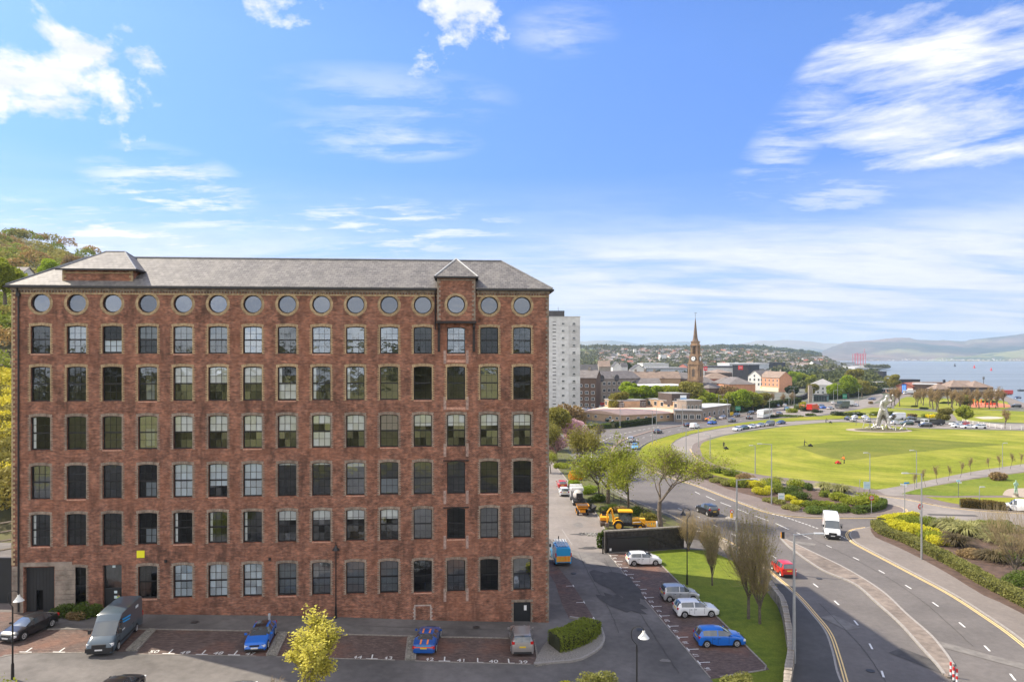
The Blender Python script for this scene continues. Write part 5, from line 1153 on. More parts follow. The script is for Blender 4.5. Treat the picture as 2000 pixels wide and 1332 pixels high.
def car_shell(K):
    L,r = K['L'],K['r']; P = K['prof']; xs_ = set(round(p[0],4) for p in P) | {K['side'][0],K['side'][1],K['bp'] - .012,K['bp'] + .012,K['rear'][0],K['rear'][1],K['front'][0],K['front'][1]}
    for wx in K['wx']:
        for q in (-1.12,-.95,-.7,-.35,0,.35,.7,.95,1.12): xs_.add(round(wx + q * r / L,4))
    xs_ = sorted(x for x in xs_ if 0 <= x <= 1); clean = [xs_[0]]
    for x in xs_[1:]:
        if x - clean[-1] > .0025: clean.append(x)
    xs_ = clean; rings = []; V = []
    for x in xs_:
        belt,roof,w,wr = (interp(P,x,k) for k in (1,2,3,4)); X = (x - .5) * L; z0 = .20 + (.10 if x < .01 or x > .99 else 0)
        for wx in K['wx']:
            d = abs(x - wx) * L; RR_ = 1.13 * r
            if d < RR_: z0 = max(z0,r + math.sqrt(RR_ * RR_ - d * d) * .98)
        zl = z0; zm = max(zl + .04,min(.55,belt * .6)); zs_ = max(zm + .02,belt - .12); gl = roof - belt > .14
        ring = [(w * .93,zl),(w * .985,zl + .02),(w,zm),(w * .995,zs_),(w * .955 if gl else w * .93,belt),((wr + .045) if gl else wr,roof - .06 if gl else max(roof - .015,belt)),(wr * .82,roof - .005 if not gl else roof - .008),(0,roof + .012)]
        rings.append(len(V))
        for y,z in ring: V.append((X,y,z))
        for y,z in ring[:-1]: V.append((X,-y,z))
    n = 8; faces = {'body': [],'windscreen': [],'rear_window': [],'sideL': [],'sideR': []}
    idx = lambda b,k,s: b + k if s > 0 or k == n - 1 else b + n + k
    for (xa,a),(xb,b) in zip(zip(xs_,rings),list(zip(xs_,rings))[1:]):
        xm = (xa + xb) / 2; gl = interp(P,xm,2) - interp(P,xm,1) > .06
        for s in (1,-1):
            for k in range(n - 1):
                q = [idx(a,k,s),idx(b,k,s),idx(b,k + 1,s),idx(a,k + 1,s)]
                if s < 0: q = q[::-1]
                key = 'body'
                if k == 4 and gl and K['side'][0] < xm < K['side'][1] and not (K['bp'] - .012 < xm < K['bp'] + .012): key = 'sideL' if s > 0 else 'sideR'
                if k >= 5 and K['front'][0] < xm < K['front'][1]: key = 'windscreen'
                if k >= 5 and K['rear'][0] < xm < K['rear'][1]: key = 'rear_window'
                faces[key].append(q)
    first,last = rings[0],rings[-1]
    cap = lambda b,fl: (list(range(b,b + n)) + [b + n + k for k in reversed(range(n - 1))]) if fl else (list(range(b,b + n)) + [b + n + k for k in reversed(range(n - 1))])[::-1]
    faces['body'] += [cap(first,True),cap(last,False)]
    return V,faces
def sub_mesh(name,V,faces,m,inset=0.0,smooth=40):
    used = sorted({i for f in faces for i in f}); mp = {u: k for k,u in enumerate(used)}; mb = MB(); mb.v = [V[u] for u in used]
    for f in faces: mb.face(*[mp[i] for i in f])
    return mb.mesh(name,m,smooth)
def wheel_parts(r,w=.21):
    a,b = MB(),MB(); a.lathe((0,-w / 2,0),[(r * .62,0),(r * .97,.012),(r,.05),(r,w - .05),(r * .97,w - .012),(r * .62,w)],20,'y')
    b.lathe((0,w / 2 - .03,0),[(r * .64,0),(r * .66,.032),(r * .60,.036),(r * .18,.022),(r * .15,.05),(0.001,.05)],20,'y')
    for k in range(5):
        an = k * 2 * math.pi / 5; b.tube([(r * .12 * math.cos(an),w / 2 + .012,r * .12 * math.sin(an)),(r * .60 * math.cos(an),w / 2 + .012,r * .60 * math.sin(an))],.022,4)
    gaps = MB()
    return a.mesh('tyre',tyre_m,40),b.mesh('rim',rim_m,40)
SHELL = {}
def car_parts(kind):
    if kind not in SHELL:
        K = KINDS[kind]; V,fc = car_shell(K); SHELL[kind] = (K,V,fc,wheel_parts(K['r']))
    return SHELL[kind]
def small_boxes(K,kind):
    """lamps, plates, bumpers, mirrors of a car kind: list of (name, mesh-builder, material)"""
    L = K['L'] / 2; W_ = K['W'] / 2; P = K['prof']; out = []
    zb = interp(P,.985,1); zr = interp(P,.02,1); big = kind in ('van','mpvvan')
    xf = (.955 - .5) * K['L']; zf = interp(P,.955,1) - .10; wf = interp(P,.955,3)
    for s in (1,-1):
        mb = MB(); mb.box((xf + .02,s * (wf - .16),zf - (.06 if big else .0)),(.22,.30,.20 if big else .15),-s * .25); out.append(('headlight',mb,light_m))
        mb = MB()
        if big: mb.box((-L + .03,s * (W_ - .07),1.15),(.06,.13,.42))
        else: mb.box((-L + .09,s * (W_ - .17),zr - .10 + (.1 if kind == 'suv' else 0)),(.16,.24,.19))
        out.append(('tail_light',mb,tail_m))
        mb = MB(); xm = (K['front'][1] - .045 - .5) * K['L']; mb.box((xm - (.08 if not big else .1),s * (W_ + .09),interp(P,K['front'][1] - .05,1) + (.10 if not big else .28)),(.10,.20,.14 if not big else .32)); out.append(('wing_mirror',mb,None if not big else dark_m))
    mb = MB(); mb.box((L + .012 - .01,0,.42 if not big else .52),(.03,.52,.11)); out.append(('number_plate',mb,plate_w))
    mb = MB(); mb.box((-L + .0,0,.62 if kind in ('coupe','sports') else (.78 if kind != 'van' else .62)),(.03,.52,.11)); out.append(('number_plate',mb,plate_y))
    mb = MB(); mb.box((L - .10,0,.30),(.22,K['W'] * .78,.14)); out.append(('bumper',mb,dark_m if kind != 'sports' else None))
    mb = MB(); mb.box((L - .03,0,.58 if not big else .80),(.07,K['W'] * (.40 if not big else .48),.12 if not big else .26)); out.append(('grille',mb,dark_m))
    mb = MB(); mb.box((-L + .08,0,.33),(.18,K['W'] * .78,.16)); out.append(('bumper',mb,dark_m if kind not in ('sports',) else None))
    if kind in ('suv',):
        for s in (1,-1): mb = MB(); mb.tube([(-.9 * 1.6,s * .60,1.60),(-1.2,s * .62,1.70),(.5,s * .62,1.70),(.62,s * .60,1.60)],.018,5); out.append(('roof_rail',mb,chrome))
    if kind == 'van':
        mb = MB(); mb.box((L - .16,0,.50),(.34,K['W'] * .93,.32)); out.append(('bumper',mb,dark_m))
        for s in (1,-1): mb = MB(); mb.box((0,s * (W_ + .005),.55),(3.0,.03,.10)); out.append(('side_trim',mb,dark_m))
    return out
def make_car(kind,color,name,label,loc,rz,cat='car',group=None,wheels_mat=None):
    K,V,fc,(tm,rm) = car_parts(kind); pm_ = PAINT[color]; root = empty(name,loc,rz,label,cat,group); key = (kind,color)
    link('body',sub_mesh('body',V,fc['body'],pm_),root)
    mb = MB(); r = K['r']; mb.box((0,0,.42),(K['L'] * .94,K['W'] * .72,.42)); mb.build('underbody',dark_m,root)
    for nm,k in (('windscreen','windscreen'),('rear_window','rear_window'),('side_window','sideL'),('side_window','sideR')):
        if fc[k]: link(nm,sub_mesh(nm,V,fc[k],cglass),root)
    for wx in K['wx']:
        for s in (1,-1):
            w = link('wheel',tm,root,((wx - .5) * K['L'],s * (K['W'] / 2 - .115),K['r']),0 if s > 0 else math.pi); link('rim',rm,w)
    for nm,mb,m_ in small_boxes(K,kind): mb.build(nm,m_ or pm_,root,40)
    mb = MB(); wv_ = K['W'] / 2; zt_ = interp(K['prof'],K['bp'],1) - .10
    for u in (K['bp'],K['front'][0] + (.10 if kind != 'van' else .12),K['wx'][0] + .11):
        wy = interp(K['prof'],u,3) + .004; mb.bx((u - .5) * K['L'] - .011,(u - .5) * K['L'] + .011,-wy,wy,.36,zt_)
    for u in (K['bp'] + .03,K['wx'][0] + .15): wy = interp(K['prof'],u,3) + .025; mb.bx((u - .5) * K['L'] - .08,(u - .5) * K['L'] + .08,-wy,wy,zt_ - .10,zt_ - .065)
    tag(mb.build('door_seam',dark_m,root),kind='stuff'); return root
LOD = {}
def far_car(kind,color,name,label,loc,rz,cat='car',group=None):
    key = (kind,color)
    if key not in LOD:
        K,V,fc,_ = car_parts(kind); mb = MB(); mb.v = list(V)
        for f in fc['body']: mb.face(*f)
        mb.cur = 1
        for k in ('windscreen','rear_window','sideL','sideR'):
            for f in fc[k]: mb.face(*f)
        mb.cur = 2; mb.box((0,0,.42),(K['L'] * .94,K['W'] * .72,.42))
        for wx in K['wx']:
            for s in (1,-1): mb.lathe(((wx - .5) * K['L'],s * (K['W'] / 2 - .115) - .1,K['r']),[(K['r'] * .9,0),(K['r'],.05),(K['r'],.15),(K['r'] * .9,.2)],12,'y')
        for nm,b,m_ in small_boxes(K,kind):
            if nm in ('headlight','tail_light','number_plate','bumper'):
                mb.cur = {'headlight': 3,'tail_light': 4,'number_plate': 3,'bumper': 2}[nm]; o = len(mb.v); mb.v += b.v
                for f in b.f: mb.face(*[i + o for i in f])
        LOD[key] = mb.mesh('car',[PAINT[color],cglass,tyre_m,light_m,tail_m],40)
    o = link(name,LOD[key],None,loc,rz); return tag(o,label,cat,group)
def hd(a,b):
    p,q = G(*a),G(*b); return math.atan2(q.y - p.y,q.x - p.x)
def gz(px,py,dz=.012): p = G(px,py); return (p.x,p.y,p.z + dz)
row_dir = hd((553,1235),(531,1280))
make_car('coupe','black','parked_car','black car parked at the left end of the mill car park, by the black lamp',gz(56,1236),hd((95,1216),(20,1250)))
v = make_car('van','slate','parked_van','dark slate high-roof van with bright blue side stripes parked by the mill door',gz(225,1251),hd((258,1213),(207,1262)) ,'van')
v.scale = (1,1,.95)
for k,(z,l) in enumerate(((1.95,1.5),(1.72,1.3))):
    mb = MB(); x0 = -.35 + .12 * k; mb.poly([(x0,1.012,z - .05),(x0 + l,1.012,z + .16),(x0 + l + .1,1.012,z + .30),(x0,1.012,z + .08)]); mb.poly([(x0,1.006,z - .05),(x0 + l,1.006,z + .16),(x0 + l + .1,1.006,z + .30),(x0,1.006,z + .08)]); mb.build('side_stripe',mat('cyan_stripe',(.01,.38,.85),.4),v)
mb = MB(); mb.bx(.75,1.25,1.008,1.014,1.30,1.40); mb.bx(-1.9,-1.4,.985,1.012,2.1,2.3); mb.build('lettering_panel',mat('white_lettering',(.7,.75,.78),.5),v)
make_car('coupe','blue','parked_car','bright blue low hatchback with black roof parked facing out of the front bays',gz(509,1254),row_dir)
bc = bpy.data.objects[[o.name for o in bpy.data.objects if o.name.startswith('parked_car')][-1]]
K,V,fc,_ = car_parts('coupe'); mb = MB(); PF = K['prof']
for a,b in ((.22,.32),(.32,.42),(.42,.535)):
    za,zb_ = interp(PF,a,2) + .02,interp(PF,b,2) + .02; mb.poly([((a - .5) * 4.3,-.44,za),((b - .5) * 4.3,-.44,zb_),((b - .5) * 4.3,.44,zb_),((a - .5) * 4.3,.44,za)])
mb.build('black_roof',PAINT['black'],bc)
sp = make_car('sports','racing','parked_car','dark blue sports coupe with orange racing stripes, rear facing the camera',gz(835,1258),math.atan2(1,.02))
K,V,fc,_ = car_parts('sports'); PF = K['prof']
mb = MB()
for y0,y1 in ((-.34,-.20),(.20,.34)):
    for a,b in ((.035,.10),(.10,.165),(.33,.40),(.40,.50)):
        za,zb_ = [interp(PF,q,2) + .022 for q in (a,b)]; mb.poly([((a - .5) * 4.5,y0,za),((b - .5) * 4.5,y0,zb_),((b - .5) * 4.5,y1,zb_),((a - .5) * 4.5,y1,za)])
mb.build('racing_stripe',mat('stripe_orange',(.75,.22,.06),.4),sp)
mb = MB(); mb.bx(-2.262,-2.245,-.78,.78,.66,.74); mb.build('light_bar',mat('pale_tail',(.75,.12,.10),.3),sp)
mb = MB(); mb.bx(-2.262,-2.25,-.6,.6,.76,.84); mb.build('badge_panel',PAINT['skyblue'],sp)
make_car('suv','champagne','parked_car','silver-beige SUV with roof rails parked in the last bay before the hedge island',gz(1018,1260),math.atan2(1,-.04))
sr = math.atan2(side_n.y,side_n.x)
make_car('hatch','white','parked_car','white hatchback parked alone nearest the black wall',gz(1257,1101),sr - .03)
make_car('small','silver','parked_car','small silver-grey hatchback parked beside a white one',gz(1327,1170),sr - .02)
make_car('hatch','white','parked_car','white hatchback parked between the silver and the blue hatchback',gz(1359,1200),sr - .02)
make_car('hatch','blue','parked_car','blue three-door hatchback parked in the side bays',gz(1405,1257),sr - .05)
make_car('suv','black','moving_car','black SUV driving away on the main road behind the big bare tree',gz(1381,1003),hd((1400,1010),(1362,994)))
make_car('small','red','moving_car','red hatchback driving on the shaded side of the main road',gz(1529,1119),hd((1550,1135),(1505,1100)))
vn = make_car('van','white','moving_van','white high-roof van driving towards the camera at the junction',gz(1624,1044),hd((1618,1020),(1629,1060)),'van')
make_car('mpvvan','white','parked_van','white van parked on the side road at the picture edge beside the bronze hedge',gz(1990,998),hd((2030,1003),(1965,996)),'van')
# roofs at the bottom edge
make_car('hatch','black','parked_car','black car roof at the lowest edge of the picture, left one',(-26.1,45.3,H(-26,44)),R(88))
make_car('saloon','grey','parked_car','dark grey car roof at the lowest edge of the picture near the yellow tree',(-18.3,44.7,H(-18.3,44)),R(88))
make_car('hatch','white','parked_car','white car roof at the lowest edge of the picture, below the sports coupe',(-8.3,45.5,H(-8.3,45)),R(88))
# blue works van with ladders
wv = make_car('mpvvan','skyblue','works_van','bright blue works van with orange chevrons and ladders on its roof, beside the mill',gz(1094,1094),hd((1102,1112),(1084,1078)),'van')
wv.scale = (1.08,1.03,1.15)
mb = MB()
for k in range(6):
    s = 1 if k % 2 else -1
    for y in (-.75,-.38,.02,.40):
        if k < 3: mb.poly([(-2.315,y * 1,.50 + k * .18),(-2.315,y + .20,.50 + k * .18),(-2.315,y + .34 * (1 if y < 0 else -1) ,.66 + k * .18),(-2.315,y + .14 * (1 if y < 0 else -1),.66 + k * .18)])
mb.build('chevron_panel',mat('chevron_orange',(.85,.25,.02),.5),wv)
mb = MB(); mb.bx(-2.312,-2.306,-.8,.8,.48,1.05); mb.build('reflective_panel',mat('chevron_yellow',(.80,.42,.05),.5),wv)
for y in (-.55,-.25,.1,.45):
    mb = MB(); [mb.tube([(-2.3,yy,2.02),(.6,yy,2.02)],.03,4) for yy in (y - .12,y + .12)]; [mb.tube([(x,y - .12,2.02),(x,y + .12,2.02)],.02,4) for x in np.arange(-2.1,.6,.3)]; mb.build('ladder',mat('aluminium',(.6,.62,.62),.4,metal=.4),wv)
mb = MB(); [mb.tube([(x,-.8,1.95),(x,.8,1.95)],.025,4) for x in (-1.9,-.6,.4)]; mb.build('roof_rack',dark_m,wv)
# street beside the mill
lane = hd((1140,1000),(1112,950))
make_car('hatch','red','parked_car','orange-red car parked on the mill road behind the white one',gz(1097,952),lane)
make_car('hatch','white','parked_car','white car parked on the mill road behind the tipper truck',gz(1101,966),lane)
# white truck with drum (works vehicle)
def wheel(root,x,y,r,w=.3,m=tyre_m,hub=None):
    mb = MB(); mb.lathe((0,-w / 2,0),[(r * .6,0),(r * .96,.02),(r,.06),(r,w - .06),(r * .96,w - .02),(r * .6,w)],20,'y'); o = mb.build('wheel',m,root,40,(x,y,r))
    mb = MB(); s = 1 if y > 0 else -1; mb.lathe((0,s * w / 2 - .03,0),[(r * .58,0),(r * .5,.05),(r * .15,.07),(.001,.07)],16,'y'); mb.build('rim',hub or rim_m,o,40)
g = gz(1128,982); tr = empty('site_truck',g,lane,'white and black truck with a rear mixing drum on the mill road','truck')
mb = MB(); mb.bx(-2.6,2.6,-.95,.95,.55,.85); mb.build('chassis',dark_m,tr)
mb = MB(); mb.bx(1.6,3.0,-1.0,1.0,.8,2.6); mb.build('cab',PAINT['white'],tr,30)
mb = MB(); mb.bx(3.0,3.02,-.85,.85,1.5,2.4); mb.build('windscreen',cglass,tr)
mb = MB(); mb.bx(-.2,1.4,-1.0,1.0,2.0,2.5); mb.bx(1.2,1.4,-1.0,1.0,.85,2.0); mb.build('canopy',PAINT['white'],tr)
mb = MB(); mb.lathe((-2.3,0,1.55),[(.3,0),(.75,.5),(.85,1.3),(.7,2.2),(.4,2.6)],18,'x'); mb.build('drum',mat('drum_grey',(.42,.40,.38),.7,.4,4),tr,40)
mb = MB(); mb.bx(-2.9,-2.4,-.5,.5,1.2,2.1); mb.build('hopper',dark_m,tr)
for x in (-1.9,-1.0,2.2):
    for y in (-.85,.85): wheel(tr,x,y,.45)
# small dumper
yel = mat('plant_yellow',(.80,.33,.012),.5,.08,3); 
g = gz(1137,1004); d = empty('dumper',g,lane + math.pi,'small orange-yellow site dumper with a tipped black skip','dumper')
mb = MB(); i = len(mb.v); mb.v += [(-.3,-.75,.9),(1.0,-.75,1.0),(1.0,.75,1.0),(-.3,.75,.9),(-.55,-.95,1.55),(1.4,-.95,1.6),(1.4,.95,1.6),(-.55,.95,1.55)]
for q in ((3,2,1,0),(0,1,5,4),(1,2,6,5),(2,3,7,6),(3,0,4,7)): mb.face(*[i + e for e in q])
mb.build('skip',yel,d); mb = MB(); mb.bx(-.45,1.3,-.85,.85,1.35,1.52); mb.build('load',soil,d)
mb = MB(); mb.bx(-1.5,-.4,-.55,.55,.55,1.15); mb.bx(-1.2,-.7,-.3,.3,1.15,1.35); mb.bx(-.5,1,-.4,.4,.45,.85); mb.build('engine_cover',yel,d)
mb = MB(); [mb.tube([(-1.3,y,1.1),(-1.3,y,2.2),(-.8,y,2.25)],.04,5) for y in (-.45,.45)]; mb.tube([(-1.3,-.45,2.2),(-1.3,.45,2.2)],.04,5); mb.build('roll_bar',dark_m,d)
for x in (-1.0,.7):
    for y in (-.75,.75): wheel(d,x,y,.42,.3,tyre_m,yel)
g = gz(1152,999); b = MB(); k = len(b.v); b.v += [(-.5,-.7,.1),(.5,-.7,.1),(.5,.7,.1),(-.5,.7,.1),(-.8,-.85,1.0),(.3,-.85,.55),(.3,.85,.55),(-.8,.85,1.0)]
for q in ((3,2,1,0),(0,1,5,4),(1,2,6,5),(2,3,7,6),(3,0,4,7)): b.face(*[k + e for e in q])
tag(b.build('digger_bucket',mat('bucket_black',(.03,.03,.03),.7),None,None,(g[0],g[1],g[2])),'dark steel bucket standing beside the small dumper','bucket').rotation_euler = (0,0,R(200))
# roller
g = gz(1180,1024); ro = empty('road_roller',g,R(-95),'small yellow road roller with roll bar left of the backhoe loader','roller')
mb = MB(); mb.lathe((1.0,-.6,.42),[(.41,0),(.42,.02),(.42,1.18),(.41,1.2)],24,'y'); mb.build('drum',mat('steel_drum',(.14,.11,.09),.5,.2,3,metal=.3),ro,40)
mb = MB(); mb.lathe((-1.0,-.6,.42),[(.41,0),(.42,.02),(.42,1.18),(.41,1.2)],24,'y'); mb.build('drum',MATS['steel_drum'],ro,40)
mb = MB(); mb.bx(.15,1.35,-.62,.62,.86,1.28); mb.bx(-1.3,-.1,-.55,.55,.8,1.2); mb.build('engine_cover',yel,ro); mb = MB(); mb.bx(-.6,-.15,-.3,.3,1.2,1.35); mb.bx(-.75,-.62,-.3,.3,1.2,1.8); mb.build('seat',dark_m,ro)
mb = MB(); [mb.tube([(-1.0,y,1.1),(-1.0,y,2.4),(-.2,y,2.4),(-.2,y,1.1)],.035,5) for y in (-.5,.5)]; mb.tube([(-1,-.5,2.4),(-1,.5,2.4)],.035,5); mb.build('roll_bar',dark_m,ro)
# backhoe loader
g = gz(1222,1034); bh = empty('backhoe_loader',g,R(-4),'yellow backhoe loader with folded digging arm, parked behind the black wall','digger')
bh.scale = (.92,.92,.92)
yb = mat('loader_yellow',(.85,.42,.012),.45,.06,3)
mb = MB(); mb.bx(.9,2.9,-.42,.42,.95,1.75); mb.bx(2.6,2.95,-.36,.36,.8,1.6); mb.build('bonnet',yb,bh,30)
mb = MB(); mb.bx(-1.6,2.4,-.45,.45,.6,.95); mb.build('chassis',dark_m,bh)
cab = MB()
for x,y in ((-1.0,-.7),(-1.0,.7),(.85,-.7),(.85,.7)): cab.bx(x - .05,x + .05,y - .05,y + .05,1.2,2.75)
cab.bx(-1.05,.9,-.75,.75,.95,1.25); cab = cab.build('cab',dark_m,bh)
mb = MB(); mb.bx(-1.15,1.0,-.82,.82,2.75,2.9); mb.bx(-1.0,.85,-.7,.7,2.9,2.97); mb.build('cab_roof',yb,bh,30)
gl = MB(); gl.bx(-.95,.8,-.735,-.725,1.3,2.7); gl.bx(-.95,.8,.725,.735,1.3,2.7); gl.bx(.86,.87,-.65,.65,1.3,2.7); gl.bx(-1.03,-1.02,-.65,.65,1.3,2.7); tag(gl.build('cab_window',glass_mat('cab_glass',(.55,.6,.58),.1),bh),kind='stuff')
for y,s in ((-.85,1),(.85,-1)):
    mb = MB(); pts = [(-1.15 + .85 * math.cos(a),.78 + .85 * math.sin(a)) for a in [R(q) for q in range(10,171,20)]]
    for p,q in zip(pts,pts[1:]): mb.poly([(p[0],y - .25,p[1]),(q[0],y - .25,q[1]),(q[0],y + .25,q[1]),(p[0],y + .25,p[1])])
    mb.build('mudguard',yb,bh); wheel(bh,-1.15,y,.76,.42,tyre_m,yb); wheel(bh,2.1,y * .98,.50,.34,tyre_m,yb)
for y in (-.55,.55): mb = MB(); mb.tube([(.4,y,1.55),(1.9,y,1.75),(3.1,y,.75)],.10,6); mb.build('loader_arm',yb,bh); 
mb = MB(); [mb.tube([(1.0,y,1.2),(2.4,y,1.35)],.05,6) for y in (-.55,.55)]; tag(mb.build('hydraulic_ram',chrome,bh),kind='stuff')
mb = MB(); pr = [(3.0,.25),(3.9,.12),(3.95,.16),(3.2,.32),(3.0,.6),(3.05,1.0),(2.95,1.0),(2.88,.6)]
for y in (-1.1,1.1): mb.poly([(x,y,z) for x,z in pr])
for p,q in zip(pr,pr[1:] + pr[:1]): mb.poly([(p[0],-1.1,p[1]),(q[0],-1.1,q[1]),(q[0],1.1,q[1]),(p[0],1.1,p[1])])
mb.build('front_bucket',mat('bucket_grey',(.16,.13,.11),.6,.3,3),bh)
mb = MB(); mb.tube([(-1.75,0,.95),(-2.1,0,3.0),(-2.25,0,3.25)],[.17,.15,.12],6); mb.build('boom',yb,bh)
mb = MB(); mb.tube([(-2.25,0,3.25),(-2.75,0,2.6),(-2.8,0,1.0)],[.12,.14,.10],6); mb.build('dipper_arm',yb,bh)
mb = MB(); mb.tube([(-1.85,.14,1.5),(-2.3,.14,2.6)],.05,6); mb.build('hydraulic_ram',chrome,bh)
mb = MB(); mb.bx(-3.1,-2.55,-.3,.3,.35,.95); mb.build('rear_bucket',MATS['bucket_grey'],bh)
mb = MB(); mb.bx(-1.75,-1.55,-1.0,1.0,.5,1.1)
for y in (-.95,.95): mb.tube([(-1.7,y,1.9),(-1.75,y,.5)],.09,6)
mb.build('stabiliser',yb,bh)
# yellow barriers with slots, laid by the wall
def barrier(px,py,rz,label):
    g = gz(px,py); mb = MB()
    mb.bx(-.95,.95,-.05,.05,.74,.98); mb.bx(-.95,.95,-.05,.05,.12,.36); xx = -.95
    for k in range(6): mb.bx(xx + k * .35,xx + k * .35 + .15,-.05,.05,.36,.74)
    mb.bx(.90,.95,-.3,.3,0,.12); mb.bx(-.95,-.90,-.3,.3,0,.12)
    o = mb.build('chapter_barrier',mat('barrier_yellow',(.90,.42,.01),.5),None,30,g); o.rotation_euler = (R(-8),0,rz); tag(o,label,'barrier')
barrier(1268,1031,R(3),'yellow plastic barrier with oval slots behind the black wall'); barrier(1250,1033,R(-4),'yellow plastic barrier overlapping the slotted one beside the loader bucket')
mb = MB(); mb.lathe((0,0,0),[(.14,0),(.13,.5),(.12,.9),(.05,1.0)],10); p = gz(1283,1031); tag(mb.build('site_bollard',PAINT['white'],None,40,p),'white and orange post at the end of the yellow barriers','bollard')
# rubble
mb = MB(); rnd = random.Random(8)
for k in range(60): s = rnd.uniform(.06,.22); mb.box((rnd.gauss(0,.8),rnd.gauss(0,.35),s * .3),(s,s * .8,s * .6),rnd.uniform(0,3))
tag(mb.build('rubble',mat('rubble_stone',(.30,.29,.26),.9,.4,4),None,None,gz(1158,1044)),'small heap of pale rubble on the mill road','rubble',kind='stuff')
# traffic and parked cars farther off ---------------------------------------
def on_road(px,py): 
    line = road_c; p = G(px,py); best = min(range(len(line) - 1),key=lambda i: (Vector(line[i]) - p).length); a,b = line[best],line[best + 1]; return math.atan2(b[1] - a[1],b[0] - a[0])
road_c = resample(gp([(1197,884),(1197,879),(1199,872),(1207,865),(1222,857.5),(1251,848),(1285,839),(1337,830),(1398,821.5),(1454,811.5),(1488,806),(1540,799),(1620,793),(1700,787)],4),1.5)
def fc_(kind,color,px,py,label,rz=None,cat='car',dz=.012,flip=False,name='moving_car',group=None):
    r_ = on_road(px,py) if rz is None else rz
    return far_car(kind,color,name,label,gz(px,py,dz),r_ + (math.pi if flip else 0),cat,group)
fc_('suv','silver',1233,863,'silver people carrier driving round the bend of the dual carriageway')
fc_('saloon','lightblue',1240,876,'pale blue car behind the silver people carrier on the bend',flip=True)
fc_('saloon','black',1285,846,'black car on the bend in front of the pink-roofed centre')
fc_('saloon','black',1345,833,'dark car half hidden by a white van on the near carriageway'); fc_('mpvvan','white',1357,836,'white car-van on the near carriageway below the brick health centre',cat='van',name='moving_van')
fc_('hatch','orange',1384,821,'orange car leading the queue on the far carriageway',flip=True); fc_('saloon','blue',1391,828,'blue car on the near carriageway under the orange one'); fc_('hatch','yellow',1390,823,'yellow-green car behind the orange one in the queue',flip=True)
fc_('hatch','champagne',1411,818,'beige-grey hatchback third in the far queue',flip=True); fc_('suv','grey',1429,824,'grey people carrier on the near carriageway'); fc_('suv','black',1438,814,'black car fourth in the far queue',flip=True)
fc_('hatch','black',1464,818.5,'black and silver car in front of the white coach'); fc_('suv','black',1466,809,'black SUV beyond the nose of the coach',flip=True); fc_('saloon','grey',1522,810,'grey saloon following the white coach')
for i,(k,c,px,py,lb) in enumerate([('hatch','white',1440,841,'white car at the head of the row parked by the lawn'),('saloon','green',1453,838.5,'dark green car second in the row parked by the lawn'),('saloon','white',1468,836,'pale car third in the row parked by the lawn'),('saloon','silver',1485,833.5,'silver saloon fourth in the row parked by the lawn'),('mpvvan','grey',1503,831.5,'dark grey van fifth in the row parked by the lawn'),('saloon','darkblue',1525,828,'dark saloon last in the row parked by the lawn')]):
    fc_(k,c,px,py,lb,hd((1525,828),(1468,835.5)),name='parked_car',group='cars parked along the lawn',cat='van' if k == 'mpvvan' else 'car')
fc_('hatch','lightblue',1538,801,'light blue car approaching the planted traffic island'); fc_('mpvvan','orange',1569,798,'orange van behind the planted traffic island',cat='van',name='moving_van'); fc_('saloon','blue',1608,798,'bright blue car next to the red lorry'); fc_('saloon','silver',1622,799.5,'silver car between the blue car and the grey lorry')
fc_('saloon','white',1671,793,'white car behind the grey lorry near the statue'); fc_('hatch','grey',1603,795,'dark car behind the bright blue one',flip=True); fc_('hatch','white',1627,789,'white car leaving by the far slip road',R(60)); fc_('hatch','darkblue',1703,781,'dark car beyond the statue on the far road',R(120))
for k,c,px,py,rz_,lb in [('hatch','darkblue',1655,820,R(80),'dark blue car parked left of the metal statue'),('hatch','white',1669,817,R(80),'white car in the back row left of the statue'),('hatch','silver',1666,823,R(80),'silver-white car in the front row left of the statue'),('saloon','white',1689,817,R(80),'white saloon directly behind the metal statue'),('suv','silver',1694,824,R(80),'silver SUV nearest the foot of the statue'),
    ('van','white',1752,819,R(175),'white minibus parked right of the statue'),('hatch','white',1751,829,R(10),'small white car in front of the white minibus'),('suv','green',1771,830,R(175),'dark green off-road car parked right of the statue'),('saloon','grey',1777,820,R(175),'grey car partly hidden behind the white pickup'),
    ('hatch','white',1866,831,R(178),'white hatchback at the left end of the group by the white fence'),('saloon','white',1872,835,R(178),'white saloon in front of the red car'),('hatch','red',1881,831,R(178),'dark red car among the white cars by the fence'),('saloon','white',1891,836.5,R(178),'white saloon second from the end by the fence'),('suv','white',1912,837,R(178),'white car at the right end by the white fence'),
    ('suv','darkblue',1987,779,R(200),'dark blue car on the shore road'),('suv','black',1984,795,R(160),'black car parked beside the playground fence'),('suv','black',1807,834,R(178),'black car parked in front of the white tipper')]:
    fc_(k,c,px,py,lb,rz_,name='parked_car' if k != 'van' else 'parked_van',cat='car' if k != 'van' else 'minibus')
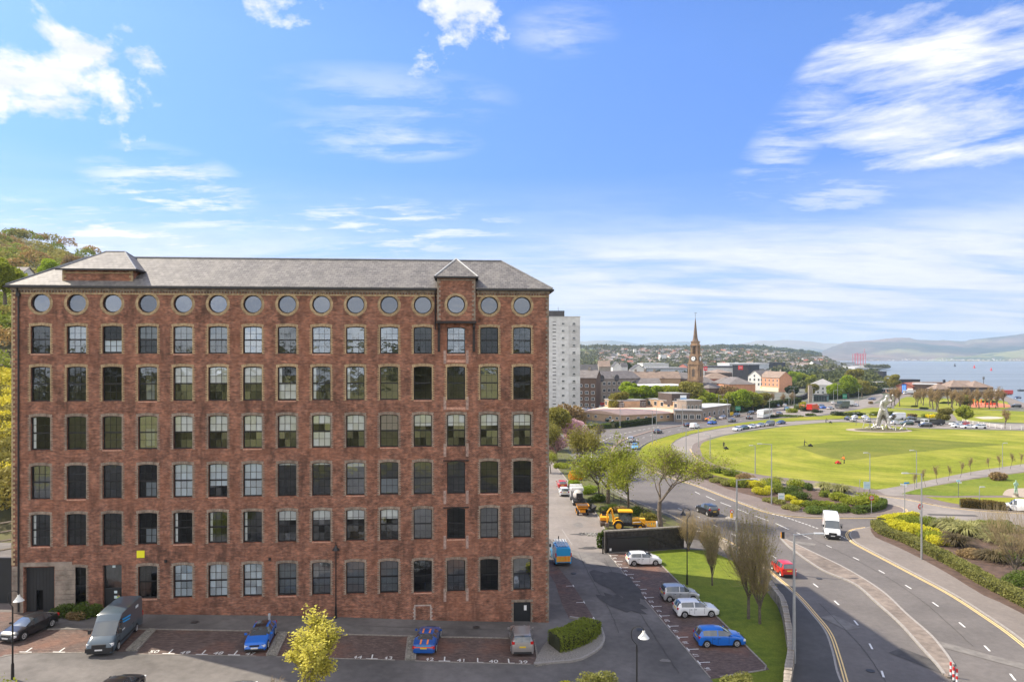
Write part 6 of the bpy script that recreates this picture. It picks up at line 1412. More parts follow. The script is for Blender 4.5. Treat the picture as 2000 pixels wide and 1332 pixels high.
def lorry(px,py,rz_,col,L,Wd,Hh,label,name='lorry',cat='lorry',cabc='white',coach=False,flat=False,group=None):
    o = empty(name,gz(px,py),rz_,label,cat,group); h = L / 2
    if coach:
        mb = MB(); P_ = [(-h,.4),(-h,Hh - .2),(-h + .3,Hh),(h - .6,Hh),(h - .1,Hh * .55),(h,.4)]
        n_ = len(P_); mb.v += [(x,-Wd / 2,z) for x,z in P_] + [(x,Wd / 2,z) for x,z in P_]; mb.face(*range(n_)); mb.face(*[n_ + k for k in reversed(range(n_))])
        for k in range(n_): mb.face(k,n_ + k,n_ + (k + 1) % n_,(k + 1) % n_)
        mb.build('body',PAINT[col],o)
        for s in (1,-1): mb = MB(); mb.poly([(-h + .4,s * (Wd / 2 + .01),1.7),(h - .9,s * (Wd / 2 + .01),1.7),(h - .75,s * (Wd / 2 + .01),Hh - .5),(-h + .4,s * (Wd / 2 + .01),Hh - .5)]); mb.build('side_window',cglass,o)
        mb = MB(); mb.poly([(h - .02,-Wd / 2 + .1,1.1),(h - .02,Wd / 2 - .1,1.1),(h - .50,Wd / 2 - .1,Hh - .25),(h - .50,-Wd / 2 + .1,Hh - .25)]); mb.build('windscreen',cglass,o)
        for s in (1,-1): mb = MB(); mb.box((h + .1,s * (Wd / 2 + .1),Hh - .9),(.12,.2,.6)); mb.build('mirror',PAINT[col],o)
    else:
        mb = MB(); mb.bx(h - 1.9,h,-Wd / 2 + .05,Wd / 2 - .05,.5,min(Hh,2.5)); mb.build('cab',PAINT[cabc],o); mb = MB(); mb.bx(h,h + .02,-Wd / 2 + .15,Wd / 2 - .15,1.3,2.1); mb.build('windscreen',cglass,o)
        for s in (1,-1): mb = MB(); mb.box((h - .9,s * (Wd / 2 - .04),1.75),(1.2,.03,.6)); mb.build('side_window',cglass,o)
        mb = MB()
        if flat: mb.bx(-h,h - 2.0,-Wd / 2,Wd / 2,.85,1.0); mb.bx(-h,h - 2.0,-Wd / 2,-Wd / 2 + .05,1,Hh); mb.bx(-h,h - 2.0,Wd / 2 - .05,Wd / 2,1,Hh)
        else: mb.bx(-h,h - 2.0,-Wd / 2,Wd / 2,.9,Hh)
        mb.build('load_bed' if flat else 'box_body',PAINT[col],o)
    mb = MB(); mb.bx(-h + .3,h - .3,-Wd / 2 + .3,Wd / 2 - .3,.35,.9); mb.build('chassis',dark_m,o)
    for x in ((-h + 1.4,h - 1.1) if L < 8 else (-h + 1.5,-h + 2.8,h - 1.9)):
        for y in (-Wd / 2 + .14,Wd / 2 - .14): wheel(o,x,y,.45 if L > 6 else .36,.26)
    return o
rl = on_road(1493,816)
lorry(1494,815.5,rl + math.pi,'white',11.5,2.5,3.4,'white coach with dark windows on the dual carriageway','coach','coach',coach=True)
lorry(1588,803,on_road(1588,803),'red',8,2.5,3.3,'red lorry passing the planted traffic island',cabc='red'); lorry(1645,798,on_road(1645,798) + math.pi,'slate',9,2.5,3.6,'dark grey lorry near the slip road',cabc='grey'); lorry(1656,794,on_road(1656,794) + math.pi,'white',8,2.4,3.0,'white lorry behind the dark grey one')
lorry(1789,827.5,R(178),'grey',6,2.1,1.25,'white pickup truck with low flat bed right of the statue','pickup_truck','truck',flat=True); lorry(1822,831,R(178),'black',7.4,2.2,2.2,'white tipper truck with black body near the footpath','tipper_truck','truck',flat=True)
lorry(1964,772,R(190),'red',9,2.5,3.4,'red lorry parked on the shore road',cabc='red'); lorry(1949,770,R(190),'white',8,2.5,2.8,'white lorry beside the red one on the shore road'); lorry(1776,770,R(170),'white',7,2.4,2.8,'white lorry beside the red and blue club house'); lorry(1788,768.5,R(170),'white',7,2.4,2.2,'second white lorry by the club house',flat=True)
rnd = random.Random(77); cc = ['white','silver','grey','lightblue','black','white','red','silver','darkblue','white','grey','white','silver','white']
for i in range(14): far_car(['hatch','saloon','suv'][i % 3],cc[i],'parked_car',cc[i] + ' car in the ' + ['back','middle','front'][i % 3] + ' row of the car park beside the grey tower, ' + ['first','second','third','fourth','fifth'][i // 3] + ' along',at(1141 + (i // 3) * 9.5 + rnd.uniform(-1,1),[330,315,300][i % 3]) + Vector((0,0,.02)),R(100),'car','cars in the car park beside the grey tower')
for i,(k,c,px,py,lb) in enumerate([('hatch','green',1192,823,'green car parked outside the pink-roofed centre'),('hatch','white',1205,824,'white car parked next to the green car outside the centre'),('suv','black',1218,822,'black car parked outside the centre'),('van','white',1247,819,'white van parked in front of the centre wall')]):
    fc_(k,c,px,py,lb,R(5 + 160 * (i % 2)),name='parked_car' if k != 'van' else 'parked_van',cat='car' if k != 'van' else 'van')
for i in range(9): far_car(['hatch','saloon','suv'][i % 3],cc[(i * 5 + 3) % 14],'parked_car',cc[(i * 5 + 3) % 14] + ' car parked behind the roadside trees, ' + ['first','second','third','fourth','fifth','sixth','seventh','eighth','ninth'][i] + ' from the health centre',gz(1428 + i * 13,797 - i * .3),R(80),'car','cars parked behind the roadside trees')
# ================================================================ WALLS, BUILDINGS, HILLS, HAZE
def W3(px,py,z): D = F * (CZ - z) / (py - HY); return Vector(((px - 1000) / F * D,D,z))
def fbm(x,y,seed=0,oct=5):
    v = 0; a = 1; f = 1; from mathutils import noise as N_
    for _ in range(oct): v += a * N_.noise(Vector((x * f + seed * 7.3,y * f - seed * 3.1,seed))); a *= .5; f *= 2.03
    return v
rubble_stone = mat('wall_stone',(.30,.26,.21),.92,.4,1.6,.7,bscale=6,big=.2); dark_stone = mat('sooty_stone',(.035,.031,.027),.92,.5,2.4,.8,bscale=7)
# curved stone wall beside the road: courses of separate stones on a core
tops = [(1389,1041),(1430,1066),(1455,1085),(1487,1116),(1512,1146),(1529,1170),(1540,1220),(1545,1261),(1540,1302),(1537,1332),(1532,1400)]
line = [W3(x,y,1.15) for x,y in tops]; line = resample(cat([(p.x,p.y,0) for p in [W3(1336,1034,1.15)] + line],5),.5)
mb = MB(); ribbon(mb,line,.42,-.1,.98); rw = mb.build('stone_wall',rubble_stone); tag(rw,'long curved old stone wall between the car park grass and the road footway','wall')
mb = MB(); rnd = random.Random(5); cs = resample(line,.62)
for i in range(len(cs) - 1):
    a,b = cs[i],cs[i + 1]; d = (b - a); L_ = d.length; ang = math.atan2(d.y,d.x); m_ = (a + b) / 2
    o = MB(); w,hh = .50 + rnd.uniform(-.05,.05),.17 + rnd.uniform(-.03,.05)
    o.box((0,0,hh / 2),(L_ - .03,w,hh)); st_ = o.build('coping_stone',rubble_stone,rw,None,(m_.x,m_.y,.985)); st_.rotation_euler = (rnd.uniform(-.03,.03),rnd.uniform(-.03,.03),ang + rnd.uniform(-.04,.04))
for z in (.02,.26,.5,.74):
    for i in range(len(line) - 1):
        a,b = line[i],line[i + 1]; d = b - a; n_ = Vector((-d.y,d.x,0)).normalized(); ang = math.atan2(d.y,d.x)
        for s in (1,-1): p = (a + b) / 2 + n_ * s * .215 + d * rnd.uniform(-.2,.2); mb.box((p.x,p.y,z + .11),(rnd.uniform(.28,.47),.05 + rnd.uniform(0,.03),.2),ang)
tag(mb.build('wall_stone',rubble_stone,rw),kind='stuff')
# black car park wall with its sliding gate
a,b = G(1182,1080),G(1336,1070); d = (b - a).normalized(); ang = math.atan2(d.y,d.x); Lw = (b - a).length
bw = empty('car_park_wall',a,ang,'tall black sooty stone wall behind the car park grass with a black gate','wall')
mb = MB(); mb.bx(0,Lw,0,.45,-.1,2.55); mb.build('wall',dark_stone,bw); mb = MB(); mb.bx(-.06,Lw + .05,-.06,.51,2.55,2.72); mb.build('coping',mat('coping',(.16,.145,.12),.9,.4,3),bw)
mb = MB(); mb.bx(.35,5.6,-.16,-.10,.18,1.75)
gt_ = mb.build('gate_panel',mat('gate_black',(.012,.012,.013),.5),bw)
mb = MB(); mb.tube([(-.35,-.13,0),(-.35,-.13,2.0)],.09,8); mb.tube([(.3,-.13,.1),(.3,-.13,1.9)],.05,6); mb.tube([(.3,-.13,1.85),(6.0,-.13,1.85)],.05,6); mb.tube([(6.0,-.13,1.8),(9.6,-.13,.15)],.05,6); mb.tube([(.3,-.13,.12),(9.6,-.13,.12)],.06,6); mb.build('gate_frame',MATS['gate_black'],bw)
mb = MB(); mb.bx(.5,.75,-.2,-.165,.3,.6); mb.build('notice',mat('white_notice',(.7,.7,.7)),bw)
mb = MB(); rnd = random.Random(2)
for z in np.arange(.05,2.4,.3):
    x = rnd.uniform(0,.3)
    while x < Lw - .5: w = rnd.uniform(.3,.6); mb.bx(x,x + w - .03,-.035 - rnd.uniform(0,.025),0,z,z + .27); x += w
tag(mb.build('wall_stone',dark_stone,bw),kind='stuff')
# fence by the road on the bank
fp = [G(*p) for p in ((1176,968),(1195,978),(1210,985),(1228,992),(1300,1030))]
fr = empty('timber_fence',fp[0],0,'low dark post and rail fence on the bank beside the road','fence')
for p in resample([Vector((q.x,q.y,0)) for q in fp],2.6): mb = MB(); mb.bx(-.06,.06,-.06,.06,0,1.25); mb.build('post',bark,fr,None,(p.x - fp[0].x,p.y - fp[0].y,.1))
mb = MB(); ribbon(mb,fp,.05,1.05,1.15); ribbon(mb,fp,.05,.6,.7); o = mb.build('rail',bark,fr,None,(-fp[0].x,-fp[0].y,0))
# left edge: timber fence up the slope and black gate
fr = empty('timber_fence',at(2,68),0,'brown timber fence climbing the slope at the far edge behind the mill corner','fence')
for k in range(4):
    mb = MB(); mb.tube([(-4,0,4.2 + k * .9),(6.0,2,5.7 + k * .9)],.09,4); mb.build('rail',bark_pale,fr)
for k in range(5): mb = MB(); mb.bx(-3.4 + k * 2,-3.2 + k * 2,.3 + k * .4,.5 + k * .4,1.5,8.3 + k * .3); mb.build('post',bark_pale,fr)
p = at(-8,61); mb = MB(); mb.bx(-3.2,1.55,0,.25,1.5,6.2); o = mb.build('yard_gate',door_m,None,None,(p.x,p.y,0)); tag(o,'dark gate closing the passage at the near corner of the mill','gate')

# ---- generic building -----------------------------------------------------
def wmat(n,c,**k): return mat('wall_' + n,c,.9,k.pop('var',.12),k.pop('scale',.8),.1,big=.12,**k)
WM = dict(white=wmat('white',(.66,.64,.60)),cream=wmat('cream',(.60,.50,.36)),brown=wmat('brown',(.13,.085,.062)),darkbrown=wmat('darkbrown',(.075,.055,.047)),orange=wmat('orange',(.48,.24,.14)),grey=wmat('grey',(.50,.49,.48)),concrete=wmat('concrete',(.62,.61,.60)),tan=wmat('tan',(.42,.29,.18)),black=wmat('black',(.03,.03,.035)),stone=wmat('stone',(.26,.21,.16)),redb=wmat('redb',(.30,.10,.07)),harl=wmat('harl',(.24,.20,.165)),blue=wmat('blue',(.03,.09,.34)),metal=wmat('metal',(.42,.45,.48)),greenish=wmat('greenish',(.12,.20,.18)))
RM = dict(slate=mat('roof_slate',(.14,.125,.118),.8,.2,.6,.1),brown=mat('roof_brown',(.21,.155,.12),.85,.2,.5,.1),pink=mat('roof_pink',(.66,.45,.34),.85,.08,.5,.1),white=mat('roof_white',(.58,.58,.57),.6,.08,.3),grey=mat('roof_grey',(.27,.265,.26),.7,.12,.4),red=mat('roof_red',(.30,.10,.06),.8,.2,.4),dark=mat('roof_dark',(.06,.058,.06),.8,.2,.5),blue=mat('roof_blue',(.05,.13,.40),.6),lichen=mat('roof_lichen',(.42,.33,.03),.9,.3,.6))
pane_m = mat('far_pane',(.03,.04,.05),.1,spec=.8); frame_w = mat('far_frame',(.62,.62,.60),.6)
WMESH = {}
def win_mesh(w,h,fr_m=frame_w):
    k = (round(w,2),round(h,2),fr_m.name)
    if k not in WMESH:
        mb = MB(); mb.bx(-w / 2,w / 2,-.08,-.005,0,h); mb.cur = 1; t_ = min(.14,w * .12); mb.bx(-w / 2 + t_,-t_ / 3,-.11,-.081,t_,h - t_); mb.bx(t_ / 3,w / 2 - t_,-.11,-.081,t_,h - t_); WMESH[k] = mb.mesh('window',[fr_m,pane_m])
    return WMESH[k]
def bldg(name,label,p0,p1,depth,z0,z1,wall='harl',roof='gable',rmat='slate',rh=3.0,rows=None,side_rows=None,cat='building',ov=.35,group=None,chim=0,wfr=frame_w,extra=None,ridge_in=None):
    """p0,p1: ground corners of the visible front, left to right; rows: list of (z, h, w, n)"""
    d = Vector((p1[0] - p0[0],p1[1] - p0[1])); L_ = d.length; ang = math.atan2(d.y,d.x); o = empty(name,(p0[0],p0[1],z0),ang,label,cat,group); h = z1 - z0
    mb = MB(); mb.bx(0,L_,0,depth,-1,h)
    if roof == 'gable':
        for x in (0,L_): mb.poly([(x,0,h),(x,depth,h),(x,depth / 2,h + rh)])
    if roof == 'gable_front':
        for y in (0,depth): mb.poly([(0,y,h),(L_,y,h),(L_ / 2,y,h + rh)])
    mb.build('wall',WM[wall],o)
    rb = MB(); e = ov; dz = .02
    def slab(pts,t_=.18):
        i = len(rb.v); rb.v += [tuple(p) for p in pts] + [(p[0],p[1],p[2] + t_) for p in pts]; n_ = len(pts)
        rb.face(*[i + k for k in reversed(range(n_))]); rb.face(*[i + n_ + k for k in range(n_)])
        for k in range(n_): rb.face(i + k,i + (k + 1) % n_,i + n_ + (k + 1) % n_,i + n_ + k)
    sl_ = e * rh / (depth / 2) if roof in ('gable','hip') else e * rh / (L_ / 2)
    if roof == 'gable': slab([(-e,-e,h - sl_ + dz),(L_ + e,-e,h - sl_ + dz),(L_ + e,depth / 2,h + rh + dz),(-e,depth / 2,h + rh + dz)]); slab([(L_ + e,depth + e,h - sl_ + dz),(-e,depth + e,h - sl_ + dz),(-e,depth / 2,h + rh + dz),(L_ + e,depth / 2,h + rh + dz)])
    elif roof == 'gable_front': slab([(-e,-e,h - sl_ + dz),(L_ / 2,-e,h + rh + dz),(L_ / 2,depth + e,h + rh + dz),(-e,depth + e,h - sl_ + dz)]); slab([(L_ / 2,-e,h + rh + dz),(L_ + e,-e,h - sl_ + dz),(L_ + e,depth + e,h - sl_ + dz),(L_ / 2,depth + e,h + rh + dz)])
    elif roof == 'hip':
        rn = ridge_in if ridge_in is not None else min(depth / 2,L_ / 2 - .1); a = [(-e,-e,h + dz),(L_ + e,-e,h + dz),(L_ + e,depth + e,h + dz),(-e,depth + e,h + dz)]; r_ = [(rn,depth / 2,h + rh),(L_ - rn,depth / 2,h + rh)]
        rb.poly([a[0],a[1],r_[1],r_[0]]); rb.poly([a[1],a[2],r_[1]]); rb.poly([a[2],a[3],r_[0],r_[1]]); rb.poly([a[3],a[0],r_[0]]); rb.poly(a[::-1])
    else: rb.bx(-e,L_ + e,-e,depth + e,h,h + rh)
    ro = rb.build('roof',RM[rmat],o)
    for c in range(chim):
        x = L_ * (c + .5) / chim; cb = MB(); cb.bx(x - .6,x + .6,depth / 2 - .35,depth / 2 + .35,h + rh - 1.0,h + rh + 1.3); cb.bx(x - .5,x - .2,depth / 2 - .15,depth / 2 + .15,h + rh + 1.3,h + rh + 1.7); cb.bx(x + .2,x + .5,depth / 2 - .15,depth / 2 + .15,h + rh + 1.3,h + rh + 1.7); cb.build('chimney',WM['stone'],ro)
    for z,wh,ww,n in (rows or []):
        for k in range(n): link('window',win_mesh(ww,wh,wfr),o,(L_ * (k + .5) / n,0,z))
    for z,wh,ww,n in (side_rows or []):
        for k in range(n): q = link('window',win_mesh(ww,wh,wfr),o,(L_,depth * (k + .5) / n,z)); q.rotation_euler = (0,0,R(90)); q2 = link('window',q.data,o,(0,depth * (k + .5) / n,z)); q2.rotation_euler = (0,0,R(-90))
    return o
def A2(px,D): p = at(px,D); return (p.x,p.y)
# grey tower block
TD = 262
tb = empty('tower_block',at(1133,TD),0,'tall pale grey concrete tower block rising behind the mill','building'); ztop = zat(620,TD)
mb = MB(); mb.bx(-26,0,0,18,-1,ztop); mb.build('wall',WM['concrete'],tb); mb = MB(); mb.bx(-26.1,.1,-.1,18.1,ztop + .01,ztop + .4); mb.build('parapet',WM['grey'],tb)
mb = MB(); mb.bx(-20,-5.7,4,14,ztop + .4,zat(607,TD + 4)); mb.build('roof_house',RM['dark'],tb)
mb = MB(); mb.tube([(-8,6,ztop),(-8,6,ztop + 4.5)],.06,4); mb.build('mast',dark_m,tb)
pitch = 14 * TD / F
for k in range(14):
    zr_ = ztop - 2.6 - k * pitch; mb = MB(); mb.bx(-26.02,.02,-.035,-.002,zr_ - .62,zr_ - .55); mb.build('floor_joint',WM['grey'],tb)
    if k % 4 == 3: mb = MB(); mb.bx(-4.4,-.05,-.03,-.003,zr_ - .5,zr_ + pitch * 3 - .7); mb.build('panel',WM['grey'],tb)
    for x,w,h in ((-2.35,1.25,.95),(-6.5,1.2,.95),(-14,1.2,.95),(-18.5,1.2,.95)): link('window',win_mesh(w,h),tb,(x,-.03,zr_ - .3))
    for x in (-9.9,-2.4,-16.2,-22): mb = MB(); mb.bx(x - .65,x + .65,-.06,-.031,zr_ + .85 if x != -2.4 else zr_ - .52,zr_ + 1.05 if x != -2.4 else zr_ - .36); mb.bx(x - .65,x + .65,-.06,-.031,zr_ - .45 if x != -2.4 else zr_ - .50,zr_ - .15 if x != -2.4 else zr_ - .37) if x != -2.4 else None; tag(mb.build('ventilation_slot',RM['dark'],tb),kind='stuff')
# flats and terraces
bldg('tenement','dark brown brick flats with grey roof directly right of the tower block',A2(1128,325),A2(1164,322),11,0,zat(738,323),'brown','gable','slate',3.4,[(1.2,1.5,1.7,3),(4.1,1.5,1.7,3),(7.0,1.5,1.7,3),(10.3,1.5,1.7,3)],chim=1)
tf = bldg('tenement','long brown flats with white-framed windows and round dormers',A2(1165,330),A2(1250,350),12,0,zat(740,335),'harl','gable','slate',3.5,[(1.2,1.6,1.9,9),(4.4,1.6,1.9,9),(7.6,1.6,1.9,9),(10.9,1.6,1.9,9)])
for x in (3.6,14.2): mb = MB(); mb.lathe((x,-.25,14.3),[(1.7,0),(1.7,2.5)],16,'y'); mb.build('round_dormer',RM['dark'],tf)
mb = MB(); mb.bx(.2,9,-.6,0,0,2.6); mb.build('shop_front',mat('shop_red',(.45,.05,.04),.6),tf)
bldg('tenement','flats with a yellow lichen-covered roof behind the tower block',A2(1135,352),A2(1164,352),10,0,zat(737,352),'brown','gable','lichen',3.2)
bldg('terrace','long terrace roof left of the clock tower, nearest the flats',A2(1236,372),A2(1292,372),12,0,zat(739,372),'tan','gable','brown',3.4,chim=3); bldg('terrace','long terrace roof left of the clock tower, second section',A2(1288,378),A2(1329,378),12,0,zat(739,378),'tan','gable','brown',3.6)
bldg('terrace','terrace roof touching the clock tower',A2(1324,384),A2(1346,384),12,0,zat(740,384),'brown','gable','slate',3.4); bldg('terrace','lower grey terrace roof in front of the long brown roofs',A2(1243,345),A2(1290,345),10,0,zat(749,345),'tan','gable','slate',2.4)
bldg('market_hall','modern hall with a wide white canopy roof before the clock tower',A2(1270,312),A2(1342,318),16,0,zat(754,315),'black','flat','white',.35,[(1.0,3.0,2.6,6)],wfr=dark_m,ov=2.0)
bldg('terrace','grey hipped roof building right of the clock tower base',A2(1366,350),A2(1400,350),14,0,zat(748,350),'stone','hip','slate',3.2,[(4.5,1.6,1.4,5)]); bldg('terrace','long grey roof behind the clock tower on its right',A2(1375,400),A2(1432,400),14,0,zat(740,400),'redb','hip','brown',3.4)
bldg('brick_house','brick house with grey hipped roof and sunlit orange walls facing the road trees',A2(1394,385),A2(1424,360),14,0,zat(749,372),'orange','hip','slate',3.6,[(6.5,1.3,1.3,3),(3.6,1.3,1.3,3)]); bldg('brick_house','brick house with grey hipped roof, walls darkened as shade, beside the orange one',A2(1421,372),A2(1450,380),12,0,zat(749,376),'redb','hip','slate',3.4,[(6.5,1.3,1.3,3),(3.6,1.3,1.3,3)])  # light put into wall colour: lit face orange, shaded face dark
bldg('brick_house','low brick houses in shade below the clock tower',A2(1385,330),A2(1416,335),12,0,zat(758,332),'brown','hip','slate',2.6,[(3.5,1.6,1.5,4),(.8,1.6,1.5,4)])
# health centre: shaded wings painted darker than the sunlit tan ones
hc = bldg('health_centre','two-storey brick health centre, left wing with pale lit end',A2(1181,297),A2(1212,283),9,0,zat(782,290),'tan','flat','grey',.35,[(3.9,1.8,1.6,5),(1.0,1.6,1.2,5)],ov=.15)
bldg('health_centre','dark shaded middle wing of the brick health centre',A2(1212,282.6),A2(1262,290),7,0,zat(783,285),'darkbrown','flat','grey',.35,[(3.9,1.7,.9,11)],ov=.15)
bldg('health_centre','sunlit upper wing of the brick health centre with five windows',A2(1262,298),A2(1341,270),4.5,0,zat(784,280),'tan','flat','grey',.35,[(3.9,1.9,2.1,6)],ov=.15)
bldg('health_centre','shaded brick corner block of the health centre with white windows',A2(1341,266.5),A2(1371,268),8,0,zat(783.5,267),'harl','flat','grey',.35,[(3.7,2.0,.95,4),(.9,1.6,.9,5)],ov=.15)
bldg('health_centre','single-storey dark brick front of the health centre beside the road',A2(1319,259),A2(1371,258),6,0,zat(803,258),'harl','flat','grey',.4,[(1.0,1.8,1.7,4)],ov=.3)
bldg('health_centre','low brick wing with pale flat roof behind the roadside hedge',A2(1371,268.5),A2(1426,290),10,0,zat(795,276),'harl','flat','white',.3,[(.9,1.7,1.7,6)],ov=.3)
tk = bldg('plant_room','dark brown roof-top block with a white and blue sign panel',A2(1312,279),A2(1347,281.5),11,6.0,zat(769,280),'darkbrown','flat','grey',.15,ov=.1)
mb = MB(); zt_ = lambda y: zat(y,280) - 6.0; xs0 = (1330.5 - 1312) / 35 * 7.4
mb.bx(xs0,xs0 + 2.9,-.06,-.01,zt_(777.5),zt_(772)); mb.build('sign_panel',mat('sign_white',(.75,.78,.8),.5),tk); mb = MB(); mb.bx(xs0,xs0 + 2.9,-.07,-.012,zt_(779.5),zt_(777.6)); mb.build('sign_stripe',mat('sign_blue',(.01,.25,.55),.5),tk); 
# pink-roofed centre
pc = [G(1133,818),G(1216,826),G(1318,821),G(1335,812),G(1255,805),G(1190,806)]
oo = pc[1]; pr_ = empty('pink_roofed_centre',(oo.x,oo.y,0),0,'low single-storey centre under a wide pale pink hipped roof','building'); lp = [(p.x - oo.x,p.y - oo.y) for p in pc]
mb = MB(); mb.prism([(x * .985,y * .985 + .3) for x,y in lp],-.5,2.75); mb.build('wall',WM['tan'],pr_)
mb = MB(); mb.prism([(x * 1.01,y * 1.01 - .1) for x,y in lp],2.75,2.98); i = len(mb.v); cc_ = [(x * 1.012,y * 1.012 - .12,2.985) for x,y in lp]; rid = [(lp[1][0] * 0 + .3,7.5,4.3),(8.5,8.5,4.0),(-7,8.0,4.0)]
mb.poly([cc_[0],cc_[1],rid[0],rid[2]]); mb.poly([cc_[1],cc_[2],rid[1],rid[0]]); mb.poly([cc_[2],cc_[3],rid[1]]); mb.poly([cc_[3],cc_[4],rid[0],rid[1]]); mb.poly([cc_[4],cc_[5],rid[2],rid[0]]); mb.poly([cc_[5],cc_[0],rid[2]]); mb.build('roof',RM['pink'],pr_)
mb = MB(); mb.tube([(0,0,3.02),(rid[0][0],rid[0][1],4.36)],.12,5); mb.build('hip_tiles',mat('hip_pale',(.6,.5,.42)),pr_)
dl = Vector((lp[0][0] - lp[1][0],lp[0][1] - lp[1][1])); dr_ = Vector((lp[2][0] - lp[1][0],lp[2][1] - lp[1][1]))
for (dv,us,sgn) in ((dl,(.12,.28,.62,.8,.92),1),(dr_,(.1,.3,.45,.62,.75,.88),1)):
    for u in us: q = link('window',win_mesh(1.3,1.1),pr_,(dv.x * u * .985,dv.y * u * .985 + .28,1.0)); q.rotation_euler = (0,0,math.atan2(dv.y,dv.x) + (math.pi if dv is dl else 0))
# clock tower -----------------------------------------------------------------
TD = 340; u_ = TD / F; ctb = at(1358.2,TD); ct = empty('clock_tower',(ctb.x,ctb.y,0),R(-38),'sandstone clock tower with a tall slender spire and white clock faces','tower')
Z = lambda y: zat(y,TD); ts = mat('tower_stone',(.40,.26,.15),.9,.3,.35,.4,bscale=2,big=.3,col2=(.20,.13,.085))
s0 = 30 * u_ / 1.40 / 2
def sq(mb,s,z0,z1): mb.bx(-s,s,-s,s,z0,z1)
mb = MB(); sq(mb,s0,0,Z(711)); shaft = mb.build('shaft',ts,ct)
mb = MB(); sq(mb,s0 * 1.08,Z(744),Z(740)); mb.build('base_course',ts,ct); mb = MB(); sq(mb,s0 * 1.10,Z(712),Z(709.5)); sq(mb,s0 * .95,Z(709.5),Z(705)); mb.build('cornice',ts,ct)
for a in range(4):
    Mx = Matrix.Rotation(a * math.pi / 2,4,'Z')
    mb = MB(); w = s0 * .26; P_ = [(-w,Z(735)),(w,Z(735)),(w,Z(723))] + [(w * math.cos(q),Z(723) + w * math.sin(q)) for q in (R(30),R(60),R(90),R(120),R(150))] + [(-w,Z(723))]
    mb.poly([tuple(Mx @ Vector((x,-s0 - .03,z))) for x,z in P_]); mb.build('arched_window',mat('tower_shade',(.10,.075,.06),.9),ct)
    mb = MB()
    for s in (-1,1): mb.box((s * s0 * .82,-s0 - .08,(Z(740) + Z(712)) / 2),(s0 * .22,.22,Z(712) - Z(740)),0,Mx)
    mb.build('pilaster',ts,ct)
    sc_ = s0 * .86
    mb = MB(); mb.lathe((0,0,0),[(1.38,0),(1.38,.2)],24,'y'); o = mb.build('clock_surround',MATS['black_iron'] if 'black_iron' in MATS else dark_m,ct,None,tuple(Mx @ Vector((0,-sc_ - .25,Z(700.5))))); o.rotation_euler = (0,0,a * math.pi / 2)
    mb = MB(); mb.lathe((0,-.05,0),[(1.08,0),(1.08,.05)],24,'y'); mb.build('clock_face',mat('clock_white',(.80,.80,.77),.5),o)
    mb = MB(); mb.bx(-.05,.05,-.09,-.055,-.1,.8); mb.bx(-.1,.55,-.09,-.055,-.05,.05)
    for k in range(12): an = k * math.pi / 6; mb.box((.92 * math.cos(an),-.07,.92 * math.sin(an)),(.09,.03,.09))
    mb.build('clock_hands',dark_m,o)
mb = MB(); sq(mb,sc_,Z(705),Z(694)); sq(mb,sc_ * .86,Z(694),Z(692)); mb.build('clock_stage',ts,ct)
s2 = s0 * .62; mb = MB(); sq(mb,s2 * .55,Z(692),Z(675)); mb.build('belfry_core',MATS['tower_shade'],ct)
for sx_ in (-1,1):
    for sy in (-1,1): mb = MB(); mb.bx(sx_ * s2 * .84 - s2 * .2,sx_ * s2 * .84 + s2 * .2,sy * s2 * .84 - s2 * .2,sy * s2 * .84 + s2 * .2,Z(692),Z(675)); mb.build('belfry_pier',ts,ct)
for a in range(4):
    Mx = Matrix.Rotation(a * math.pi / 2,4,'Z'); mb = MB()
    for s in (-1,1): mb.box((s * s2 * .36,-s2 * .92,(Z(692) + Z(677)) / 2),(.22,.22,Z(677) - Z(692)),0,Mx)
    mb.build('colonnette',ts,ct)
mb = MB(); sq(mb,s2 * 1.18,Z(675.5),Z(673.5)); sq(mb,s2 * .95,Z(673.5),Z(668)); sq(mb,s2 * 1.05,Z(668),Z(666.5)); mb.build('entablature',ts,ct)
mb = MB(); mb.lathe((0,0,0),[(s2 * 1.0,Z(666.5)),(s2 * .72,Z(661)),(s2 * .60,Z(655)),(.12,Z(621.5))],8); mb.build('spire',mat('spire_stone',(.16,.115,.085),.9,.3,.5),ct)
mb = MB(); mb.tube([(0,0,Z(621.5)),(0,0,Z(611.5))],.05,5); mb.tube([(-.6,0,Z(611.8)),(.7,0,Z(611.4))],.09,4); mb.tube([(-.4,0,Z(616)),(.4,0,Z(616))],.05,4); mb.build('weathervane',dark_m,ct)
# white and tan tenements by the road
bldg('tenement','white gabled three-storey building with rows of small windows',A2(1461,520),A2(1486,512),22,0,zat(734,516),'white','gable_front','slate',4.0,[(3.6,2.0,1.4,3),(7.0,2.0,1.4,3),(10.0,1.8,1.3,1)])
tt = bldg('tenement','orange stone tenement with brown roof beside the white gabled building',A2(1484,514),A2(1522,488),10,0,zat(737,500),'orange','gable','brown',4.2,[(3.9,2.0,1.4,5),(7.0,2.0,1.4,5)],chim=2)
mb = MB(); mb.bx(-.1,26,-.5,0,0,2.9); mb.build('shop_front',mat('shop_cream',(.62,.55,.38),.6),tt); mb = MB(); mb.bx(.3,3.2,-.56,-.51,2.0,2.8); mb.build('shop_sign',mat('shop_yellow',(.75,.5,.05),.6),tt)
bldg('shed','red-brown low shed left of the white gabled building',A2(1450,470),A2(1467,470),8,0,zat(756,470),'redb','hip','red',1.4)
bldg('white_house','white house with pale grey hipped roof behind the bus shelter',A2(1583,458),A2(1632,452),16,0,zat(752,455),'white','hip','grey',4.0,[(3.2,1.5,1.2,5),(.6,1.5,1.2,5)])
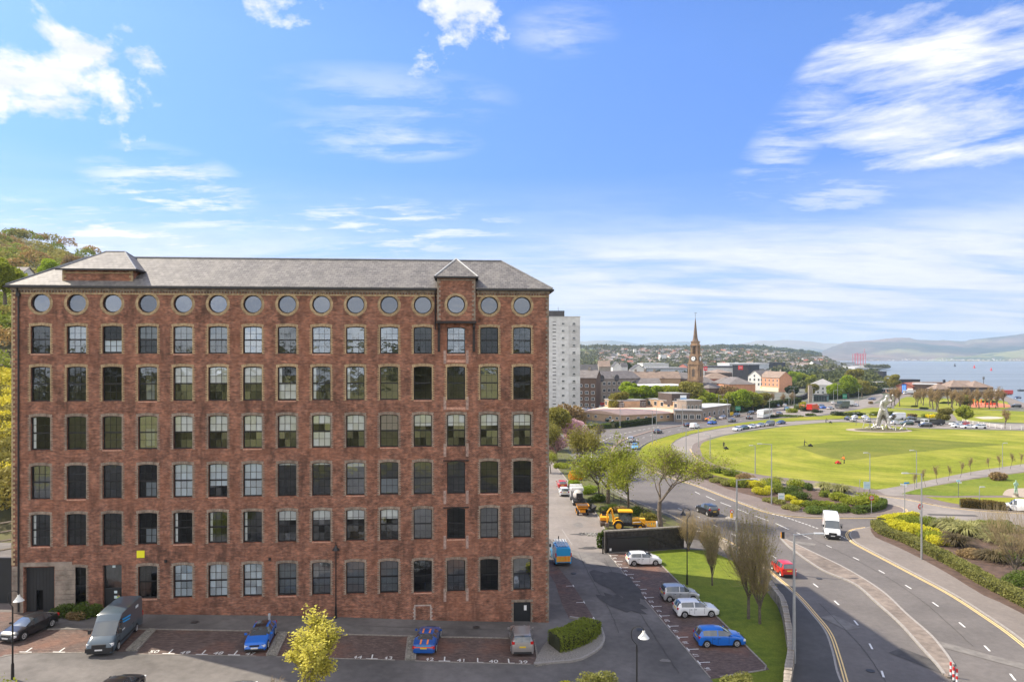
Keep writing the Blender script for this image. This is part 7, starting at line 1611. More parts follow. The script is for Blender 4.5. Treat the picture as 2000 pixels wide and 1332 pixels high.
# supermarket and industrial sheds
sm = bldg('supermarket','long white supermarket front with a dark fascia',A2(1372,780),A2(1466,760),60,0,zat(718,770),'white','flat','dark',1.6,[(2,3.5,10,2)],ov=.5)
bldg('retail_unit','dark retail unit carrying a square red sign',A2(1431,745),A2(1462,735),40,0,zat(714,740),'black','flat','dark',.8)
def flatsign(px,py,w,h,D,col,label,inner=True):
    p = at(px,D); s = D / F; o = empty('shop_sign',(p.x,p.y,zat(py,D)),0,label,'sign'); mb = MB(); mb.bx(-w * s / 2,w * s / 2,-.2,.2,-h * s / 2,h * s / 2); mb.build('panel',mat('sign_' + str(col),col,.5),o)
    if inner: mb = MB(); [mb.bx(x * w * s - .32,x * w * s + .32,-.26,-.21,-h * s * .12,h * s * .12) for x in (-.22,0,.22)]; mb.build('logo',frame_w,o)
    mb = MB(); mb.bx(-.2,.2,.05,.3,-zat(py,D),-h * s / 2); mb.build('post',dark_m,o)
flatsign(1446.5,718,9,8,733,(.75,.03,.02),'square bright red shop sign with white mark on the dark retail unit'); flatsign(1378,720,7,8,740,(.70,.03,.03),'red and white shop sign just right of the clock tower')
for i,(x0,x1,D,y1,dp,w_,r_,rm_,rh_,lb) in enumerate([(1256,1306,900,711,40,'white','flat','white',1.0,'white flat-roofed hall before the dark woods left of the clock tower'),(1262,1342,700,721,50,'metal','flat','grey',1.5,'long pale grey shed roof left of the clock tower'),(1425,1502,1000,711,60,'metal','flat','white',1.2,'long white warehouse roof right of the clock tower'),(1500,1534,1100,709,60,'black','flat','dark',1.0,'dark block shed beyond the white warehouse'),
    (1536,1600,1300,713,60,'grey','gable','brown',4,'brown-roofed warehouse in the middle of the far town'),(1592,1605,1250,712,30,'white','gable','dark',6,'white gabled house in the far town'),(1605,1670,1600,709,60,'metal','flat','grey',2,'long grey shed near the harbour'),(1640,1668,1150,717,60,'metal','flat','white',1,'white shed by the quay, left one'),(1670,1695,1000,719,40,'metal','flat','white',1,'white shed by the quay, right one'),
    (1342,1372,820,716,40,'redb','gable','dark',3,'dark roof shed right behind the clock tower'),(1400,1430,640,728,40,'darkbrown','hip','brown',3,'brown hipped roof behind the brick houses'),(1170,1192,600,716,14,'stone','gable','brown',5,'old house with brown roof beside the tower block'),(1197,1214,560,716,12,'white','gable_front','dark',4,'white gabled house with black roof left of the dark conifer'),(1214,1226,570,716,12,'white','gable','dark',3,'white house right of the dark conifer'),(1234,1262,540,722,14,'white','gable_front','dark',4,'white gable and dark roof below the long white hall'),
    (1133,1168,460,724,12,'stone','gable','dark',4,'dark roofed house beside the tower block'),(1290,1301,1500,693,20,'concrete','flat','white',.5,'pale far slab block in front of the terraced hillside'),(1334,1337,1900,686,10,'white','flat','white',.5,'white far tower, left of a pair beside the clock tower'),(1338,1341,1900,687,10,'concrete','flat','white',.5,'white far tower, right of a pair beside the clock tower'),(1238,1243,1900,682,10,'white','flat','white',.5,'small white far block above the terraced hillside'),
    (1462,1470,2100,693,20,'stone','gable_front','brown',16,'pointed brown church roof in the far town'),(1478,1487,2100,690,12,'stone','flat','dark',1,'square dark tower in the far town')]):
    bldg('far_building',lb,A2(x0,D),A2(x1,D),dp,0,zat(y1,D),w_,r_,rm_,rh_)
# shore sheds, clubhouse
for i,(x0,x1,D,dp,y1,pk,lb) in enumerate([(1827,1856,440,9,760,748.5,'small grey brick shed with pyramid roof at the shore, leftmost'),(1856,1899,446,15,756,742,'brick shed with a tall pyramid roof at the shore, middle one'),(1899,1940,446,15,756.5,743.5,'brick shed with a pyramid roof at the shore, nearest the slipway')]):
    z1_ = zat(y1,D); o = bldg('boat_shed',lb,A2(x0,D),A2(x1,D),dp,-1,z1_,'darkbrown','hip','brown',zat(pk,D + dp / 2) - z1_,ridge_in=None)
    if i: mb = MB(); mb.bx(1,13,-.12,-.01,3.3,4.6); mb.build('wall_band',WM['stone'],o)
bldg('boat_shed','grey shed behind the pyramid roofs at the shore',A2(1868,470),A2(1905,470),14,-1,zat(753,470),'stone','gable','brown',3)
bldg('long_shed','long low dark shed with white roof edge at the shore',A2(1783,462),A2(1832,455),12,-1,zat(751,458),'brown','flat','white',.5); bldg('long_shed','low brown building between the club house and the pyramid roofs',A2(1800,480),A2(1870,480),10,-1,zat(748,480),'redb','flat','brown',.5)
cl_ = bldg('club_house','red club house with a bright blue glazed front',A2(1751,468),A2(1782,460),12,0,zat(754,464),'redb','gable_front','red',2.2,ov=.5)
mb = MB(); mb.bx(3.4,6.4,-.1,-.01,.3,6.6); mb.build('glazed_front',WM['blue'],cl_); mb = MB(); mb.bx(3.7,4.6,-.14,-.11,1.0,5.8); mb.bx(5.0,5.9,-.14,-.11,1.0,5.8); tag(mb.build('blue_window',mat('blue_pane',(.15,.35,.8),.2),cl_),kind='stuff'); mb = MB(); mb.bx(7,10.5,-.1,-.01,2.8,3.8); mb.build('white_panel',WM['white'],cl_)
bldg('garage','low white and orange garages left of the club house',A2(1721,478),A2(1750,472),8,0,zat(760,475),'orange','flat','grey',.3,[(.4,2.2,2.4,3)]); bldg('far_building','low cream building on the point behind the yellow tree',A2(1713,560),A2(1745,560),12,-1,zat(747,560),'cream','flat','grey',.5,[(1,2,2,5)])
bldg('quay_shed','long dark quay shed on the water at the left',A2(1700,800),A2(1724,790),12,-3,zat(726,795),'black','flat','dark',.5); bldg('quay_shed','low black pier building behind the club house',A2(1757,560),A2(1797,560),10,-3,zat(742,560),'black','flat','dark',.4)
# house on the left hill, bus shelter, pillar, ship
bldg('hill_house','white-walled house with slate roof in the woods behind the mill',A2(-6,190),A2(34,190),9,zat(562,190),zat(540,190),'white','gable','slate',3.0,[(.6,.9,.9,3)])
bldg('bus_shelter','glass shelter with flat green roof edge on the plaza',A2(1589,380),A2(1615,376),5,0,3.6,'greenish','flat','dark',.3,[(.4,2.8,1.2,5)],wfr=dark_m)
mb = MB(); mb.bx(-.9,.9,-.6,.6,0,9.3); tag(mb.build('stone_pillar',WM['stone'],None,None,tuple(at(1582,374))),'tall grey stone pillar beside the ship hull on the plaza','pillar')
p = at(1565,380); sh = empty('display_boat',(p.x,p.y,0),R(8),'dark wooden boat hull on display beside the stone pillar','boat'); mb = MB(); sec = []
for k in range(9):
    u = k / 8; w = 1.7 * math.sin(math.pi * min(1,.12 + u * .95)) ** .6 if u < .98 else .1; sh_ = 2.2 + 2.2 * u ** 2.5; x = -3.5 + 7.5 * u; sec.append(len(mb.v)); mb.v += [(x,0,.6 + 1.2 * u ** 4),(x,-w * .8,1.3 + u),(x,-w,sh_ + .8),(x,w,sh_ + .8),(x,w * .8,1.3 + u)]
for a,b in zip(sec,sec[1:]):
    for k in range(5): mb.face(a + k,a + (k + 1) % 5,b + (k + 1) % 5,b + k)
mb.build('hull',WM['black'],sh); mb = MB(); mb.tube([(2,0,3),(2,0,4.8),(6,0,6.6)],.1,4); mb.tube([(0,0,3),(0,0,3.9)],.12,4); mb.build('spar',bark,sh)
# crane far away
p = at(1680,2400); cr = empty('harbour_crane',(p.x,p.y,0),R(5),'pink-red lattice harbour cranes far away across the bay','crane'); zc = lambda y: zat(y,2400); cm = mat('crane_red',(.55,.10,.14),.6)
mb = MB()
for x in (-20,-10,0,10,20): mb.tube([(x,0,-2),(x,0,zc(691))],.9,4); mb.tube([(x,12,-2),(x,12,zc(691))],.9,4)
for z in (zc(700),zc(694),zc(691)): mb.tube([(-22,0,z),(22,0,z)],.7,4)
for k in range(4): mb.tube([(-20 + 10 * k,0,zc(700)),(-10 + 10 * k,0,zc(692))],.5,4)
mb.tube([(14,0,zc(691)),(16,0,zc(681))],.8,4); mb.tube([(-24,0,zc(692)),(-8,0,zc(689))],.6,4); mb.tube([(14,0,zc(687)),(22,0,zc(689))],.6,4); mb.build('lattice',cm,cr)

# ---- terrain of the far town ---------------------------------------------
def terr(name,x0,x1,nx,y0,y1,ny,fz,m,persp=True):
    mb = MB()
    for j in range(ny + 1):
        y = y0 + (y1 - y0) * j / ny
        for i in range(nx + 1):
            px = x0 + (x1 - x0) * i / nx; x = (px - 1000) / F * y if persp else px; mb.vert(x,y,fz(px,x,y))
    for j in range(ny):
        for i in range(nx): a = j * (nx + 1) + i; mb.face(a,a + 1,a + nx + 2,a + nx + 1)
    return tag(mb.build(name,m,smooth=60),kind='structure')
ss = lambda u: (lambda q: q * q * (3 - 2 * q))(max(0,min(1,u)))
def hill_green(name,woods,field,heath,sc=.004,w0=.45,w1=.55):
    m = bpy.data.materials.new(name); m.use_nodes = True; t = NT(m.node_tree); p = t.n['Principled BSDF']; p.inputs['Roughness'].default_value = 1; p.inputs['Specular IOR Level'].default_value = 0; v = t.a('ShaderNodeTexCoord').outputs['Object']
    c = t.mix(t.ramp(t.noise(v,sc,6,.6),[(w0,0),(w1,1)]),field,woods); c = t.mix(t.ramp(t.noise(v,sc * .45,5,.55),[(.5,0),(.62,.8)]),c,heath); c = t.mix(1.0,c,t.ramp(t.noise(v,sc * 9,5,.7),[(.3,.75),(.7,1.2)]),'MULTIPLY'); t.l.new(c,p.inputs[0]); return m
prof_town = [(1000,20),(1133,20),(1250,20),(1330,19),(1420,19),(1480,18),(1540,12),(1570,8),(1600,4),(1640,0),(2600,0)]
def town_h(px,x,y): return max(0,lerp_tab(px,prof_town) * 2600 / F + (24 if px < 1600 else 24 * ss((1640 - px) / 40))) * ss((y - 950) / 1900) * (1 + .10 * fbm(x * .002,y * .002,2)) - .3
terr('town_hillside',990,1700,60,900,3300,40,town_h,hill_green('town_hill',(.05,.075,.03),(.15,.18,.06),(.19,.15,.10),.006))
# far hills across the firth
prA = [(900,668),(1133,667),(1190,664.5),(1225,668),(1250,672),(1330,667.5),(1370,673),(1430,674),(1460,669.5),(1500,667),(1530,663.5),(1570,666),(1610,671),(1660,673),(1800,674),(2000,672),(2600,660)]
prB = [(1560,706),(1590,697),(1615,682),(1650,668),(1700,664.5),(1730,662.5),(1765,662),(1800,664),(1850,665),(1885,669),(1900,663),(1940,659),(1975,655),(2010,653),(2100,651),(2250,660),(2600,650)]
prC = [(1800,706),(1840,702),(1880,697),(1930,690),(1980,685),(2040,682),(2200,684),(2600,680)]
def mk_range(name,prof,D0,D1,x0,x1,m,seed,amp=.16):
    def fz(px,x,y):
        top = CZ + (HY - lerp_tab(px,prof)) * D1 / F; u = (y - D0) / (D1 - D0); k = ss(u * .9 + .05) if u < 1 else 1; k = ss(u) * .75 + u * .25
        if u > 1: k = 1 - (u - 1) * .6
        n_ = fbm(x * .0006,y * .0006,seed); return -6 + (top + 6) * k * (1 + amp * n_ * (1 - min(1,u)) * 2) + fbm(x * .003,y * .003,seed + 1,4) * 34 * min(1,u * 2) * (1 if u < .95 else .3)
    terr(name,x0,x1,170,D0,D0 + (D1 - D0) * 1.35,44,fz,m)
mk_range('far_hills',prA,9500,13500,1000,2500,hill_green('hill_a',(.06,.08,.05),(.19,.17,.10),(.22,.17,.12),.0007),3,.3)
mk_range('far_hills',prB,6900,9600,1560,2500,hill_green('hill_b',(.014,.028,.018),(.17,.17,.075),(.22,.14,.10),.0007,.36,.44),5,.34)
mk_range('far_hills',prC,6200,7400,1800,2500,hill_green('hill_c',(.06,.08,.035),(.19,.19,.07),(.22,.15,.09),.002),8)
# distant houses and woods: countless, one object each
def scatter_boxes(name,n,fpos,cols,seed,mats,roofs):
    r2 = random.Random(seed); mb = MB()
    for k in range(n):
        px,D = fpos(r2); p = at(px,D); z = max(town_h(px,p.x,D),0) if D < 3300 else fpos.z(px,D); w,d,h = r2.uniform(7,15),r2.uniform(7,10),r2.uniform(4,7.5); a = r2.uniform(-.5,.5); mb.cur = r2.randrange(len(mats)); mb.box((p.x,p.y,z + h / 2),(w,d,h),a)
        mb.cur = len(mats) + r2.randrange(len(roofs)); i = len(mb.v); ca,sa = math.cos(a),math.sin(a)
        for dx,dy,dz in ((-w / 2,-d / 2,h),(w / 2,-d / 2,h),(w / 2,d / 2,h),(-w / 2,d / 2,h),(-w / 2,0,h + 2.6),(w / 2,0,h + 2.6)): mb.v.append((p.x + dx * ca - dy * sa,p.y + dx * sa + dy * ca,z + dz))
        for q in ((0,1,5,4),(2,3,4,5),(0,4,3),(1,2,5)): mb.face(*[i + e for e in q])
    return tag(mb.build(name,mats + roofs),kind='stuff')
hm = [WM['white'],WM['cream'],WM['harl'],WM['grey'],WM['harl'],WM['brown']]; hr_ = [RM['brown'],RM['brown'],RM['slate'],RM['slate'],RM['grey'],RM['dark'],RM['red']]
scatter_boxes('distant_houses',420,lambda r: (r.uniform(1170,1345),r.uniform(1350,2250)),None,1,hm,hr_)
scatter_boxes('distant_houses',460,lambda r: (r.uniform(1365,1640),r.uniform(1200,2350)),None,2,hm,hr_)
scatter_boxes('distant_houses',260,lambda r: (r.uniform(1480,1680),r.uniform(850,1600)),None,5,hm + [WM['black'],WM['metal']],[RM['dark'],RM['grey'],RM['slate']])
scatter_boxes('distant_houses',60,lambda r: (r.uniform(1133,1270),r.uniform(560,900)),None,6,hm,[RM['dark'],RM['slate']])
fz_ = lambda r: (r.uniform(1700,2020),6420 + abs(r.gauss(0,180))); 
class FP:
    def __call__(s,r): return (min(2040,max(1690,r.gauss(1880,90))),6330 + abs(r.gauss(0,160)))
    def z(s,px,D): return 2 + (D - 6300) * .04
scatter_boxes('distant_houses',110,FP(),None,7,[WM['white'],WM['cream'],WM['white']],[RM['slate'],RM['grey']])
def woodland(name,n,fpos,fz,rad,leaf,seed,per=26,ls=.30,flat=.8):
    """many crowns as one mass of leaf clumps"""
    r2 = np.random.RandomState(seed); rr = random.Random(seed); Cs = []
    for k in range(n):
        px,D = fpos(rr); p = at(px,D); r_ = rr.uniform(*rad); Cs.append((p.x,p.y,fz(px,p.x,D) + r_ * .9,r_))
    C = np.array(Cs); k = np.repeat(np.arange(n),per); d = r2.normal(size=(len(k),3)); d /= np.linalg.norm(d,axis=1)[:,None]; d[:,2] = np.abs(d[:,2]) * 1.0 - .25
    bump_ = 1 + .22 * np.sin(d[:,0] * 5 + k) * np.cos(d[:,1] * 6 + k * 2)
    P = C[k,:3] + d * (C[k,3] * bump_ * r2.uniform(.75,1.05,len(k)))[:,None] * np.array([1,1,flat]); V,Fc = leaf_quads(P,C[k,3] * ls,r2,updir=.4); return tag(link(name,np_mesh(name,V,Fc,leaf)),kind='stuff')
wl_d = leafmat('wood_dark',(.020,.036,.014),(.055,.08,.025),.1,.1,.02); wl_o = leafmat('wood_olive',(.07,.075,.03),(.15,.15,.05),.1,.2,.02)
woodland('distant_woodland',420,lambda r: (r.uniform(1150,1345),r.gauss(800,60)),lambda px,x,y: -1,(5,9),wl_d,1,60)
woodland('distant_woodland',500,lambda r: (r.uniform(1400,1600),r.uniform(2700,3250)),lambda px,x,y: town_h(px,x,y),(9,14),leafmat('wood_blue',(.045,.065,.03),(.09,.12,.045),.1,.1,.02),2,40)
woodland('distant_woodland',420,lambda r: (r.uniform(1130,1420),r.uniform(2300,3250)),lambda px,x,y: town_h(px,x,y),(7,12),wl_o,3,40)
woodland('distant_woodland',620,lambda r: (r.uniform(1345,1650),r.uniform(900,2400)),lambda px,x,y: max(0,town_h(px,x,y)),(5,9),wl_o,4,40)
woodland('distant_woodland',520,lambda r: (r.uniform(1590,1712),r.uniform(640,1000)),lambda px,x,y: -1.5,(4,7),leafmat('wood_mid',(.05,.065,.022),(.12,.13,.035),.1,.2,.03),5,60)
woodland('distant_woodland',260,lambda r: (r.uniform(1500,1600),r.uniform(800,1150)),lambda px,x,y: -1,(4,7),wl_d,6,45)
woodland('distant_woodland',220,lambda r: (r.uniform(1540,1735),540 + r.uniform(0,90)),lambda px,x,y: -1.5,(3,5),MATS['wood_mid'],7,50)
woodland('distant_woodland',420,lambda r: (r.uniform(1133,1345),r.uniform(900,2200)),lambda px,x,y: max(0,town_h(px,x,y)),(5,9),wl_o,14,40)
woodland('distant_woodland',260,lambda r: (r.uniform(1128,1240),r.uniform(420,900)),lambda px,x,y: -1,(4,7),wl_d,8,60)
# headland with trees
woodland('distant_woodland',90,lambda r: (r.uniform(1690,1734),r.uniform(1580,1640)),lambda px,x,y: -1,(5,7),wl_o,9,40)
# left hillside
def hleft(px,x,y): return 2.4 + max(0,y - 88) * .258 * (1 + .08 * fbm(x * .02,y * .02,4,3)) * (1.0 - .17 * ss((px - 40) / 200)) if y > 80 else H(x,y)
terr('wooded_hillside',-420,330,34,80,520,40,lambda px,x,y: hleft(px,x,y),mat('hill_floor',(.10,.10,.03),1,.35,.12,.3,col2=(.06,.05,.025)))
wA = leafmat('hill_olive',(.19,.18,.04),(.38,.33,.08),.15,.25,.05); wB = leafmat('hill_green',(.16,.21,.025),(.36,.40,.06),.15,.25,.05); wC = leafmat('hill_brown',(.21,.14,.05),(.42,.27,.09),.15,.25,.05); wD = leafmat('hill_yellow',(.42,.38,.03),(.75,.65,.08),.15,.25,.05)
for wm_,sd,n in ((wA,31,150),(wB,32,100),(wC,33,70)): woodland('hillside_woodland',n,lambda r: (r.uniform(-200,235),r.uniform(150,500)),lambda px,x,y: hleft(px,x,y),(4,7),wm_,sd,420,.09)
woodland('hillside_woodland',60,lambda r: (r.uniform(-120,60),r.uniform(92,150)),lambda px,x,y: hleft(px,x,y),(2,4),wD,34,900,.07)
woodland('hillside_woodland',40,lambda r: (r.uniform(-120,60),r.uniform(88,140)),lambda px,x,y: hleft(px,x,y),(2,4),wA,35,900,.07)
kk = ['round_green','round_olive','round_spring','round_brown','round_mid']; nm_ = {'round_green': 'bright green','round_olive': 'olive','round_spring': 'fresh green','round_brown': 'brown budding','round_mid': 'dark green'}
hs_ = [(95,520,1,'round_green',9,'large bright green tree on the hillside above the mill roof corner'),(165,540,1,'round_spring',7,'small fresh green tree right behind the roof hip'),(30,515,2,'round_olive',11,'broad olive tree at the picture edge above the hill house'),(10,560,0,'round_spring',11,'pale green tree just left of the mill roof'),(62,535,1,'round_spring',6,'yellow-green tree beside the hill house roof'),
       (8,480,3,'round_brown',11,'russet tree at the crest of the wooded hill'),(50,484,3,'round_mid',11,'dark tree on the crest of the wooded hill'),(110,500,3,'round_brown',10,'brown tree on the shoulder of the wooded hill'),(140,512,2,'round_brown',11,'wide brownish tree just above the roof hip'),(75,500,3,'round_olive',11,'olive tree midway up the wooded hill')]
for px,py,lv,k,h,lb in hs_:
    D = [150,235,310,400][lv]; p = at(px,D); tree(k,(p.x,p.y,zat(py + 34,D)),h,px,'hill_tree',lb)
# round trees in the middle distance
mt = [(1210,790,288,'round_olive',10.5,'pale olive round tree left of the bright green row'),(1228,0,300,'tall_bright',16.5,'tallest bright green tree, first of the row behind the health centre'),(1243,0,302,'tall_bright',15.5,'second tree of the bright green row behind the health centre'),(1259,0,304,'tall_bright',14.5,'third tree of the bright green row behind the health centre'),(1275,0,302,'tall_bright',14.5,'fourth tree of the bright green row, broad, behind the health centre'),(1290,0,304,'round_spring',12.5,'low fifth tree of the green row near the roof-top block'),(1305,0,306,'round_spring',12,'low yellow-green tree just behind the roof-top block'),
      (1352,0,305,'round_olive',14.5,'large olive tree right behind the roof-top block sign'),(1380,0,300,'tall_bright',12.5,'bright green tree between the olive tree and the brick houses'),(1368,0,298,'round_spring',10,'green tree in front of the large olive one'),(1402,0,300,'round_spring',8.5,'low spring-green tree behind the low brick wing'),(1420,0,330,'round_brown',11,'brownish tree in front of the shade-darkened brick house'),
      (1448,0,308,'round_green',10.5,'big bright green tree over the queue of cars'),(1470,0,312,'round_spring',9.5,'green tree just right of the big bright one over the queue'),(1432,0,312,'round_spring',9,'green tree just left of the big bright one over the queue'),(1490,0,320,'round_olive',8.5,'olive tree at the right end of the roadside group'),
      (1549,0,560,'round_green',14,'bright tree right of the tenements'),(1566,0,570,'round_spring',13,'yellow-green tree right of the tenements'),(1582,0,560,'round_spring',11,'low tree left of the white house'),(1586,0,420,'round_olive',9,'grey-green tree in front of the white house'),(1553,0,430,'round_dark',7,'dark evergreen clump left of the display boat'),(1541,0,440,'round_dark',6.5,'dark evergreen beside the tenement gable'),
      (1629,0,405,'round_green',9.5,'bright round tree left of the biggest green one'),(1657,0,412,'round_green',14.5,'biggest round bright green tree near the shore road'),(1684,0,425,'round_olive',11,'olive tree right of the biggest green one'),(1668,0,520,'round_olive',17,'yellowish tree behind the biggest green one'),(1746,0,520,'round_olive',12.5,'golden-brown tree behind the club house'),(1700,0,440,'round_olive',7,'small olive tree where the shore road bends'),
      (1222,0,620,'round_dark',20,'big dark conifer mass between the white houses'),(1845,814,250,'round_olive',6.2,'spreading olive tree beside the yellow bush, left of the footpath'),(1886,811,256,'round_spring',6.5,'spreading green tree right of the footpath'),(1884,790,330,'round_olive',7,'olive tree among the bare trees of the park'),(1510,0,350,'bare_far',7,'reddish bare tree on the far lawn, left'),(1530,0,345,'bare_far2',7,'reddish bare tree on the far lawn, middle'),(1546,0,350,'bare_far',7,'reddish bare tree on the far lawn, right')]
for px,_,D,k,h,lb in mt: p = at(px,D); tree(k,(p.x,p.y,0),h,px * 1.7,'tree',lb,sx=1.45 if k == 'tall_bright' else 1.12)
rnd = random.Random(12); bt = [(1741,792),(1748,793),(1757,794),(1788,791),(1792,794),(1799,788),(1803,792),(1817,795),(1822,800),(1828,803),(1832,798),(1852,791),(1858,796),(1861,799),(1868,792),(1873,807),(1876,800),(1889,794),(1895,798),(1907,795),(1912,797),(1924,796),(1932,799),(1938,793),(1945,798),(1949,795),(1961,796)]
ordn = ['first','second','third','fourth','fifth','sixth','seventh','eighth','ninth','tenth','eleventh','twelfth','thirteenth','fourteenth','fifteenth','sixteenth','seventeenth','eighteenth','nineteenth','twentieth','twenty-first','twenty-second','twenty-third','twenty-fourth','twenty-fifth','twenty-sixth','twenty-seventh']
for i,(px,py) in enumerate(bt): tree(['bare_far','bare_far2'][i % 2],gt(px,py),rnd.uniform(8,11),i * 2.1,'bare_tree',ordn[i] + ' bare park tree between the statue and the playground, counted from the statue','bare park trees before the playground')
tree('bare_far2',gt(1963,837),7.5,1,'bare_tree','solitary bare tree by the white rail fence'); tree('bare_pale',gt(1733,838),7,1,'bare_tree','thin bare tree right behind the metal statue')
# shrubs in the middle distance
ms = [(1640,812,4.2,2.0,'d','large dark oval shrub on the strip behind the lawn'),(1550,806,3.6,2.2,'g','lime shrub on the planted traffic island'),(1562,800,3,2.4,'m','dark rounded shrub on the planted traffic island'),(1572,803,2.6,2.0,'d','dark shrub in the middle of the planted traffic island'),(1586,802,2.8,2.2,'m','green shrub near the red lorry on the island'),(1597,806,2.6,1.7,'d','low dark shrub at the right end of the island'),(1515,815,2.2,1.2,'d','small dark shrub at the left tip of the island'),(1541,814,5.5,.8,'m','low long shrub along the front of the island'),(1583,812,2.5,1,'m','low shrub on the front right of the island'),
      (1567,792,2.6,2.2,'y','golden shrub by the display boat'),(1672,812,5,1.9,'d','dark hedge shrub behind the parked cars left of the statue'),(1712,812,4,2,'h','green shrub directly behind the statue'),(1745,812,4,1.8,'d','dark green shrub row right of the statue'),(1702,789,1.6,1.5,'b','small rounded brown bush left of the statue head'),(1782,814,2.4,1.5,'b','brownish shrub right of the minibus'),(1808,815,3.6,1.6,'h','green shrub beside the bright yellow one'),(1830,814,3.4,1.4,'d','dark shrub right of the yellow one'),
      (1955,938,2.9,1.7,'b','large rounded brown bush in the lawn by the footpath'),(1785,795,2,1,'d','dark low bush under the park trees'),(1805,799,2.4,1,'d','dark low bush at the foot of the park trees'),(1850,788,5,1.2,'d','long dark bush line behind the park trees'),(1925,786,6,1.4,'d','dark bush line before the boat sheds')]
for i,(px,py,r_,h,k,lb) in enumerate(ms): p = G(px,py); tag(link('shrub',bush_mesh('shrub',500 + i,r_,r_ * .55,h,LK[k],int(420 * r_),.20),None,(p.x,p.y,.02)),lb,'shrub')
p = G(1820,816); tag(link('shrub',bush_mesh('shrub',560,2.6,1.5,1.5,leafmat('yellow_flowers',(.75,.60,.01),(.9,.8,.03),.02),1300,.2),None,(p.x,p.y,.02)),'bright yellow flowering bush near the footpath','shrub')
# lawns of the park, far roads
def fsheet(name,px,layer,m,smooth=2): sheet(name,gp(px,smooth),layer,m)
fsheet('park_lawn',[(1607,812),(1640,806),(1680,799),(1705,796),(1760,799),(1840,806),(1838,813),(1760,815),(1700,816),(1650,818),(1607,819)],2,grass_sun); fsheet('park_lawn',[(1862,820),(1852,808),(1870,800),(1960,802),(2300,815),(2300,832),(2000,826),(1900,823)],2,grass_sun)
fsheet('park_lawn',[(1745,797),(1755,785),(1770,775),(1840,778),(1950,781),(1970,790),(1960,800),(1850,799)],2,grass_sun); fsheet('park_lawn',[(1505,790),(1510,785),(1550,784),(1556,789),(1530,793)],2,grass_verge)
fsheet('plaza',[(1560,790),(1600,785),(1640,786),(1640,792),(1600,792)],2,paving); fsheet('shore_road',[(1660,798),(1700,790),(1730,783),(1745,772),(1760,766),(1780,768),(1770,778),(1750,790),(1720,797),(1690,801)],1,paving); fsheet('shore_road',[(1935,772),(1960,772),(2000,787),(2120,815),(2120,830),(2000,798),(1960,782)],1,paving); fsheet('park_path',[(1855,822),(1848,812),(1860,808),(1872,824)],3,paving)
fsheet('far_road',[(1454,804),(1520,796),(1600,788),(1680,782),(1700,772),(1720,768),(1725,775),(1710,785),(1690,795),(1640,803),(1600,810),(1540,815)],1,asphalt_pale)
fsheet('playground_surface',[(1885,789),(1900,786),(1960,788),(1975,795),(1900,796)],3,mat('play_orange',(.45,.16,.08),.9)); fsheet('gravel_circle',[(1902,815),(1930,813),(1960,815),(1950,818),(1920,818.5)],3,mat('pale_gravel',(.42,.36,.28),.95))
fsheet('car_park_surface',[(1120,802),(1185,798),(1195,786),(1180,780),(1120,782)],2,asphalt_pale)
# hillside and woods behind the camera (seen in the mill windows)
terr('grass_embankment',-260,240,20,-420,-12,24,lambda px,x,y: 13 * ss((-y - 20) / 260) + 1.5 * fbm(x * .03,y * .03,6,3) * ss((-y - 15) / 30) + .02,mat('bank_grass',(.26,.26,.06),1,.4,.12,.5,col2=(.16,.11,.06)),persp=False)
r_ = random.Random(4); woodland('rear_woodland',90,lambda r: (0,1),lambda px,x,y: 0,(4,7),wl_o,41,10) if False else None
r2 = np.random.RandomState(9); C = np.stack([r2.uniform(-250,230,130),r2.uniform(-380,-120,130)],1); Cz = np.array([13 * ss((-y - 20) / 260) + 3 for x,y in C]); k = np.repeat(np.arange(130),240); d = r2.normal(size=(len(k),3)); d /= np.linalg.norm(d,axis=1)[:,None]
P = np.stack([C[k,0],C[k,1],Cz[k]],1) + d * (5.5 * r2.uniform(.6,1.05,len(k)))[:,None]; V,Fc = leaf_quads(P,.8,r2); tag(link('rear_woodland',np_mesh('rear_woodland',V,Fc,wl_o)),kind='stuff')
HAZE = 8e-5
# ================================================================ LAMPS, SIGNS, PEOPLE, STATUE, HAZE
steel = mat('galvanised',(.36,.37,.38),.45,.1,3,metal=.5); dsteel = mat('dark_steel',(.14,.145,.15),.5,metal=.3)
def lamp(px,py,h,arm,label,double=False,thick=.09,armlen=1.6,m=steel):
    p = G(px,py); o = empty('street_lamp',tuple(p),0,label,'street lamp')
    mb = MB(); mb.tube([(0,0,0),(0,0,1.4),(0,0,h)],[thick * 1.25,thick * 1.2,thick * .7],8); mb.build('pole',m,o,40)
    for s in ((1,-1) if double else (arm,)):
        d = Vector((s,.0,0)); mb = MB(); mb.tube([(0,0,h - .05),tuple(d * armlen + Vector((0,0,h + .06)))],.045,6); mb.build('arm',m,o)
        mb = MB(); mb.box(tuple(d * (armlen + .35) + Vector((0,0,h + .06))),(.75,.28,.11)); mb.build('lantern',mat('lantern_grey',(.45,.46,.46),.4),o)
    return o
lamp(1551,1297,10.2,1,'tall grey lamp post beside the stone wall, nearest the camera',thick=.12); lamp(1507,987,10,-1,'tall grey lamp post standing in the roadside planted bed'); lamp(1800,1094,10.3,-1,'tall grey lamp post in front of the long hedge of the big bed'); lamp(1439,1111,10.2,1,'grey lamp post rising behind the trees of the car park grass',thick=.12)
lamp(1475,927,6,-1,'slim lamp post on the near edge of the lawn',armlen=.5); lamp(1387,898,6,-1,'slim lamp post at the rounded tip of the lawn',armlen=.6); lamp(1364,874,5.5,-1,'short slim lamp post where the loop lane bends',armlen=.4); lamp(1340,922,9.5,-1,'lamp post inside the loop lane bend beside the bed tip',armlen=.5)
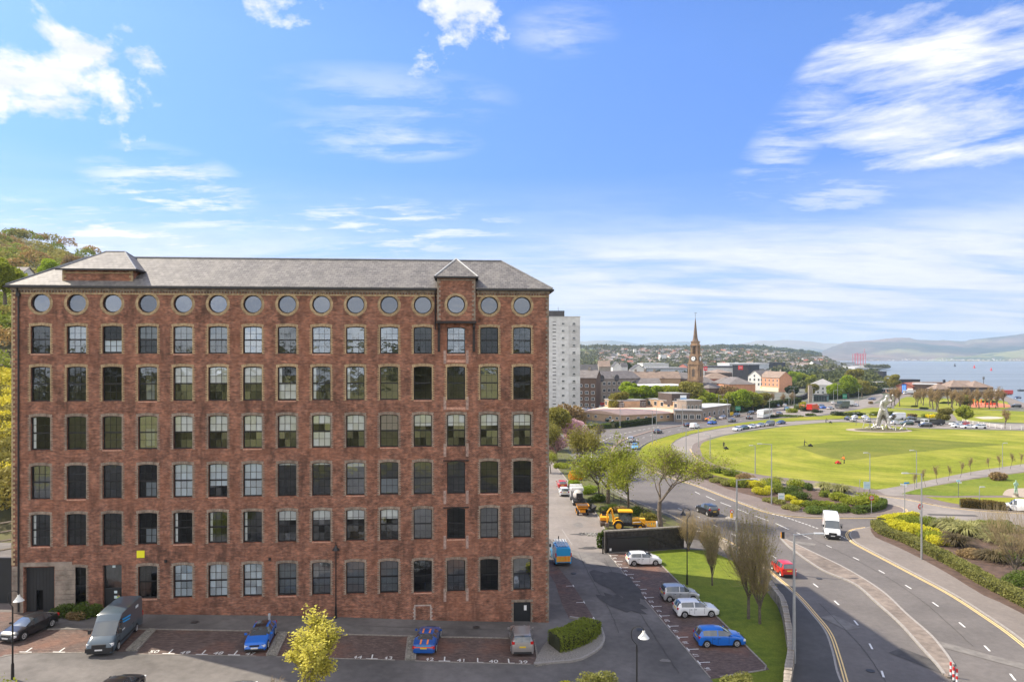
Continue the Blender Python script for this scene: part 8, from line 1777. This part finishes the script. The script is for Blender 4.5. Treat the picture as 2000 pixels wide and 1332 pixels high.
lamp(1139,908,9,1,'white lamp post by the junction behind the mill trees',m=mat('white_post',(.62,.62,.60),.5)); lamp(1274,868,9.5,-1,'lamp post on the grass verge of the bend'); lamp(1282,863,9.8,1,'second lamp post on the grass verge of the bend, slightly farther',armlen=.3); lamp(1211,836,8.6,1,'lamp post in front of the hedge of the pink-roofed centre',armlen=.4)
lamp(1317,824,8.8,1,'lamp post at the corner of the pink-roofed centre'); lamp(1333,847,9,1,'lamp post on the verge below the health centre',armlen=.3); lamp(1404,814,9,1,'lamp post by the far queue beside the orange car'); lamp(1421,832,9.5,-1,'lamp post on the verge near the parked row'); lamp(1503,826,9,1,'lamp post in front of the white coach',armlen=.3)
lamp(1541,797,8.6,1,'lamp post near the light blue car'); lamp(1551,792,9.6,1,'lamp post on the far lawn by the slip road',double=True); lamp(1587,796,9.5,1,'lamp post beside the stone pillar',armlen=.3); lamp(1628,793,8,1,'lamp post near the shelter'); lamp(1636,787,10.5,1,'tall lamp post left of the biggest green tree',armlen=.4); lamp(1677,794,9,1,'lamp post right of the biggest green tree')
lamp(1790,954,7,-1,'slim lamp post on the lawn beside the footpath start',armlen=.5,thick=.07); lamp(1699,961,7,-1,'slim lamp post at the nose of the lawn by the info board',armlen=.4,thick=.07); lamp(1958,916,5.6,1,'slim lamp post along the footpath near the brown bush',armlen=.3,thick=.06); lamp(1105,838,7.5,1,'lamp post beside the pink cherry tree',armlen=.3); lamp(1758,782,9,1,'lamp post in front of the club house',armlen=.3); lamp(1913,993,3.4,1,'short plain post beside the bronze hedge',armlen=.1,thick=.05)
lamp(1700,838,5,1,'dark garden lamp left of the statue',double=True,armlen=.5,m=dsteel,thick=.06); lamp(1815,838,5,1,'dark garden lamp right of the white pickup',armlen=.3,m=dsteel,thick=.06); lamp(1672,832,4.6,1,'dark garden lamp by the cars left of the statue',double=True,armlen=.4,m=dsteel,thick=.06)
blk = mat('lamp_black',(.012,.012,.012),.4); shd = mat('lamp_shade_inner',(.7,.7,.66),.3)
def swan(px,py,h,side,label,loc=None,shade_m=None):
    p = Vector(loc) if loc else G(px,py); o = empty('heritage_lamp',tuple(p),0,label,'street lamp')
    mb = MB(); mb.tube([(0,0,0),(0,0,1.1)],[.11,.09],8); mb.tube([(0,0,1.1),(0,0,h - 1.0)],[.06,.045],8); mb.build('pole',blk,o,40)
    c = [(0,0,h - 1.0),(side * .30,0,h - .6),(side * .28,0,h - .1),(-side * .05,0,h + .12),(-side * .36,0,h + .02),(-side * .42,0,h - .2)] if side else [(0,0,h - 1),(0,0,h + .1)]
    mb = MB(); mb.tube(cat(c,4),.03,6); mb.build('swan_neck',blk,o)
    x = -side * .42; mb = MB(); mb.lathe((x,0,h - .58),[(.34,0),(.30,.04),(.16,.22),(.10,.30),(.08,.42)],18); mb.build('lamp_shade',shade_m or blk,o,40); mb = MB(); mb.lathe((x,0,h - .66),[(.02,0),(.14,.05),(.15,.08)],12); mb.build('bulb_cover',shd,o,40); return o
swan(1342,1142,8.0,1,'black swan-neck lamp on the car park grass'); swan(656,1207,6.6,0,'black lamp post standing against the mill wall'); swan(0,0,7.7,-1,'black swan-neck lamp with a bright shade at the front of the car park',(7.55,41.3,0),mat('pale_shade',(.62,.62,.58),.35)); swan(0,0,6.0,-1,'black swan-neck lamp at the left edge of the picture',(-34.6,47.3,H(-34.6,47)),MATS['pale_shade'])
# signs and street furniture
def post(px,py,h,label,cat='sign',panels=(),r=.045,m=steel,name='sign_post'):
    p = G(px,py,.12); o = empty(name,tuple(p),0,label,cat); mb = MB(); mb.tube([(0,0,0),(0,0,h)],r,6); mb.build('pole',m,o)
    for (kind,z,w,hh,mt_,rz_,dx) in panels:
        mb = MB()
        if kind == 'disc': mb.lathe((0,-.03,0),[(w / 2,0),(w / 2,.03)],20,'y')
        else: mb.bx(-w / 2,w / 2,-.03,.0,-hh / 2,hh / 2)
        q = mb.build('sign_face',mt_,o,None,(dx,-.06,z)); q.rotation_euler = (0,0,rz_)
        if kind == 'disc' and mt_ is s_red: mb = MB(); mb.bx(-w * .36,w * .36,-.045,-.031,-.05,.05); mb.build('white_bar',frame_w,q)
    return o
s_red = mat('sign_red',(.55,.03,.03),.5); s_blue = mat('sign_bluef',(.02,.22,.55),.5); s_white = mat('sign_whitef',(.72,.74,.76),.5); s_grey = mat('sign_back',(.40,.41,.42),.5)
post(1767,1007,5.0,'tall post with blue direction fingers at the side road corner',panels=[('b',4.9,1.0,.22,s_blue,.3,.25),('b',4.65,.9,.22,s_white,-.4,-.2),('b',4.4,.9,.2,s_white,.8,.2)],r=.06)
post(1702,1004,2.6,'white round sign with a red rim on a post at the bed nose',panels=[('disc',2.4,.75,0,s_red,.1,0),('disc',2.4,.60,0,s_white,.1,.0)]); post(1797,1032,3.3,'round white and red sign near the tall lamp of the big bed',panels=[('disc',3.0,.8,0,s_red,.2,0),('disc',3.0,.62,0,s_white,.2,0)])
post(1872,973,3.0,'dark post with pale blue finger signs on the grass',panels=[('b',2.9,.8,.3,mat('pale_blue',(.35,.6,.75),.5),.3,-.1),('b',2.6,.6,.25,s_white,-.5,.15)],m=dsteel); post(1679,962,2.2,'plain thin post beside the info board',panels=[('b',2.0,.12,.5,s_grey,0,0)])
def board(px,py,w,h,label,m=s_white,legs=True):
    p = G(px,py,.12); o = empty('info_board',tuple(p),R(-8),label,'sign'); mb = MB(); mb.bx(-w / 2,w / 2,-.04,0,.55,.55 + h); mb.build('board',m,o); mb = MB(); [mb.bx(x - .03,x + .03,0.005,.05,0,.5 + h) for x in (-w / 2 + .1,w / 2 - .1)]; mb.build('leg',dsteel,o); mb = MB(); mb.bx(-w / 2 + .12,w / 2 - .12,-.05,-.041,.55 + h * .5,.55 + h * .62); mb.bx(-w / 2 + .12,w / 2 - .3,-.05,-.041,.55 + h * .3,.55 + h * .38); mb.build('print',mat('print_pale',(.30,.48,.60),.6),o)
board(1526,984,1.0,1.1,'small white board among the shrubs of the roadside bed'); board(1693,962,1.1,1.3,'pale notice board on the lawn nose',mat('board_pale',(.45,.60,.62),.5)); 
flat_green = mat('sign_green',(.02,.22,.12),.5)
def roadsign(px,D,y,w,h,m,label): p = at(px,D); o = empty('road_sign',(p.x,p.y,0),0,label,'sign'); z = zat(y,D); mb = MB(); mb.bx(-w / 2,w / 2,-.08,0,z - h / 2,z + h / 2); mb.build('panel',m,o); mb = MB(); mb.bx(-w / 2 + .15,w / 2 - .15,-.1,-.081,z,z + .12); mb.build('print',frame_w if m is not yl_ else dark_m,o); mb = MB(); [mb.tube([(x,.05,0),(x,.05,z)],.06,5) for x in (-w / 3,w / 3)]; tag(mb.build('legs',steel,o),kind='stuff')
yl_ = mat('sign_yellowf',(.80,.52,.02),.5)
roadsign(1441.5,300,797.5,2.2,1.7,flat_green,'green road direction sign beyond the queue of cars'); roadsign(1429,283,808,1.4,1.3,yl_,'yellow temporary road sign beside the queue'); roadsign(1650,395,774,2.4,2.6,flat_green,'green road direction sign under the biggest green tree')
p = G(1429,1013,.0); mb = MB(); mb.lathe((0,0,0),[(.9,0),(.9,.13),(.86,.15)],20); tag(mb.build('traffic_island',kerbm,None,40,tuple(p)),kind='structure')
o = empty('traffic_bollard',(p.x,p.y,.15),0,'yellow keep-left bollard with red top in the middle of the road','bollard'); mb = MB(); mb.bx(-.16,.16,-.08,.08,0,.95); mb.build('shell',mat('bollard_yellow',(.85,.50,.02),.4),o,30); mb = MB(); mb.lathe((0,-.10,.95),[(.26,0),(.26,.05)],16,'y'); mb.build('sign_face',s_red,o); mb = MB(); mb.lathe((0,-.115,.95),[(.17,0),(.17,.01)],16,'y'); mb.build('white_disc',s_white,o)
p = G(1529,1053); o = empty('traffic_bollard',(p.x,p.y,.0),0,'black bollard on the tip of the central reservation','bollard'); mb = MB(); mb.bx(-.2,.2,-.1,.1,0,1.0); mb.build('shell',blk,o); mb = MB(); mb.bx(-.25,-.205,-.09,.09,.2,.95); mb.build('amber_strip',mat('amber',(.7,.3,.02),.4),o)
for i,(px,py,lb) in enumerate([(1857,1322,'red and white striped post at the end of the central reservation, tallest'),(1862.5,1332,'red and white striped post, second at the picture bottom'),(1869,1336,'red and white striped post, last at the picture bottom')]):
    p = G(px,py,.14); o = empty('marker_post',tuple(p),0,lb,'marker post')
    for k in range(4): mb = MB(); mb.lathe((0,0,k * .25),[(.07,0),(.07,.25)],10); mb.build('band',s_red if k % 2 else s_white,o)
    mb = MB(); mb.lathe((0,0,-.02),[(.18,0),(.12,.06)],10); mb.build('base',dark_m,o)
p = G(1893,991,.12); mb = MB(); mb.bx(-.5,.5,-.35,.35,0,.45); i = len(mb.v); mb.v += [(-.55,-.4,.45),(.55,-.4,.45),(.55,.4,.7),(-.55,.4,.7)]; mb.face(i,i + 1,i + 2,i + 3); mb.bx(-.45,.45,.1,.35,.45,.66); tag(mb.build('grit_bin',mat('bin_orange',(.80,.33,.01),.5),None,None,tuple(p)),'small orange-yellow grit bin in front of the bronze hedge','bin')
p = mpt(20.9,-.55,H(-22,59)); mb = MB(); mb.lathe((0,0,0),[(.10,0),(.10,.6),(.12,.62),(.12,.8),(.06,.88)],12); tag(mb.build('bollard_light',mat('bollard_grey',(.35,.36,.37),.4),None,40,tuple(mpt(22.0,-1.0,1.0))),'small grey bollard at the foot of the mill wall','bollard')
# fence of the works on the mill road
o = empty('wire_fence',tuple(G(1078,1085)),0,'grey mesh fence with black end post beside the blue van','fence'); mb = MB(); mb.tube([(.8,0,0),(.8,0,2.4)],.07,6); mb.build('post',blk,o); mb = MB()
for k in range(16): mb.tube([(-2.2 + k * .19,0,.1),(-2.2 + k * .19,0,2.1)],.008,3)
for z in (.1,.8,1.5,2.1): mb.tube([(-2.2,0,z),(.8,0,z)],.012,3)
tag(mb.build('mesh',steel,o),kind='stuff')
# white rail fence right of the cars
fp = [G(1880,826),G(1960,838),G(2120,845)]; fr = empty('white_fence',tuple(fp[0]),0,'white post and rail fence behind the cars at the lawn edge','fence'); wf = mat('fence_white',(.68,.66,.62),.6)
for q in resample([Vector((p.x,p.y,0)) for p in fp],3.0): mb = MB(); mb.bx(-.07,.07,-.07,.07,0,1.4); mb.build('post',wf,fr,None,(q.x - fp[0].x,q.y - fp[0].y,0))
for z in (.5,.9,1.25): mb = MB(); ribbon(mb,fp,.06,z,z + .1); mb.build('rail',wf,fr,None,(-fp[0].x,-fp[0].y,0))
# playground
o = empty('play_frame',tuple(G(1905,791)),0,'red and orange climbing frame in the playground','play equipment'); pr1 = mat('play_red',(.75,.05,.02),.5); pr2 = mat('play_orange2',(.85,.32,.02),.5)
mb = MB(); [mb.bx(x - .12,x + .12,-.12,.12,0,3.2) for x in (-3,-1,1,3)]; mb.build('post',pr1,o); mb = MB(); mb.bx(-3,3,-.5,.5,1.3,1.6); mb.bx(-3,-1,-1,1,2.4,3.4); mb.build('platform',pr2,o); mb = MB(); mb.poly([(3,-.4,1.5),(6,-.4,.2),(6,.4,.2),(3,.4,1.5)]); mb.build('slide',pr2,o)
o = empty('play_frame',tuple(G(1938,791)),0,'orange play frame nearer the shore in the playground','play equipment'); mb = MB(); [mb.tube([(x,0,0),(x + .6,0,3.4)],.12,5) for x in (-4,-1,2)]; mb.tube([(-3.5,0,3.3),(2.6,0,3.3)],.12,5); mb.build('swing_frame',pr2,o); mb = MB(); mb.bx(-3.8,3,-.2,.2,.2,1.1); mb.build('panel',pr1,o)
# buoys and posts on the water
for px,py,lb in [(1865,716,'small dark channel marker on the water, nearest the headland'),(1903,719,'red channel marker on the water, middle one'),(1936,724,'red channel marker on the water, nearest the camera')]:
    D = F * (CZ + 3) / (py - HY); p = at(px,D); o = empty('channel_buoy',(p.x,p.y,-3),0,lb,'buoy'); s = D / 900; mb = MB(); mb.lathe((0,0,-.3),[(1.4 * s,0),(1.4 * s,.9 * s),(.8 * s,1.2 * s),(.5 * s,3.6 * s),(.1,4.6 * s)],10); mb.build('body',s_red if 'red' in lb else dark_m,o)
p = at(1921,452); mb = MB(); mb.tube([(0,0,0),(0,0,zat(741,452))],.22,6); mb.lathe((0,0,zat(741,452)),[(.6,0),(.6,1.6),(.3,1.8)],10); tag(mb.build('beacon_mast',dsteel,None,None,tuple(p)),'dark mast with a drum top above the boat sheds','mast')
p = at(1844,470); mb = MB(); mb.bx(-.6,.6,-.6,.6,0,zat(741.5,470)); tag(mb.build('shed_chimney',WM['black'],None,None,tuple(p)),'black chimney left of the pyramid roofs','chimney')
D = F * 27 / (764 - HY); p = at(1997,D); mb = MB(); mb.bx(-3.5,9,-1,1,.3,1.4); mb.tube([(-2,0,1.4),(-2,0,3)],.15,4); tag(mb.build('moored_boat',WM['black'],None,None,(p.x,p.y,-3.2)),'low dark boat moored off the shore at the picture edge','boat')

# ---------------------------------------------------------------- people
def skin_body(pts,rads,edges,m,name,parent,smooth=2):
    me = bpy.data.meshes.new(name); me.from_pydata(pts,edges,[]); me.update(); o = bpy.data.objects.new(name,me); COL.objects.link(o)
    md = o.modifiers.new('skin','SKIN'); md.use_smooth_shade = True
    for i,r in enumerate(rads): me.skin_vertices[0].data[i].radius = r if isinstance(r,tuple) else (r,r)
    me.skin_vertices[0].data[0].use_root = True
    s = o.modifiers.new('sub','SUBSURF'); s.levels = smooth; s.render_levels = smooth
    dg = bpy.context.evaluated_depsgraph_get(); ev = bpy.data.meshes.new_from_object(o.evaluated_get(dg)); bpy.data.objects.remove(o); ev.materials.clear(); ev.materials.append(m)
    return link(name,ev,parent)
skin_m = mat('skin',(.42,.24,.17),.6)
def person(loc,rz,label,top,legs,bend=.25,arms='push',hair=(.04,.03,.02),scale=1.0,stride=.18):
    """standing or leaning adult, local +x = facing"""
    o = empty('person',loc,rz,label,'person'); o.scale = (scale,) * 3
    b = bend; pel = (0,0,.93); ch = (math.sin(b) * .45,0,.93 + math.cos(b) * .45); nk = (math.sin(b) * .60,0,.93 + math.cos(b) * .58); hdp = (math.sin(b * .7) * .62 + .05,0,.93 + math.cos(b) * .58 + .12); ht = (hdp[0] + .02,0,hdp[2] + .13)
    pts = [pel,(ch[0] * .5,0,(pel[2] + ch[2]) / 2),ch,nk,hdp,ht]; rads = [(.155,.125),(.145,.11),(.185,.125),(.065,.065),(.095,.085),(.07,.065)]; ed = [(0,1),(1,2),(2,3),(3,4),(4,5)]
    for s in (1,-1):
        i = len(pts); st_ = stride * s; pts += [(0,s * .10,.88),(.04 + st_ * .5,s * .115,.50),(st_,s * .12,.10),(st_ + .16,s * .13,.05)]; rads += [.105,.072,.05,.045]; ed += [(0,i),(i,i + 1),(i + 1,i + 2),(i + 2,i + 3)]
        sh = (ch[0] + .0,s * .19,ch[2] + .04); i = len(pts)
        el_,ha = ((sh[0] + .20,s * .23,sh[2] - .22),(sh[0] + .46,s * .20,sh[2] - .28)) if arms == 'push' else ((sh[0],s * .25,sh[2] - .28),(sh[0] + .08,s * .24,sh[2] - .53))
        pts += [sh,el_,ha]; rads += [.065,.048,.035]; ed += [(2,i),(i,i + 1),(i + 1,i + 2)]
    body = skin_body(pts,rads,ed,top,'body',o)
    body.data.materials.append(legs); body.data.materials.append(skin_m); mi = []
    for p in body.data.polygons:
        c = p.center; mi.append(1 if c.z < .92 else (2 if c.z > nk[2] + .03 else 0))
    body.data.polygons.foreach_set('material_index',mi)
    mb = MB(); mb.lathe((hdp[0] - .01,0,hdp[2] + .05),[(.095,0),(.105,.06),(.09,.13),(.04,.17),(.01,.175)],12); mb.build('hair',mat('hair_%d' % int(hair[0] * 100),hair,.9),o,60)
    hands = [pts[k] for k,r_ in enumerate(rads) if r_ == .035]
    for hnd in hands:
        mb = MB(); mb.box((hnd[0] + .03,hnd[1],hnd[2] - .02),(.09,.03,.08))
        for f_ in range(4): mb.tube([(hnd[0] + .06,hnd[1],hnd[2] + .012 - f_ * .02),(hnd[0] + .11,hnd[1],hnd[2] + .006 - f_ * .022),(hnd[0] + .125 - .01 * f_,hnd[1] - .01,hnd[2] - .03 - f_ * .022)],.009,5)
        mb.tube([(hnd[0] + .03,hnd[1] - .01,hnd[2] + .02),(hnd[0] + .07,hnd[1] - .035,hnd[2] + .03)],.01,5); mb.build('hand',skin_m,o)
    mb = MB(); [mb.box((ht[0] + .035,s * .03,hdp[2] + .045),(.012,.022,.012)) for s in (1,-1)]; mb.box((hdp[0] + .10,0,hdp[2] + .015),(.03,.02,.035)); tag(mb.build('face',mat('face_dark',(.1,.05,.04),.7),o),kind='stuff')
    return o
nav = mat('cloth_navy',(.02,.022,.03),.9); orn = mat('hivis_orange',(.90,.20,.02),.7); hiv = mat('hivis_yellow',(.55,.85,.03),.7); trs = mat('cloth_dark',(.03,.03,.032),.9)
def mower(loc,rz,label,col):
    o = empty('lawn_mower',loc,rz,label,'mower'); mb = MB(); mb.bx(-.45,.45,-.4,.4,.12,.42); mb.bx(-.2,.25,-.2,.2,.42,.68); mb.build('deck',col,o,30)
    for x in (-.38,.38):
        for y in (-.42,.42): mb = MB(); mb.lathe((x,y - .04,.15),[(.15,0),(.15,.08)],12,'y'); mb.build('wheel',tyre_m,o)
    mb = MB(); [mb.tube([(-.4,y,.4),(-1.1,y,1.05)],.02,5) for y in (-.25,.25)]; mb.tube([(-1.1,-.25,1.05),(-1.1,.25,1.05)],.02,5); mb.build('handle',dark_m,o)
def mow_pair(px,py,rz,lp_,lm,top,legs=trs,bend=.3,col=None,sc=1.0):
    p = G(px,py,.14); person(tuple(p),rz,lp_,top,legs,bend,scale=sc); q = p + Vector((math.cos(rz),math.sin(rz),0)) * 1.55; mower(tuple(q),rz,lm,col or dark_m)
mow_pair(1649,906.5,R(188),'person in an orange jacket and dark trousers pushing a mower across the lawn','orange-red lawn mower pushed by the person in orange',orn,col=s_red,sc=1.05)
mow_pair(1571,872.5,R(-8),'person in dark clothes leaning on a mower in the middle of the lawn','dark lawn mower in the middle of the lawn',nav,bend=.15); mow_pair(1413.5,876.5,R(-85),'person in dark clothes mowing near the rounded tip of the lawn','dark lawn mower near the rounded tip of the lawn',nav,bend=.1); mow_pair(1613,826.5,R(-30),'dark figure mowing on the far side of the lawn','dark lawn mower on the far side of the lawn',nav,bend=.4)
p = G(233,1199); person((p.x,p.y,H(p.x,p.y) + .02),R(-110),'person in a bright yellow hi-vis vest standing behind the dark van',hiv,nav,.05,'down',stride=.05)
q = gz(1222,1034); person((q[0] - .1,q[1],.75),R(-20),'operator in a yellow hi-vis jacket in the cab of the backhoe loader',hiv,trs,.05,'push',scale=.85,stride=0)
# ---------------------------------------------------------------- statue: plain generic silver sculpture
g = G(1725,838.5,.14); stt = empty('metal_sculpture',tuple(g),R(-75),'tall silver metal sculpture of abstract leaning forms on a round paved island','sculpture'); sil = mat('polished_steel',(.74,.72,.70),.5,0,3.2,1.0,metal=.4,bscale=5,col2=(.22,.21,.20))
S_ = 12.3 / 1.9
def fig(dx,dy,lean,arm,seed,parent,hgt=1.0):
    P = [(0,0,.95),(.02,0,1.15),(.06 + lean * .2,0,1.42),(.08 + lean * .25,0,1.55),(.10 + lean * .28,0,1.66),(.11 + lean * .3,0,1.80)]; Rr = [(.15,.12),(.14,.11),(.18,.13),(.065,.06),(.10,.09),(.07,.07)]; E = [(0,1),(1,2),(2,3),(3,4),(4,5)]
    for s,sx in ((1,.20),(-1,-.22)): i = len(P); P += [(sx * .3,s * .12,.86),(sx * .8,s * .15,.48),(sx * 1.15,s * .17,.08),(sx * 1.15 + .2,s * .17,.05)]; Rr += [.12,.09,.07,.06]; E += [(0,i),(i,i + 1),(i + 1,i + 2),(i + 2,i + 3)]
    for s in (1,-1): i = len(P); a = arm if s > 0 else -arm * .3; P += [(.06 + lean * .2,s * .22,1.44),(.18 + a * .2,s * .30,1.22 + a * .3),(.36 + a * .1,s * .16,1.15 + a * .75)]; Rr += [.075,.06,.05]; E += [(2,i),(i,i + 1),(i + 1,i + 2)]
    P = [(x * S_ * hgt + dx,y * S_ * hgt + dy,z * S_ * hgt) for x,y,z in P]; Rr = [tuple(q * S_ * hgt for q in (r if isinstance(r,tuple) else (r,r))) for r in Rr]
    return skin_body(P,Rr,E,sil,'steel_form',parent,1)
fig(0,0,.5,.9,1,stt); fig(-1.0,1.3,-.1,.5,2,stt,.80)
mb = MB(); rnd = random.Random(6)
for k in range(34): a = rnd.uniform(0,6.28); q = rnd.uniform(2,7); mb.tube([(math.cos(a) * q,math.sin(a) * q,.2),(math.cos(a) * q + rnd.uniform(-1.5,1.5),math.sin(a) * q + rnd.uniform(-1.5,1.5),rnd.uniform(.6,2.6))],.12,4)
tag(mb.build('steel_fragments',sil,stt),kind='stuff')
mb = MB(); c = G(1716,841); ell = [(c.x + 10.5 * math.cos(a),c.y + 6.5 * math.sin(a)) for a in [2 * math.pi * k / 40 for k in range(40)]]; tag(link('paved_island',tri_mesh('paved_island',ell,.18,mat('pale_paving',(.32,.26,.205),.9,.1,2))),kind='structure')
ell = [(c.x + 1 + 8.5 * math.cos(a),c.y + .5 + 5 * math.sin(a)) for a in [2 * math.pi * k / 40 for k in range(40)]]; tag(link('planting_bed',tri_mesh('planting_bed',ell,.20,mat('island_plants',(.10,.10,.03),1,.5,1.5,.6,col2=(.06,.04,.03)))),kind='structure')
# small greenish statue at the edge
g = G(1984,972,.14); o = empty('bronze_statue',tuple(g),R(-100),'slender pale green statue on a paved circle at the picture edge','statue'); gm = mat('verdigris',(.28,.42,.33),.7,.3,4); S_0 = S_; S_ = 1.0
P = [(0,0,1.7),(0,0,2.05),(.03,0,2.45),(.04,0,2.62),(.05,0,2.78),(.06,0,2.92),(.1,.1,1.5),(.15,.12,.6),(.05,-.1,1.5),(-.05,-.12,.6),(.05,.26,2.4),(.2,.3,2.0),(.05,-.26,2.4),(.1,-.35,2.0)]; Rr = [.22,.20,.24,.08,.12,.09,.16,.1,.16,.1,.09,.07,.09,.07]; E = [(0,1),(1,2),(2,3),(3,4),(4,5),(0,6),(6,7),(0,8),(8,9),(2,10),(10,11),(2,12),(12,13)]
skin_body(P,[(r,r) for r in Rr],E,gm,'figure',o,1); mb = MB(); mb.lathe((0,0,0),[(.55,0),(.5,.15),(.4,.2),(.38,.55),(.45,.6)],16); mb.build('plinth',WM['stone'],o)
sheet('paved_circle',gp([(1958,968),(1966,958),(1990,955),(2080,956),(2080,972),(1990,973)],3),7,mat('pale_paving',(.4,.32,.25)),True)
# ---------------------------------------------------------------- haze
hz = MB(); hz.bx(-9800,17000,-760,19000,-6.5,470); hzm = bpy.data.materials.new('haze'); hzm.use_nodes = True; t = NT(hzm.node_tree)
for n in list(t.n): t.n.remove(n)
ou = t.a('ShaderNodeOutputMaterial'); pv = t.a('ShaderNodeVolumePrincipled',inp={'Color': (.62,.80,1.0,1),'Density': HAZE,'Anisotropy': .1}); t.l.new(pv.outputs[0],ou.inputs['Volume'])
tag(hz.build('haze',hzm),kind='stuff')
